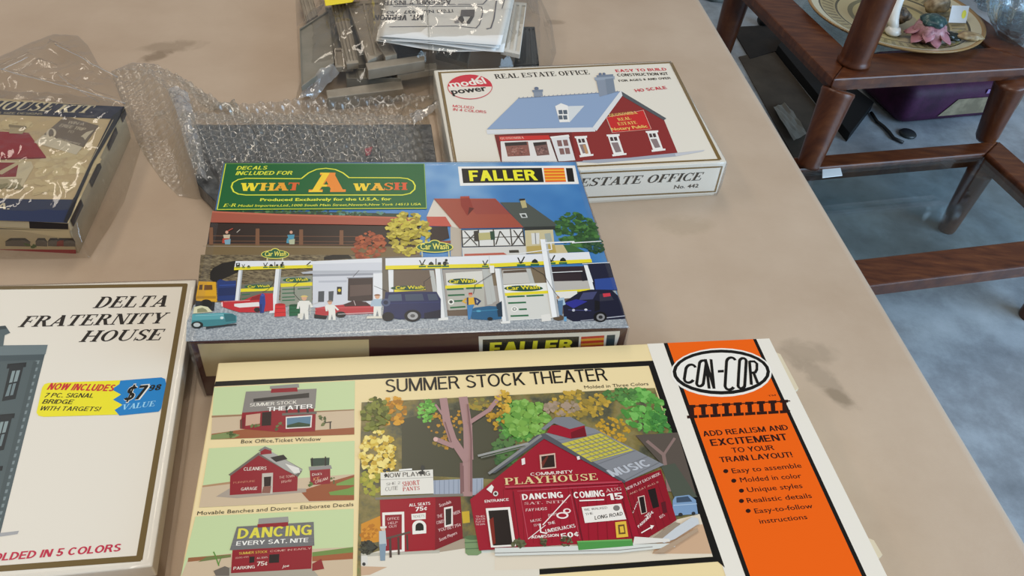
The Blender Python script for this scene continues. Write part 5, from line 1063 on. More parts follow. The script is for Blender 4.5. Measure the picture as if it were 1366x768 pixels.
 ('p','picture_print','2c6a40',[262.6,143.1,269.6,143.1,269.3,145.3,262.3,145.3]),
 ('p','picture_print','1c2420',[263.4,142.1,264.5,139.1,266.9,137.1,268.7,139.2,269.0,142.3]),
 ('p','picture_print','2c6a40',[276.8,141.9,283.5,141.9,283.2,144.1,276.5,144.1]),
 ('l','picture_print','1c2420',1.09,[278.6,134.0,280.0,141.0,284.2,133.2]),
 ('l','picture_print','1c2420',0.94,[278.3,140.5,282.5,140.1]),
 ('p','picture_print','2c6a40',[286.4,141.8,293.1,141.8,292.8,143.9,286.0,143.9]),
 ('p','picture_print','1c2420',[287.2,140.8,288.3,137.9,290.7,136.0,292.4,138.0,292.6,141.0]),
 ('l','picture_print','c8c49a',1.0,[174.7,124.7,174.8,132.2]),
 ('l','picture_print','c8c49a',1.01,[196.6,125.3,196.5,132.8]),
 ('e','picture_print','e6dc60',[185.43,116.32,5.08,0.13,-0.21,5.16,0.0,360.0]),
 ('e','picture_print','e6dc60',[185.25,120.6,15.31,0.4,-0.28,6.81,0.0,360.0]),
 ('e','picture_print','1d5c3c',[185.41,116.6,4.06,0.1,-0.17,4.3,0.0,360.0]),
 ('e','picture_print','1d5c3c',[185.25,120.6,14.45,0.38,-0.23,5.68,0.0,360.0]),
 ('t','picture_print','e6dc60','Car Wash',173.6,123.1,-0.0069,23.1,7.11,'h',0.0,0.0),
 ('p','picture_print','1c2654',[145.2,171.8,184.5,172.8,187.5,181.0,186.6,200.6,155.7,201.1,143.4,197.9]),
 ('p','picture_print','4a5a70',[147.9,174.8,157.3,174.5,157.9,181.8,146.6,181.8]),
 ('p','picture_print','3c4a60',[160.0,175.0,173.5,174.7,174.7,182.0,160.6,181.9]),
 ('p','picture_print','3c4a60',[177.3,175.2,184.4,175.1,185.7,181.9,178.2,182.2]),
 ('l','picture_print','28346c',0.66,[145.3,184.2,186.7,184.4]),
 ('e','picture_print','0e1018',[165.62,197.9,6.31,0.25,-0.13,6.21,0.0,360.0]),
 ('e','picture_print','a8a8a8',[165.61,198.08,3.94,0.16,-0.08,4.02,0.0,360.0]),
 ('e','picture_print','5a5a5a',[165.61,198.08,1.84,0.07,-0.04,1.83,0.0,360.0]),
 ('e','picture_print','0e1018',[147.28,198.09,4.44,0.18,0.0,4.73,0.0,360.0]),
 ('e','picture_print','4c5878',[145.54,183.23,3.45,0.13,0.01,4.14,0.0,360.0]),
 ('e','picture_print','1a2240',[145.54,183.23,1.86,0.07,0.01,2.26,0.0,360.0]),
 ('p','picture_print','10142c',[174.3,195.5,187.0,192.3,186.6,201.1,174.1,201.3]),
 ('p','picture_print','1c5c84',[209.4,193.1,213.3,191.0,224.3,189.6,232.4,190.6,233.8,197.8,232.4,203.7,222.9,204.7,209.7,202.8]),
 ('p','picture_print','0e2c40',[229.9,188.3,234.6,184.6,233.5,201.5,230.0,201.4]),
 ('l','picture_print','3c88ac',0.67,[211.0,195.1,230.7,193.9]),
 ('e','picture_print','101418',[223.74,203.32,2.14,0.09,-0.17,1.83,0.0,360.0]),
 ('e','picture_print','50a0c0',[215.72,194.87,1.88,0.07,-0.09,1.12,0.0,360.0]),
 ('e','picture_print','d09a78',[210.82,177.0,1.51,0.05,-0.14,1.94,0.0,360.0]),
 ('p','picture_print','b03028',[209.2,176.4,212.5,176.5,212.4,174.5,209.6,174.6]),
 ('p','picture_print','e0b030',[207.6,179.8,213.9,179.6,214.6,188.1,207.5,188.6]),
 ('l','picture_print','d8a838',1.64,[207.3,180.7,204.6,183.9,206.9,185.9]),
 ('l','picture_print','24305c',1.64,[214.7,180.8,217.7,184.0,214.9,188.1]),
 ('p','picture_print','3c7cb0',[207.3,188.2,213.0,187.6,211.0,193.2,208.9,203.3,207.0,203.4]),
 ('p','picture_print','24305c',[207.6,180.2,209.0,179.8,208.4,187.8,207.3,188.2]),
 ('p','picture_print','24305c',[213.1,180.0,214.7,180.0,214.9,187.7,213.5,188.0]),
 ('p','picture_print','161830',[282.4,188.3,298.5,176.2,307.5,174.3,323.8,175.2,328.1,182.2,331.3,192.0,328.6,207.1,306.8,208.1,287.4,208.4,280.7,203.4]),
 ('p','picture_print','40446c',[295.4,185.9,300.4,177.6,312.0,176.8,306.8,185.3]),
 ('p','picture_print','2a2e8c',[283.0,188.7,293.5,184.8,302.2,187.5,289.7,194.7]),
 ('p','picture_print','303040',[313.3,179.7,321.7,178.8,323.6,186.9,312.0,187.8]),
 ('p','picture_print','c83848',[316.0,179.3,322.1,178.8,322.0,182.3,315.8,183.3]),
 ('l','picture_print','a8acb8',0.68,[293.0,207.9,303.5,207.1]),
 ('l','picture_print','a8acb8',0.97,[312.8,205.8,329.1,204.2]),
 ('e','picture_print','0c0c10',[309.11,204.49,5.24,0.21,-1.07,5.56,0.0,360.0]),
 ('e','picture_print','8a8a8c',[309.32,204.87,3.31,0.13,-0.71,3.71,0.0,360.0]),
 ('e','picture_print','2a2a2c',[309.32,204.87,1.65,0.07,-0.36,1.85,0.0,360.0]),
 ('e','picture_print','dadce4',[289.43,196.58,1.24,0.05,-0.22,1.32,0.0,360.0]),
 ('e','picture_print','dadce4',[299.17,196.57,1.25,0.05,-0.24,1.32,0.0,360.0]),
 ('l','picture_print','50548c',0.55,[285.3,196.0,303.2,197.7]),
 ('p','picture_print','0c0c14',[308.1,186.3,312.0,187.8,310.3,197.0,305.8,198.7]),
 ('l','picture_print','38406c',0.57,[327.9,183.1,331.0,192.4]),
 ('p','picture_print','a8c0d0',[278.4,183.3,284.0,182.5,284.2,190.3,279.7,192.0]),
 ('l','picture_print','8898a8',0.97,[272.2,191.4,279.3,190.5]),
 ('p','picture_print','5a7a9a',[278.5,186.2,282.9,185.4,279.1,205.2,276.9,206.0]),
 ('e','picture_print','c8a080',[279.41,182.37,1.26,0.05,-0.27,1.75,0.0,360.0]),
 ('p','picture_print','6aa0c8',[280.7,203.4,282.8,203.4,282.0,208.2,280.0,208.1]),
 ('e','picture_print','5a4a3a',[276.46,204.31,4.08,0.16,-0.45,2.95,0.0,360.0]),
 ('p','picture_print','eceef0',[274.6,112.8,280.3,113.0,277.3,203.2,271.4,204.1]),
 ('p','picture_print','b4b8bc',[278.8,112.9,280.3,113.0,277.3,203.2,275.3,203.5]),
 ('l','picture_print','e8eaec',1.8,[276.9,117.9,303.6,116.7]),
 ('l','picture_print','e0e2e4',1.21,[301.0,118.5,326.9,116.8]),
 ('l','picture_print','e8eaec',1.03,[254.5,130.5,282.5,126.0]),
 ('l','picture_print','e8eaec',0.89,[282.6,126.5,283.0,117.6]),
 ('l','picture_print','2a2828',0.43,[260.7,145.2,271.6,156.0,277.2,176.4,280.4,183.4]),
 ('l','picture_print','e0e2e4',0.87,[278.5,154.2,304.0,153.3]),
 ('l','picture_print','e0e2e4',0.74,[305.5,144.5,328.8,143.4]),
 ('l','picture_print','2a2828',0.43,[231.9,152.7,215.2,166.3,213.1,176.1]),
 ('l','picture_print','2a2828',0.42,[181.1,155.2,175.3,161.0,175.0,170.9]),
 ('p','maker_logo','eceae6',[211.4,7.4,322.7,6.5,321.7,35.3,211.6,36.8]),
 ('p','maker_logo','14120f',[214.5,10.6,290.2,10.1,289.2,32.3,214.6,32.8]),
 ('t','maker_logo','ece62c','FALLER',220.9,30.0,0.0103,62.4,16.25,'s',0,0.09),
 ('p','maker_logo','e8641c',[291.8,10.4,311.6,10.3,311.4,12.7,291.7,12.9]),
 ('p','maker_logo','f0b030',[291.7,12.9,311.4,12.7,311.2,15.2,291.5,15.3]),
 ('p','maker_logo','e8641c',[291.5,15.3,311.2,15.2,311.1,17.6,291.4,17.8]),
 ('p','maker_logo','f0b030',[291.4,17.8,311.1,17.6,310.9,20.0,291.2,20.3]),
 ('p','maker_logo','e8641c',[291.2,20.3,310.9,20.0,310.7,22.5,291.1,22.7]),
 ('p','maker_logo','f0b030',[291.1,22.7,310.7,22.5,310.6,24.9,290.9,25.1]),
 ('p','maker_logo','e8641c',[290.9,25.1,310.6,24.9,310.4,27.3,290.8,27.5]),
 ('p','maker_logo','f0b030',[290.8,27.5,310.4,27.3,310.2,29.7,290.7,29.9]),
 ('p','maker_logo','e8641c',[290.7,29.9,310.2,29.7,310.1,32.0,290.5,32.3]),
 ('p','maker_logo','14120f',[313.2,10.5,319.7,10.6,318.1,31.9,311.7,32.0]),
 ('p','green_sticker','0f5e2c',[1.5,1.2,180.7,3.4,180.6,70.3,4.4,69.3]),
 ('l','green_sticker','dce03c',0.74,[2.5,2.4,4.7,67.6]),
 ('l','green_sticker','dce03c',0.83,[4.5,67.9,92.4,68.5,180.2,69.3]),
 ('l','green_sticker','90b85c',0.63,[180.3,4.0,180.2,69.3]),
 ('l','green_sticker','90b85c',0.44,[2.5,2.4,180.3,4.0]),
 ('l','green_sticker','dce03c',1.33,[70.6,25.5,22.8,24.5,16.5,26.2,12.5,30.6,12.1,36.7,14.8,43.5,19.2,46.9,25.8,48.4,159.8,50.3,166.6,48.0,170.6,42.3,171.1,36.6,169.2,30.5,164.7,26.4,157.9,25.0,112.4,24.3,106.8,17.1,99.8,11.9,91.3,10.0,83.1,11.5,76.3,16.9,70.6,25.5]),
 ('t','sticker_lettering','dce03c','DECALS',12.7,11.7,0.0118,26.4,5.43,'s',0.2,0.06),
 ('t','sticker_lettering','dce03c','INCLUDED FOR',13.0,19.6,0.0013,48.8,5.6,'s',0.2,0.06),
 ('t','sticker_lettering','f0dc30','W',19.5,42.6,-0.0131,16.8,11.21,'x',0,0.02),
 ('t','sticker_lettering','eec030','H',35.9,42.6,-0.0131,12.3,11.25,'x',0,0.02),
 ('t','sticker_lettering','e8a02c','A',47.7,42.5,-0.013,12.4,11.27,'x',0,0.02),
 ('t','sticker_lettering','d8602a','T',59.6,42.5,-0.013,10.4,11.3,'x',0,0.02),
 ('t','sticker_lettering','f0d030','W',116.4,43.6,-0.0131,15.7,10.66,'x',0,0.02),
 ('t','sticker_lettering','ecb02c','A',131.7,43.3,-0.013,11.5,10.69,'x',0,0.02),
 ('t','sticker_lettering','e4842a','S',142.7,43.1,-0.0129,9.7,10.72,'x',0,0.02),
 ('t','sticker_lettering','d8562a','H',152.0,42.9,-0.0129,11.6,10.74,'x',0,0.02),
 ('t','sticker_lettering','ea8a2e','A',78.2,45.1,-0.0054,30.4,28.51,'x',0,0.02),
 ('t','sticker_lettering','f4cc30','A',78.7,45.1,-0.0052,29.7,28.51,'hl',0,0.02),
 ('t','sticker_lettering','dce03c','Produced Exclusively for the U.S.A. for',38.6,57.1,-0.0048,111.3,3.81,'s',0,0.08),
 ('t','sticker_lettering','dce03c','E-R',8.7,64.5,0.0261,10.7,4.18,'h',0.25,0.0),
 ('t','sticker_lettering','dce03c','Model Importers,Ltd.,1000 South Main Street,Newark,New York 14513 USA',21.1,64.7,-0.0016,154.4,3.05,'s',0.15,0.03),
]
ART['Ff'] = [
 ('p','side_print','b8a47c',[5.1,1.9,125.7,3.3,124.6,35.4,4.4,38.1]),
 ('p','side_print','8a744c',[32.3,-1.6,32.5,-1.6,32.4,-1.4]),
 ('p','side_logo','d8d2c6',[206.8,4.2,315.8,3.6,316.4,9.2,315.2,28.8,208.6,27.9]),
 ('p','side_logo','14120f',[210.1,7.9,284.4,8.2,286.0,27.2,211.0,27.0]),
 ('t','side_logo','e0d42c','FALLER',216.0,25.6,0.007,64.8,13.97,'s',0,0.1),
 ('p','side_logo','b8301c',[286.1,8.7,304.2,8.0,304.5,10.6,286.3,11.3]),
 ('p','side_logo','d89a2c',[286.3,11.3,304.5,10.6,304.7,13.2,286.6,13.9]),
 ('p','side_logo','b8301c',[286.6,13.9,304.7,13.2,305.0,15.9,286.8,16.5]),
 ('p','side_logo','d89a2c',[286.8,16.5,305.0,15.9,305.3,18.5,287.1,19.2]),
 ('p','side_logo','b8301c',[287.1,19.2,305.3,18.5,305.5,21.2,287.3,21.9]),
 ('p','side_logo','d89a2c',[287.3,21.9,305.5,21.2,305.8,23.9,287.5,24.6]),
 ('p','side_logo','b8301c',[287.5,24.6,305.8,23.9,306.1,26.6,287.8,27.3]),
 ('p','side_logo','20343c',[306.2,7.9,312.8,7.6,314.6,26.7,307.8,26.7]),
]
ART['R'] = [
 ('l','border_print','7a6236',3.05,[5.2,6.3,286.7,2.7]),
 ('l','border_print','7a6236',3.96,[286.7,2.7,267.8,201.2]),
 ('l','border_print','7a6236',2.65,[267.8,201.2,91.8,197.2,-6.3,193.8]),
 ('l','border_print','7a6236',3.05,[5.9,5.3,-2.8,178.5,-4.0,190.3]),
 ('l','border_print','5a4830',0.64,[4.5,4.2,-4.6,182.9]),
 ('p','picture_print','a4a8b4',[112.3,189.4,227.1,185.5,258.9,183.0,255.4,185.5,223.3,191.2,139.1,194.4]),
 ('p','picture_print','c4c6cc',[223.9,186.4,258.9,183.0,255.4,185.5,223.3,191.2]),
 ('p','picture_print','742826',[44.4,135.1,150.8,137.4,160.2,134.8,123.9,189.8,112.1,190.2,41.5,185.3]),
 ('p','picture_print','8a2e2c',[150.5,138.2,203.8,70.6,234.3,124.0,227.3,185.2,174.2,188.6,117.7,188.4,126.5,136.0]),
 ('p','picture_print','d8dade',[37.6,125.7,151.3,131.0,153.4,135.1,151.7,139.2,37.1,133.6]),
 ('p','picture_print','8ea4c4',[38.5,124.5,84.3,67.5,203.6,62.8,151.2,131.4]),
 ('l','picture_print','6c7c98',0.55,[84.3,67.5,85.8,65.3]),
 ('l','picture_print','6c7c98',0.55,[89.1,67.3,90.6,65.1]),
 ('l','picture_print','6c7c98',0.55,[94.0,67.1,95.5,64.9]),
 ('l','picture_print','6c7c98',0.55,[98.9,66.9,100.4,64.7]),
 ('l','picture_print','6c7c98',0.55,[103.8,66.8,105.3,64.5]),
 ('l','picture_print','6c7c98',0.56,[108.7,66.6,110.3,64.3]),
 ('l','picture_print','6c7c98',0.56,[113.6,66.4,115.2,64.1]),
 ('l','picture_print','6c7c98',0.56,[118.6,66.2,120.1,64.0]),
 ('l','picture_print','6c7c98',0.56,[123.5,66.0,125.1,63.8]),
 ('l','picture_print','6c7c98',0.56,[128.5,65.8,130.1,63.6]),
 ('l','picture_print','6c7c98',0.56,[133.4,65.6,135.1,63.4]),
 ('l','picture_print','6c7c98',0.56,[138.4,65.4,140.1,63.2]),
 ('l','picture_print','6c7c98',0.56,[143.4,65.2,145.1,63.0]),
 ('l','picture_print','6c7c98',0.56,[148.4,65.0,150.1,62.8]),
 ('l','picture_print','6c7c98',0.57,[153.5,64.9,155.1,62.6]),
 ('l','picture_print','6c7c98',0.57,[158.5,64.7,160.2,62.4]),
 ('l','picture_print','6c7c98',0.57,[163.5,64.5,165.2,62.2]),
 ('l','picture_print','6c7c98',0.57,[168.6,64.3,170.3,62.0]),
 ('l','picture_print','6c7c98',0.57,[173.7,64.1,175.4,61.8]),
 ('l','picture_print','6c7c98',0.57,[178.8,63.9,180.5,61.6]),
 ('l','picture_print','6c7c98',0.57,[183.9,63.7,185.6,61.4]),
 ('l','picture_print','6c7c98',0.57,[189.0,63.5,190.7,61.2]),
 ('l','picture_print','6c7c98',0.58,[194.1,63.3,195.9,61.0]),
 ('l','picture_print','6c7c98',0.58,[199.2,63.1,201.0,60.8]),
 ('l','picture_print','6c7c98',1.25,[84.2,68.0,202.7,63.3]),
 ('p','picture_print','dcdee0',[151.2,131.4,204.7,61.0,206.7,65.0,203.5,71.5,153.4,138.5]),
 ('p','picture_print','565a5e',[204.7,62.9,207.7,68.5,237.8,121.7,233.5,124.9,203.0,73.4]),
 ('p','picture_print','8a94a4',[182.7,35.5,203.9,34.0,197.3,64.3,176.3,72.2]),
 ('p','picture_print','98a4b4',[182.0,30.4,207.0,29.2,204.9,36.1,181.1,37.4]),
 ('p','picture_print','7a8698',[186.0,26.1,206.6,25.0,205.1,30.1,184.6,31.1]),
 ('e','picture_print','68748a',[191.03,23.9,1.88,0.14,-0.89,3.02,0.0,360.0]),
 ('e','picture_print','68748a',[195.74,23.73,1.88,0.14,-0.9,3.02,0.0,360.0]),
 ('p','picture_print','7c8898',[193.7,35.3,203.9,34.0,197.3,64.3,186.5,68.2]),
 ('p','picture_print','8a94a4',[104.4,54.0,114.3,53.8,112.6,65.1,102.1,66.2]),
 ('p','picture_print','7a8698',[103.3,52.0,115.8,52.0,114.6,56.7,102.8,56.7]),
 ('e','picture_print','68748a',[108.92,49.06,2.55,0.2,-0.77,3.32,0.0,360.0]),
 ('p','picture_print','d6dadc',[135.3,88.4,153.8,89.0,128.8,119.9,122.3,114.1]),
 ('p','picture_print','eceae6',[121.1,87.2,129.0,81.9,135.3,87.5,129.0,119.1,118.1,119.0]),
 ('p','picture_print','5a6470',[122.5,95.5,126.9,95.4,125.6,103.4,121.3,103.4]),
 ('p','picture_print','5a6470',[119.9,106.0,124.2,105.9,122.9,113.7,118.7,113.8]),
 ('p','picture_print','5a6470',[127.7,95.9,132.1,95.8,130.7,103.8,126.4,103.9]),
 ('p','picture_print','5a6470',[125.0,106.4,129.3,106.4,128.0,114.2,123.8,114.2]),
 ('p','picture_print','c83430',[48.4,138.7,100.7,141.6,100.4,149.0,47.7,146.8]),
 ('t','picture_print','e8b8a8','QUONOMIBA',48.9,144.5,-0.0284,24.7,4.04,'h',0.0,0.0),
 ('p','picture_print','e4e0dc',[48.3,147.7,100.6,149.8,98.5,188.8,42.7,183.9]),
 ('p','picture_print','8c5a50',[51.9,150.4,76.4,150.7,73.2,175.4,50.3,174.7]),
 ('p','picture_print','38302e',[51.9,150.4,74.6,151.0,74.1,156.6,51.4,156.8]),
 ('b','picture_print',['b08478','704840','a86c60'],[61.9,166.5,10.1,7.1],30,1.37,1),
 ('p','picture_print','7a5a54',[81.2,153.2,95.7,152.6,93.1,175.9,79.9,176.5]),
 ('p','picture_print','38302e',[81.2,153.2,94.6,152.9,94.4,157.7,80.7,159.6]),
 ('b','picture_print',['a88078','584040'],[86.7,168.2,6.0,6.3],18,1.38,2),
 ('p','picture_print','eceae6',[101.3,144.1,121.9,142.3,121.8,146.4,101.6,147.8]),
 ('p','picture_print','dedede',[101.8,147.0,121.0,145.5,117.0,187.6,99.6,188.1]),
 ('l','picture_print','3a2a28',0.94,[100.1,150.2,98.7,188.0]),
 ('p','picture_print','84625e',[106.7,151.6,111.5,151.6,110.1,162.5,105.4,162.4]),
 ('p','picture_print','84625e',[113.2,151.4,118.0,151.4,116.6,162.3,111.9,162.2]),
 ('p','picture_print','84625e',[105.4,166.0,110.2,166.1,108.9,176.6,104.2,176.6]),
 ('p','picture_print','84625e',[111.4,165.8,116.2,165.9,114.8,176.4,110.1,176.4]),
 ('p','picture_print','eceae6',[127.2,146.1,140.9,146.1,139.9,149.8,126.8,149.4]),
 ('p','picture_print','eceae6',[128.0,148.7,138.7,148.8,135.6,180.1,125.0,180.6]),
 ('p','picture_print','eceae6',[123.4,179.7,138.4,178.8,137.5,181.8,122.9,183.1]),
 ('p','picture_print','4a3a3a',[129.5,151.3,132.1,151.1,131.7,158.1,128.6,158.2]),
 ('p','picture_print','4a3a3a',[133.2,151.2,136.3,151.1,135.6,158.0,132.5,158.1]),
 ('p','picture_print','8a7a7a',[128.3,161.0,135.1,160.8,133.9,176.0,127.9,177.0]),
 ('p','picture_print','eceae6',[162.1,146.0,176.5,146.1,175.3,149.8,161.6,149.3]),
 ('p','picture_print','eceae6',[162.8,148.6,174.1,148.8,170.4,181.9,159.1,182.4]),
 ('p','picture_print','eceae6',[157.5,181.5,173.2,180.6,172.2,183.7,156.9,184.9]),
 ('p','picture_print','4a3a3a',[164.2,151.3,167.2,151.1,166.6,158.1,163.1,158.2]),
 ('p','picture_print','4a3a3a',[168.3,151.2,171.7,151.1,170.8,158.1,167.4,158.2]),
 ('p','picture_print','8a7a7a',[162.7,161.0,170.1,160.9,168.8,177.8,162.2,178.7]),
 ('p','picture_print','eceae6',[206.5,143.4,220.8,143.4,219.5,147.1,205.9,146.7]),
 ('p','picture_print','eceae6',[207.2,146.0,218.3,146.2,214.0,178.2,202.9,178.7]),
 ('p','picture_print','eceae6',[201.3,177.8,216.9,176.9,215.8,180.0,200.5,181.3]),
 ('p','picture_print','4a3a3a',[208.5,148.7,211.3,148.5,210.4,155.6,207.1,155.7]),
 ('p','picture_print','4a3a3a',[212.4,148.6,215.7,148.5,214.5,155.6,211.3,155.7]),
 ('p','picture_print','8a7a7a',[206.6,158.6,213.7,158.4,212.5,174.0,206.2,175.0]),
 ('p','picture_print','c09468',[131.6,162.1,134.5,162.0,133.5,177.5,130.5,178.0]),
 ('p','picture_print','c42c2a',[171.4,114.0,217.4,103.6,213.8,140.6,169.4,143.3]),
 ('l','picture_print','e0b0a0',0.62,[171.4,114.0,217.4,103.6,213.8,140.6,169.4,143.3,171.4,114.0]),
 ('l','picture_print','c8b8a8',0.75,[171.4,114.0,169.4,143.3]),
 ('t','picture_print','ecc86c','QUONOMIBA',175.9,113.5,0.1039,32.9,5.48,'h',0.0,0.0),
 ('t','picture_print','ecc86c','REAL',183.0,122.1,0.1117,15.5,5.38,'h',0.0,0.0),
 ('t','picture_print','ecc86c','ESTATE',180.3,130.6,0.0675,22.1,5.4,'h',0.0,0.0),
 ('t','picture_print','ecc86c','Notary Public',170.4,140.0,0.0663,40.8,5.32,'h',0.0,0.0),
 ('t','title_lettering','24201c','REAL ESTATE OFFICE',66.7,24.3,0.0152,113.0,9.96,'h',0.0,0.0),
 ('t','claim_lettering','cc3444','EASY TO BUILD',212.0,20.3,-0.0061,63.3,6.18,'s',0,0.06),
 ('t','claim_lettering','24201c','CONSTRUCTION KIT',210.9,30.0,-0.0162,62.7,6.1,'s',0,0.06),
 ('t','claim_lettering','24201c','FOR AGES 8 AND OVER',208.8,42.0,0.0268,64.5,4.43,'s',0,0.06),
 ('t','claim_lettering','cc3444','HO SCALE',221.5,65.7,0.1076,39.6,5.97,'s',0,0.05),
 ('t','colour_note_lettering','cc3444','MOLDED',9.5,79.1,-0.241,22.9,4.92,'s',0,0.03),
 ('t','colour_note_lettering','cc3444','IN 4 COLORS',8.9,86.2,-0.2354,35.5,4.87,'s',0,0.03),
 ('e','maker_logo','cc3040',[35.2,39.45,24.98,1.94,-4.41,26.1,0.0,360.0]),
 ('e','maker_logo','e4dcd0',[35.2,39.45,24.23,1.89,-4.17,24.68,0.0,360.0]),
 ('e','maker_logo','cc3040',[35.2,39.45,24.23,1.89,-4.17,24.68,180.0,360.0]),
 ('p','maker_logo','e4dcd0',[40.8,28.7,51.6,13.2,54.0,14.3,42.3,30.8]),
 ('t','maker_logo','eee8de','model',14.4,40.2,0.1502,40.5,13.45,'s',0,0.06),
 ('t','maker_logo','1a1614','power',13.6,53.8,0.1126,39.3,11.44,'s',0,0.07),
]
ART['Rf'] = [
 ('l','side_print','7a6236',1.82,[6.6,8.4,127.7,3.7,277.8,5.6,278.9,37.5,141.2,34.7,15.9,34.6]),
 ('t','side_lettering','3a3630','ESTATE OFFICE',125.6,20.1,-0.0093,132.7,10.16,'h',0.3,0.0),
 ('t','side_lettering','3a3630','REAL',78.4,19.8,-0.0112,39.7,9.94,'h',0.3,0.0),
 ('t','side_lettering','3a3630','No. 442',230.9,30.4,-0.0047,26.9,4.51,'s',0,0.04),
]
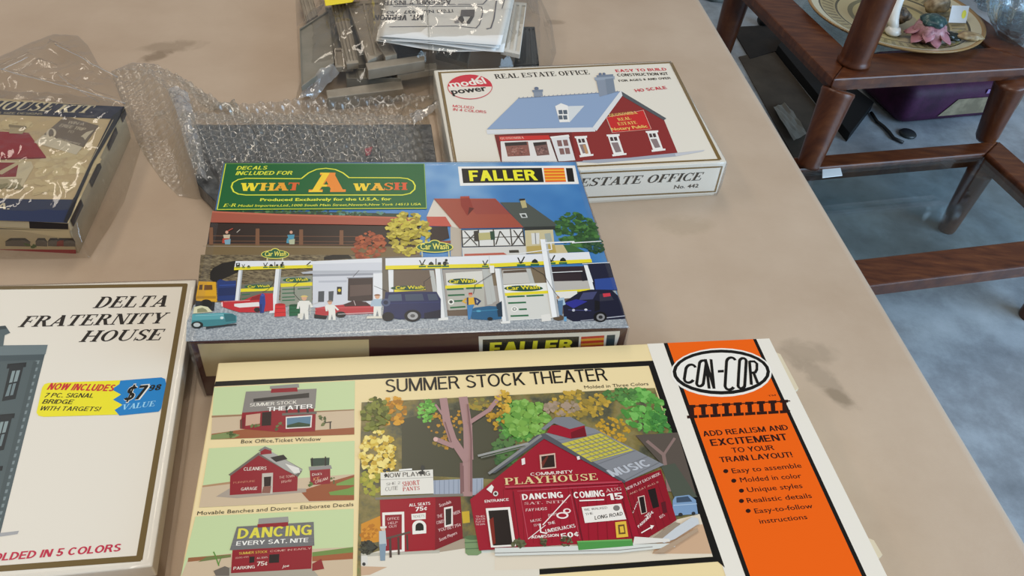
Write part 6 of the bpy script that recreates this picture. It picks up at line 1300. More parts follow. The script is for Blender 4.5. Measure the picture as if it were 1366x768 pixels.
ART['D'] = [
 ('l','border_print','6e5a32',3.88,[-155.4,5.9,1.1,3.4,60.4,4.5,141.1,6.0,153.9,242.5,69.6,242.6,-57.2,243.7]),
 ('p','picture_print','525f62',[-49.2,65.2,20.8,66.2,53.3,66.7,56.1,94.2,69.2,220.5,-9.7,220.7]),
 ('p','picture_print','6c7a7e',[-50.4,62.1,53.6,66.0,54.6,75.3,-46.9,73.7]),
 ('p','picture_print','48555a',[-45.9,73.7,54.3,75.3,54.4,80.7,-44.0,79.8]),
 ('p','picture_print','7d8b8e',[49.7,81.2,52.3,81.0,52.5,84.4,49.8,84.6]),
 ('p','picture_print','7d8b8e',[50.4,88.0,53.1,87.8,53.2,91.1,50.6,91.4]),
 ('p','picture_print','7d8b8e',[51.2,94.7,53.8,94.5,53.9,97.8,51.4,98.0]),
 ('p','picture_print','7d8b8e',[51.9,101.3,54.5,101.1,54.7,104.3,52.1,104.5]),
 ('p','picture_print','7d8b8e',[52.7,107.8,55.2,107.6,55.4,110.8,52.8,111.0]),
 ('p','picture_print','7d8b8e',[53.4,114.2,55.9,114.0,56.1,117.1,53.5,117.3]),
 ('p','picture_print','7d8b8e',[54.1,120.5,56.6,120.3,56.7,123.4,54.2,123.5]),
 ('p','picture_print','7d8b8e',[54.8,126.6,57.3,126.5,57.4,129.5,54.9,129.7]),
 ('p','picture_print','7d8b8e',[55.5,132.7,57.9,132.6,58.1,135.6,55.6,135.7]),
 ('p','picture_print','7d8b8e',[56.1,138.7,58.6,138.6,58.7,141.5,56.3,141.7]),
 ('p','picture_print','7d8b8e',[56.8,144.6,59.3,144.5,59.4,147.4,56.9,147.5]),
 ('p','picture_print','7d8b8e',[57.5,150.5,59.9,150.3,60.0,153.2,57.6,153.3]),
 ('p','picture_print','7d8b8e',[58.1,156.2,60.5,156.0,60.6,158.9,58.2,159.0]),
 ('p','picture_print','7d8b8e',[58.7,161.8,61.1,161.7,61.2,164.5,58.9,164.6]),
 ('p','picture_print','7d8b8e',[59.4,167.4,61.7,167.3,61.8,170.0,59.5,170.1]),
 ('p','picture_print','7d8b8e',[60.0,172.9,62.3,172.8,62.4,175.5,60.1,175.6]),
 ('p','picture_print','7d8b8e',[60.6,178.3,62.9,178.2,63.0,180.8,60.7,180.9]),
 ('p','picture_print','7d8b8e',[61.2,183.6,63.5,183.5,63.6,186.1,61.3,186.2]),
 ('p','picture_print','7d8b8e',[61.8,188.9,64.1,188.7,64.2,191.3,61.9,191.4]),
 ('p','picture_print','7d8b8e',[62.4,194.0,64.6,193.9,64.7,196.5,62.5,196.6]),
 ('p','picture_print','7d8b8e',[62.9,199.1,65.2,199.0,65.3,201.5,63.0,201.6]),
 ('p','picture_print','7d8b8e',[63.5,204.2,65.8,204.1,65.8,206.5,63.6,206.6]),
 ('p','picture_print','7d8b8e',[64.1,209.1,66.3,209.0,66.4,211.5,64.1,211.6]),
 ('p','picture_print','7d8b8e',[64.6,214.0,66.8,213.9,66.9,216.3,64.7,216.4]),
 ('p','picture_print','4a5659',[48.2,81.9,51.0,82.0,65.2,213.5,62.4,213.3]),
 ('p','picture_print','20262a',[31.2,83.2,43.8,82.4,44.6,86.9,32.0,87.7]),
 ('p','picture_print','262c30',[33.3,84.8,42.6,83.8,46.4,115.8,38.1,117.4]),
 ('p','picture_print','8a9a9c',[36.5,90.2,41.7,89.7,42.7,100.0,37.8,101.2]),
 ('p','picture_print','75868a',[38.2,102.7,42.6,101.5,43.7,112.2,38.9,113.3]),
 ('l','picture_print','262c30',0.81,[38.8,88.8,41.7,114.2]),
 ('p','picture_print','20262a',[37.9,129.0,49.9,128.4,50.6,132.4,38.7,133.0]),
 ('p','picture_print','262c30',[39.9,130.4,48.8,129.6,52.1,158.3,44.2,159.6]),
 ('p','picture_print','8a9a9c',[42.9,135.3,47.8,134.9,48.7,144.1,44.0,145.1]),
 ('p','picture_print','75868a',[44.4,146.4,48.6,145.4,49.6,155.0,45.0,155.9]),
 ('l','picture_print','262c30',0.77,[45.1,134.1,47.7,156.7]),
 ('p','picture_print','20262a',[44.1,171.2,55.5,170.8,56.1,174.4,44.8,174.8]),
 ('p','picture_print','262c30',[46.0,172.5,54.4,171.9,57.4,197.6,49.9,198.7]),
 ('p','picture_print','8a9a9c',[48.8,176.9,53.5,176.6,54.2,184.9,49.8,185.7]),
 ('p','picture_print','75868a',[50.2,186.9,54.1,186.0,55.0,194.6,50.7,195.4]),
 ('l','picture_print','262c30',0.73,[50.9,175.8,53.2,196.2]),
 ('p','picture_print','566468',[3.4,46.2,18.0,44.9,23.7,52.5,20.5,54.7,22.9,65.9,9.8,66.0]),
 ('p','picture_print','3c474a',[3.4,46.2,18.0,44.9,20.1,48.2,4.9,50.7]),
 ('p','picture_print','a8a8aa',[46.9,220.6,79.4,218.6,79.1,220.7,48.0,223.8]),
 ('t','title_lettering','2a2420','DELTA',75.6,29.1,-0.0135,54.2,12.42,'h',0.28,0.02),
 ('t','title_lettering','2a2420','FRATERNITY',26.7,46.9,-0.0095,105.5,11.44,'h',0.28,0.02),
 ('t','title_lettering','2a2420','HOUSE',74.3,64.3,-0.0173,58.6,11.45,'h',0.28,0.02),
 ('t','colour_note_lettering','c4304c','MOLDED IN 5 COLORS',63.6,237.7,0.0107,78.0,4.98,'s',0.1,0.07),
 ('p','price_sticker','f0e42c',[64.3,102.7,114.8,103.1,119.8,133.8,69.5,132.6,65.8,131.4,63.7,128.6,61.2,106.9,61.9,103.7]),
 ('p','price_sticker','1c80c4',[112.7,103.4,140.5,102.0,143.5,103.7,144.9,108.2,145.7,130.2,144.4,132.9,119.0,134.7,114.7,129.7,119.1,125.5,111.6,120.5,116.0,116.2,108.4,111.1,112.8,106.7]),
 ('t','sticker_lettering','cc2c34','NOW INCLUDES',64.7,108.9,-0.0908,45.2,6.03,'s',0.15,0.09),
 ('t','sticker_lettering','201c18','7 PC. SIGNAL',64.7,115.6,-0.071,32.9,3.85,'s',0.15,0.04),
 ('t','sticker_lettering','201c18','BRIDGE',65.0,121.1,-0.0783,20.2,3.78,'s',0.15,0.04),
 ('t','sticker_lettering','201c18','WITH TARGETS!',64.8,126.9,-0.0793,40.0,3.73,'s',0.15,0.04),
 ('t','sticker_lettering','e8e4d8','$7',118.2,122.6,0.0881,14.2,13.55,'s',0.2,0.14),
 ('t','sticker_lettering','14140f','$7',118.3,122.0,0.0731,13.1,12.42,'s',0.2,0.08),
 ('t','sticker_lettering','14140f','98',133.6,114.4,0.0708,8.3,5.55,'s',0.2,0.08),
 ('t','sticker_lettering','9cd4f0','VALUE',119.0,130.0,0.0963,21.9,4.64,'h',0.2,0.0),
]
ART['H'] = [
 ('p','picture_print','c4ae86',[-88.6,7.3,124.3,0.3,138.6,185.2,5.3,188.2]),
 ('b','picture_print',['d2c096','cbb78c'],[32.7,45.3,16.4,8.3],24,5.33,1),
 ('b','picture_print',['d2c096','cbb78c'],[105.8,102.0,27.7,22.2],30,6.72,2),
 ('b','picture_print',['cdb98e'],[105.3,136.6,22.9,10.4],20,5.72,3),
 ('p','picture_print','cfc2a2',[6.7,106.3,73.1,101.6,78.5,110.0,80.9,139.5,26.2,147.1]),
 ('p','picture_print','8a2028',[7.8,108.7,62.9,104.4,69.6,125.7,19.3,132.8]),
 ('p','picture_print','931e2a',[-8.2,57.6,51.6,55.9,83.2,93.4,73.3,97.3,5.5,103.9]),
 ('p','picture_print','7a1620',[5.5,103.9,83.2,93.4,83.8,95.5,7.2,107.3]),
 ('p','picture_print','c4b490',[49.8,122.1,63.8,98.9,67.0,100.8,56.4,123.6]),
 ('p','picture_print','b0a07c',[29.5,45.7,45.8,47.1,47.3,58.7,34.9,59.2]),
 ('p','picture_print','8a7c60',[28.0,44.2,45.6,45.5,46.8,49.4,30.0,48.8]),
 ('p','picture_print','b0a484',[49.8,131.0,75.9,127.5,78.2,140.4,55.8,144.4]),
 ('b','picture_print',['8c8462'],[69.6,140.5,13.2,2.8],16,2.64,4),
 ('p','corner_tag','74675a',[73.6,23.8,111.2,36.8,110.3,74.4,66.5,57.5]),
 ('p','corner_tag','cfc4ac',[66.7,57.5,109.5,74.5,108.4,87.2,63.2,71.6]),
 ('t','corner_tag','c8bca4','WIN A',80.5,36.1,-0.1363,16.6,4.76,'s',0.0,0.0),
 ('t','corner_tag','c8bca4','FREE TRIP',74.8,42.4,-0.1938,26.7,4.89,'s',0,0.04),
 ('t','corner_tag','c8bca4','TO',86.0,51.5,-0.1499,6.2,3.89,'s',0.0,0.0),
 ('t','corner_tag','d8ccb4','Q',71.8,65.4,0.5023,9.9,17.64,'h',0.1,0.0),
 ('t','corner_tag','d8ccb4','Headquarters',80.9,64.5,-0.2712,24.9,3.49,'s',0.2,0.0),
 ('p','corner_tag','c8bca4',[101.6,57.7,103.9,49.6,109.8,45.0,108.1,55.0,107.7,62.8,103.9,58.2]),
 ('p','border_print','23263c',[-89.6,5.3,124.3,0.3,126.8,23.7,106.7,24.2,54.8,25.9,-76.2,31.1]),
 ('p','border_print','26304e',[-9.3,160.0,88.1,156.5,130.3,153.4,137.7,185.3,5.5,188.5]),
 ('p','border_print','201f24',[124.3,0.3,126.8,23.7,128.2,96.2,134.3,153.7,137.4,175.6,137.7,185.3,134.5,184.4,130.3,150.8,124.9,98.4,118.3,19.6]),
 ('l','border_print','b8a888',0.64,[121.4,25.5,125.5,100.1,130.6,151.5]),
 ('t','title_lettering','d4c8a6','DOLL HOUSE',-61.4,22.4,0.0457,117.6,16.45,'h',0.3,0.0),
 ('t','title_lettering','d4c8a6','KIT',60.3,17.8,0.0619,33.4,14.14,'h',0.3,0.0),
 ('t','title_lettering','b4a888','SUGAR SIZE DESIGNS',-7.2,27.8,0.0624,58.8,3.65,'s',0,0.03),
 ('t','origin_lettering','d8ccb0','U.S.A.',48.6,174.4,0.0854,34.6,8.73,'s',0,0.03),
]
ART['Hf'] = [
 ('p','side_print','c8b896',[-75.8,3.5,23.8,1.7,21.9,8.4,-79.2,11.2]),
 ('p','side_print','1d1c22',[24.0,0.9,56.8,0.8,54.8,7.5,21.7,8.9]),
 ('l','side_print','c8b48a',0.97,[-79.7,12.3,-3.5,9.7,55.4,9.0]),
 ('p','side_print','c8b48c',[-80.4,13.8,54.9,9.5,54.4,31.5,-92.4,41.2]),
 ('p','side_print','a02c2c',[-92.1,40.6,54.1,31.0,52.7,37.0,-94.6,46.2]),
 ('p','side_print','6a6054',[-37.8,32.4,-36.2,28.4,-31.4,24.1,-17.4,23.1,-14.7,27.1,-16.7,32.5,-38.2,33.5]),
 ('p','side_print','3c352e',[-37.4,28.7,-30.1,23.5,-17.2,22.5,-13.8,27.5,-19.3,25.3,-30.1,26.1]),
 ('p','side_print','6a6054',[-6.2,30.1,-4.7,26.1,-0.0,21.8,14.0,20.8,16.9,24.7,15.0,30.2,-6.6,31.2]),
 ('p','side_print','3c352e',[-5.9,26.4,1.3,21.2,14.2,20.2,17.8,25.2,12.2,23.0,1.4,23.8]),
 ('p','side_print','6a6054',[20.3,28.2,21.7,24.1,24.6,20.0,31.2,19.5,31.9,23.7,30.1,29.1,20.0,29.3]),
 ('p','side_print','3c352e',[21.1,24.4,25.3,19.4,31.4,19.0,32.2,24.2,30.0,21.7,24.9,22.1]),
 ('p','side_print','6a6054',[31.2,27.4,32.5,23.3,35.4,19.2,42.0,18.7,42.7,22.9,41.0,28.3,30.9,28.5]),
 ('p','side_print','3c352e',[31.9,23.6,36.1,18.6,42.2,18.2,43.1,23.4,40.8,20.9,35.7,21.3]),
 ('p','side_print','8a3a2c',[39.1,26.8,40.4,22.8,43.2,18.6,49.9,18.2,50.6,22.3,48.9,27.7,38.8,27.9]),
 ('p','side_print','3c352e',[39.8,23.1,43.9,18.1,50.0,17.6,50.9,22.8,48.7,20.3,43.6,20.7]),
 ('p','side_print','6a6054',[45.1,26.4,46.3,22.3,49.1,18.2,55.8,17.7,56.5,21.8,54.9,27.2,44.7,27.5]),
 ('p','side_print','3c352e',[45.7,22.6,49.8,17.6,55.9,17.2,56.9,22.3,54.6,19.9,49.5,20.3]),
 ('b','side_print',['5a6a3c'],[14.4,29.1,6.0,1.7],10,1.59,1),
]
ART['I'] = [
 ('t','lettering','3c3a40','MT. VERNON',143.9,-40.4,0.0064,58.5,13.89,'s',0.15,0.08),
 ('t','lettering','3c3a40','ITEM No. 1937',107.0,-26.3,0.0484,60.2,7.91,'s',0.05,0.02),
 ('t','lettering','3c3a40','HO',175.3,-29.9,0.058,12.5,7.82,'s',0,0.02),
 ('t','lettering','3c3a40','ASSEMBLY INSTR.',106.1,0.8,0.0386,85.7,12.29,'s',0.1,0.03),
 ('l','lettering','5a5864',1.21,[186.4,-71.3,107.5,-70.0,84.2,-75.5,78.8,-66.1,70.0,-32.9,70.0,-19.9,75.7,-17.4,179.0,-17.9]),
 ('l','lettering','5a5864',1.26,[174.2,-12.3,67.5,-12.5,61.4,-2.1,58.0,8.5]),
 ('l','lettering','5a5864',1.61,[72.1,-78.0,66.4,-75.8,59.4,-52.8,47.2,4.2]),
 ('l','lettering','5a5864',1.12,[45.0,-24.9,36.6,4.2]),
 ('p','lettering','5a5658',[96.4,-27.9,79.2,-27.2,82.6,-45.5,99.7,-45.4]),
 ('p','lettering','3a383c',[104.8,-45.4,96.6,-45.4,95.2,-63.3,86.5,-44.7,82.6,-45.5,90.5,-64.8,99.7,-64.0,102.9,-52.4]),
 ('p','lettering','8a8688',[107.8,-56.2,102.4,-48.5,103.1,-62.4,108.6,-63.1]),
]


# ------------------------------------------------------------------ setting: floor
concrete = noisy('concrete_floor', [(0.3, '696e73'), (0.46, '858b91'), (0.56, '98a0a7'), (0.72, 'acb4bb')], 4.2, 0.34, 0.5, 9, bump=0.12, bscale=40, nrough=0.68)
v = [(-4, -3, 0), (6, -3, 0), (6, 7, 0), (-4, 7, 0)]
fl = mesh_obj('floor', v, [(0, 1, 2, 3)], concrete); fl['kind'] = 'structure'; fl['label'] = 'stained grey concrete floor'

# ------------------------------------------------------------------ folding table with the beige top
TZ = 0.74
EA, EB = Vector((0.2438, 1.1778)), Vector((0.3917, 0.3250))     # two points on its right-hand edge
ed = (EA - EB).normalized(); en = Vector((-ed.y, ed.x))        # along the edge (away), towards the left
def tb(u, w): return EB + ed * u + en * w
def table_material():
    m, n, l, b = new_mat('beige_table_plastic')
    tc = n.new('ShaderNodeTexCoord')
    def nz(scale, detail, rough=.6, dist=0):
        t = n.new('ShaderNodeTexNoise'); t.inputs['Scale'].default_value = scale; t.inputs['Detail'].default_value = detail; t.inputs['Roughness'].default_value = rough; t.inputs['Distortion'].default_value = dist
        l.new(tc.outputs['Object'], t.inputs['Vector']); return t
    a = nz(6, 8, .65); r = n.new('ShaderNodeValToRGB'); r.color_ramp.elements[0].position = .3; r.color_ramp.elements[0].color = lin('b09982'); r.color_ramp.elements[1].position = .7; r.color_ramp.elements[1].color = lin('bfaa94')
    l.new(a.outputs['Fac'], r.inputs['Fac']); col = r.outputs['Color']
    def stain(x, y, rad, sx, sy, hexc, amt, thr):
        nonlocal col
        mp = n.new('ShaderNodeMapping'); mp.vector_type = 'TEXTURE'; mp.inputs['Location'].default_value = (x, y, TZ); mp.inputs['Rotation'].default_value = (0, 0, rad); mp.inputs['Scale'].default_value = (sx, sy, 1)
        l.new(tc.outputs['Object'], mp.inputs['Vector'])
        g = n.new('ShaderNodeTexGradient'); g.gradient_type = 'SPHERICAL'; l.new(mp.outputs[0], g.inputs[0])
        t = nz(45, 5, .6, .4); ad = n.new('ShaderNodeMath'); ad.operation = 'MULTIPLY'; l.new(g.outputs['Fac'], ad.inputs[0]); l.new(t.outputs['Fac'], ad.inputs[1])
        rr = n.new('ShaderNodeMapRange'); rr.inputs['From Min'].default_value = thr; rr.inputs['From Max'].default_value = thr + .16; rr.inputs['To Max'].default_value = amt; l.new(ad.outputs[0], rr.inputs['Value'])
        mx = n.new('ShaderNodeMix'); mx.data_type = 'RGBA'; l.new(rr.outputs[0], mx.inputs['Factor']); l.new(col, mx.inputs[6]); mx.inputs[7].default_value = lin(hexc); col = mx.outputs[2]
    stain(-0.4501, 0.8784, 0.4, 0.075, 0.03, '8f7b65', 0.6, 0.22)
    stain(-0.4581, 0.8518, 0.9, 0.05, 0.02, '84705a', 0.8, 0.24)
    stain(0.2668, 0.4447, -0.9, 0.07, 0.025, '93826f', 0.55, 0.22)
    stain(0.2776, 0.4277, -0.6, 0.03, 0.012, '85745f', 0.6, 0.24)
    stain(0.2596, 0.4732, 0.2, 0.05, 0.03, '9c8a76', 0.6, 0.2)
    stain(0.0209, 1.0518, 0.3, 0.03, 0.014, '96826c', 0.7, 0.22)
    stain(0.1647, 0.6318, 0.3, 0.06, 0.03, 'a8947c', 0.5, 0.2)
    l.new(col, b.inputs['Base Color']); b.inputs['Roughness'].default_value = .34; b.inputs['Specular IOR Level'].default_value = .5
    c = nz(500, 3); bp = n.new('ShaderNodeBump'); bp.inputs['Strength'].default_value = .15; bp.inputs['Distance'].default_value = .0006; l.new(c.outputs['Fac'], bp.inputs['Height']); l.new(bp.outputs[0], b.inputs['Normal'])
    return m
tm = table_material()
table = thing('folding_table', (*tb(.5, .6), 0), 'large folding table with scuffed beige plastic top carrying the kit boxes', 'table')
bm = bmesh.new()
q = [tb(-.75, .002), tb(1.75, .002), tb(1.75, 1.25), tb(-.75, 1.25)]
prism(bm, q, TZ - .045, TZ, .014, 4, bottom_bev=True)
o = from_bm('tabletop', bm, tm, table, True); o.location = -table.location
grey = plain('grey_table_leg_steel', '6a6a6c', .4, .5, .6)
for u in (-.45, 1.45):
    for w in (.2, 1.05):
        bm = bmesh.new(); tube(bm, [(*tb(u, w), 0), (*tb(u, w), TZ - .04)], .014, 12)
        from_bm('leg', bm, grey, table, True).location = -table.location
    bm = bmesh.new(); tube(bm, [(*tb(u, .2), .25), (*tb(u, 1.05), .25)], .01, 10)
    from_bm('crossbar', bm, grey, table, True).location = -table.location

# ------------------------------------------------------------------ kit boxes
def side_strip(quad, z0, z1, over=.004, lift=.0007, n=6):
    """clear film round the sides of a box, folded a little over the top edge"""
    c = sum((Vector(p) for p in quad), Vector((0, 0))) / len(quad); vs = []; fs = []
    pts = []
    for i, p in enumerate(quad):
        a, b = Vector(p), Vector(quad[(i + 1) % len(quad)])
        for k in range(24): pts.append(a.lerp(b, k / 24))
    prof = [(lift * 1.2, z0), (lift * 2.6, z0 + (z1 - z0) * .3), (lift * 2.2, z0 + (z1 - z0) * .7), (lift * 1.3, z1 - .001), (lift * .2, z1 + lift * .9), (-over, z1 + lift * .5)]
    for i, p in enumerate(pts):
        d = (p - c); d.normalize(); wob = noise.noise(Vector((p.x * 60, p.y * 60, 3)))
        for j, (o, z) in enumerate(prof): q = p + d * (o * 1.3 + (.0008 * wob if 0 < j < 4 else 0)); vs.append((q.x, q.y, z))
    m = len(pts); k = len(prof)
    for i in range(m):
        for j in range(k - 1): fs.append((i * k + j, ((i + 1) % m) * k + j, ((i + 1) % m) * k + j + 1, i * k + j + 1))
    return vs, fs
wrap = film('shrink_film', .02, .8, .16, .12, 40)
def inset(quad, d):
    c = sum((Vector(p) for p in quad), Vector((0, 0))) / len(quad)
    return [Vector(p) + (c - Vector(p)).normalized() * d for p in quad]
def box(name, surf, quad_mm, h, label, cols, lid_h=None, group='model kit boxes', wrapfilm=False, prints=(), clip=None, lid_name='lid'):
    Q = [surf.at(*p) for p in quad_mm]; q2 = [Vector((p.x, p.y)) for p in Q]
    c = sum(q2, Vector((0, 0))) / len(q2)
    r = thing(name, (c.x, c.y, TZ), label, 'box', group); L = Vector(r.location)
    loc = [p - c for p in q2]
    lid_h = lid_h or h - .0015
    bm = bmesh.new(); prism(bm, loc, h - lid_h, h, .0009, 2)
    lid = from_bm(lid_name, bm, cols[0], r)
    bm = bmesh.new(); prism(bm, inset(loc, .0022), .0002, h - .002, .0006, 1)
    from_bm('tray', bm, cols[1], r)
    for sf, items in prints:
        print_on(sf, items, L, {None: lid}, clip if sf is surf else None)
    if wrapfilm:
        vs, fs = side_strip(loc, .0006, h); mesh_obj('shrink_wrap', vs, fs, wrap, r, smooth=True)
    return r, lid
card = lambda n, h, r=.4: plain('card_' + n, h, r, .35)
SF = {}
SF['C'] = Surface((-0.20525, 0.35735, 0.78800), (0.980962, 0.194198, 0.000000), (0.194198, -0.980962, 0.000000))
SF['R'] = Surface((-0.11410, 0.81030, 0.78350), (0.961672, 0.274204, 0.000000), (0.274204, -0.961672, 0.000000))
SF['F'] = Surface((-0.27107, 0.57300, 0.80300), (0.983384, 0.181540, 0.000000), (0.181540, -0.983384, 0.000000))
SF['D'] = Surface((-0.40332, 0.42222, 0.77500), (0.981935, 0.189218, 0.000000), (0.189218, -0.981935, 0.000000))
SF['H'] = Surface((-0.53909, 0.67483, 0.77600), (0.996824, 0.079640, 0.000000), (0.079640, -0.996824, 0.000000))
SF['I'] = Surface((-0.01046, 0.98252, 0.80000), (-0.972428, -0.233201, 0.000000), (-0.233201, 0.972428, 0.000000))
SF['Ff'] = Surface((-0.22444, 0.36125, 0.80250), (0.982677, 0.185327, 0.000000), (-0.000000, -0.000000, -1.000000))
SF['Rf'] = Surface((-0.06613, 0.61289, 0.78350), (0.964485, 0.264136, 0.000000), (-0.000000, -0.000000, -1.000000))
SF['Hf'] = Surface((-0.44338, 0.49726, 0.77600), (0.997261, 0.073960, 0.000000), (-0.000000, -0.000000, -1.000000))

# summer stock theater box (front of the table)
qC = [(0, 0), (420.8, 0), (426.6, 284), (1.0, 284)]
rC, lidC = box('model_kit_box', SF['C'], qC, 0.048, 'cream and orange model kit box picturing a red barn theater, nearest the camera', (card('cream', 'ecd7a4'), card('white', 'e0d8ca')),
    prints=[(SF['C'], ART['C'])], clip=(.3, .3, qC[2][0] - .4, 283.5), lid_name='carton')
Lc = Vector(rC.location)
for (ya, yb, lift) in ((14, 52, .0006), (172, 186, .0010)):                 # the tucked end flap shows past the right edge
    bm = bmesh.new()
    a, b = SF['C'].at(qC[1][0] + .3 + ya * .021, ya) - Lc, SF['C'].at(qC[1][0] + .3 + yb * .021, yb) - Lc
    prism(bm, [(a.x, a.y), (a.x + SF['C'].X.x * .0035, a.y + SF['C'].X.y * .0035 - .002), (b.x + SF['C'].X.x * .0035, b.y + SF['C'].X.y * .0035 + .002), (b.x, b.y)], a.z - .004, a.z - .001)
    from_bm('tuck_flap', bm, card('flap', 'd8cbb0'), rC)

# car wash box
qF = [(0.0, 0.0), (325.0, 0.0), (329.3, 215.5), (7.4, 216.7)]
rF, lidF = box('model_kit_box', SF['F'], qF, 0.063, 'blue and grey car wash model kit box with a green banner sticker on its lid', (card('maroon', '43201b', .3), card('tan', 'b49c74')), lid_h=.0615, wrapfilm=True,
    prints=[(SF['F'], ART['F']), (SF['Ff'], ART['Ff'])], clip=(.4, .4, qF[2][0] - .4, qF[3][1] - .4))

# real estate office box
qR = [(0, 0), (287.1, 0), (273.5, 205.9), (-8.0, 203.0)]
rR, lidR = box('model_kit_box', SF['R'], qR, 0.0435, 'white model kit box picturing a red real estate office with blue roof', (card('ivory', 'e2dccf'), card('ivory_tray', 'd8cfbe')), lid_h=.040, wrapfilm=True,
    prints=[(SF['R'], ART['R']), (SF['Rf'], ART['Rf'])])

# fraternity house box
qD = [(-300, 3.5), (148.6, 0), (162.3, 248.1), (-290, 262)]
rD, lidD = box('model_kit_box', SF['D'], qD, 0.035, 'white fraternity house kit box with a yellow and blue price sticker', (card('white_lid', 'e8e1d4'), card('shaded_side', '8d7a66')), lid_h=.012, wrapfilm=True,  # tray brown paints in the shade and reddish reflection along the side
    prints=[(SF['D'], ART['D'])], clip=(-299, 0.5, 162, 261))

# house kit box inside a clear bag
qH = [(-230, -8), (123.8, 0), (138.3, 185.0), (-215, 182)]
rH, lidH = box('model_kit_box', SF['H'], qH, 0.036, 'old tan and navy house kit box sealed in a clear plastic bag', (card('kraft_lid', 'b9a583'), card('kraft_tray', 'b8a586')), lid_h=.009,
    prints=[(SF['H'], ART['H']), (SF['Hf'], ART['Hf'])])
# dark dashes printed on the right-hand skirt of its lid
Lh = Vector(rH.location); A_, B_ = SF['H'].at(123.8, 0), SF['H'].at(138.3, 185.0)
sk = Surface(B_ + Vector((.0006, 0, 0)), A_ - B_, (0, 0, -1))
print_on(sk, [('p', 'edge_print#%d' % a, '201f24', [a, .6, b, .6, b, 8, a, 8]) for a, b in ((4, 34), (60, 92), (118, 150), (168, 184))], Lh, {None: lidH})

# ------------------------------------------------------------------ clear bags
clear = film('clear_bag_film', .05, .9, .07, .3, 50, 'f4f2ee')
bubble = film('bubble_wrap_film', .14, 1.5, .2, .1, 60, 'f0eee8')
def resample(pts, n):
    P = [Vector(p[:2]) for p in pts]; P.append(P[0]); d = [0]
    for a, b in zip(P, P[1:]): d.append(d[-1] + (b - a).length)
    out = []; j = 0
    for i in range(n):
        s = d[-1] * i / n
        while d[j + 1] < s: j += 1
        out.append(P[j].lerp(P[j + 1], (s - d[j]) / (d[j + 1] - d[j])))
    return out
def bag(name, outline, hfun, label, group, mat, n=220, rings=70, crease=.004, cs=28, seed=0, centre=None, bub=0, z0=TZ, sub=None):
    P = resample(outline, n); c = Vector(centre) if centre else sum(P, Vector((0, 0))) / n
    vs = []; fs = []
    for j in range(rings + 1):
        t = j / rings
        for i in range(n):
            p = c.lerp(P[i], t); h = hfun(p.x, p.y)
            edge = min(1, (1 - t) * 5)
            w = Vector((p.x * cs, p.y * cs, seed)); cr = (1 - abs(noise.noise(w)) * 3.0) * .5 + (1 - abs(noise.noise(w * 2.3)) * 3) * .3
            hh = h + crease * max(cr, -.4) * (.25 + .75 * edge) + crease * .45
            if bub:
                a, b = p.x / bub, (p.y / bub) * 1.1547; k = round(b); a2 = a - .5 * (k % 2); dx, dy = a2 - round(a2), (b - k) * .866
                hh += .0034 * max(0, 1 - (dx * dx + dy * dy) * 5.5)
            hh = h * (1 - t ** 12) * 1 + (hh - h) * (1 - t ** 20) + .0008
            vs.append((p.x - c.x, p.y - c.y, max(hh, .0006)))
    for j in range(rings):
        for i in range(n): fs.append((j * n + i, j * n + (i + 1) % n, (j + 1) * n + (i + 1) % n, (j + 1) * n + i))
    fs.append(tuple(range(n))[::-1])
    o = mesh_obj(name, vs, fs, mat, None, smooth=True, loc=(c.x, c.y, z0)); tag(o, label, 'bag', group); return o, c
def quad_dist(p, Q):
    """distance outside a convex quad given counter-clockwise or clockwise"""
    best = 1e9; s = 0; ins = True; area2 = 0
    for i in range(4):
        a, b = Q[i], Q[(i + 1) % 4]; area2 += a[0] * b[1] - a[1] * b[0]
    sg = 1 if area2 > 0 else -1
    for i in range(4):
        a, b = Vector(Q[i][:2]), Vector(Q[(i + 1) % 4][:2]); d = b - a; k = max(0, min(1, (p - a).dot(d) / d.length_squared)); best = min(best, (p - a - d * k).length)
        if (d.x * (p - a).y - d.y * (p - a).x) * sg < 0: ins = False
    return 0 if ins else best
def over(quads, reach):
    def f(x, y):
        p = Vector((x, y)); h = 0
        for Q, z, r in quads:
            d = quad_dist(p, Q); t = max(0, 1 - d / r); h = max(h, z * t * t * (3 - 2 * t) if d > 0 else z)
        return h
    return f
def ridge(a, b, h, w):
    a, b = Vector(a[:2]), Vector(b[:2])
    def f(x, y):
        p = Vector((x, y)); d = b - a; k = max(0, min(1, (p - a).dot(d) / d.length_squared)); return h * max(0, 1 - (p - a - d * k).length / w)
    return f
# bag round the house kit box
HQ = [tuple(SF['H'].at(*p))[:2] for p in qH]
fH = over([(HQ, 0.036 + .0045, .022)], 0)
rid = [ridge((-0.6167, 0.7690), (-0.4402, 0.7298), 0.013, 0.014), ridge((-0.5822, 0.8474), (-0.4738, 0.7855), 0.009, 0.007), ridge((-0.6050, 0.7754), (-0.5879, 0.8090), 0.008, 0.006), ridge((-0.5405, 0.7803), (-0.4700, 0.7323), 0.007, 0.005), ridge((-0.4787, 0.7841), (-0.4145, 0.7014), 0.012, 0.012), ridge((-0.5736, 0.8034), (-0.5569, 0.7999), 0.006, 0.005)]
fH2 = lambda x, y: max(fH(x, y), max(r(x, y) for r in rid))
outH = [(-0.6444, 0.7510), (-0.6275, 0.8136), (-0.6111, 0.8509), (-0.5952, 0.8780), (-0.5665, 0.8804), (-0.5432, 0.8581), (-0.5117, 0.8165), (-0.4864, 0.7953), (-0.4543, 0.7565), (-0.4219, 0.7189), (-0.4038, 0.6827), (-0.3917, 0.6306), (-0.3796, 0.5772), (-0.3770, 0.5381), (-0.3772, 0.5199), (-0.3761, 0.4965), (-0.4130, 0.4897), (-0.4983, 0.4765)]
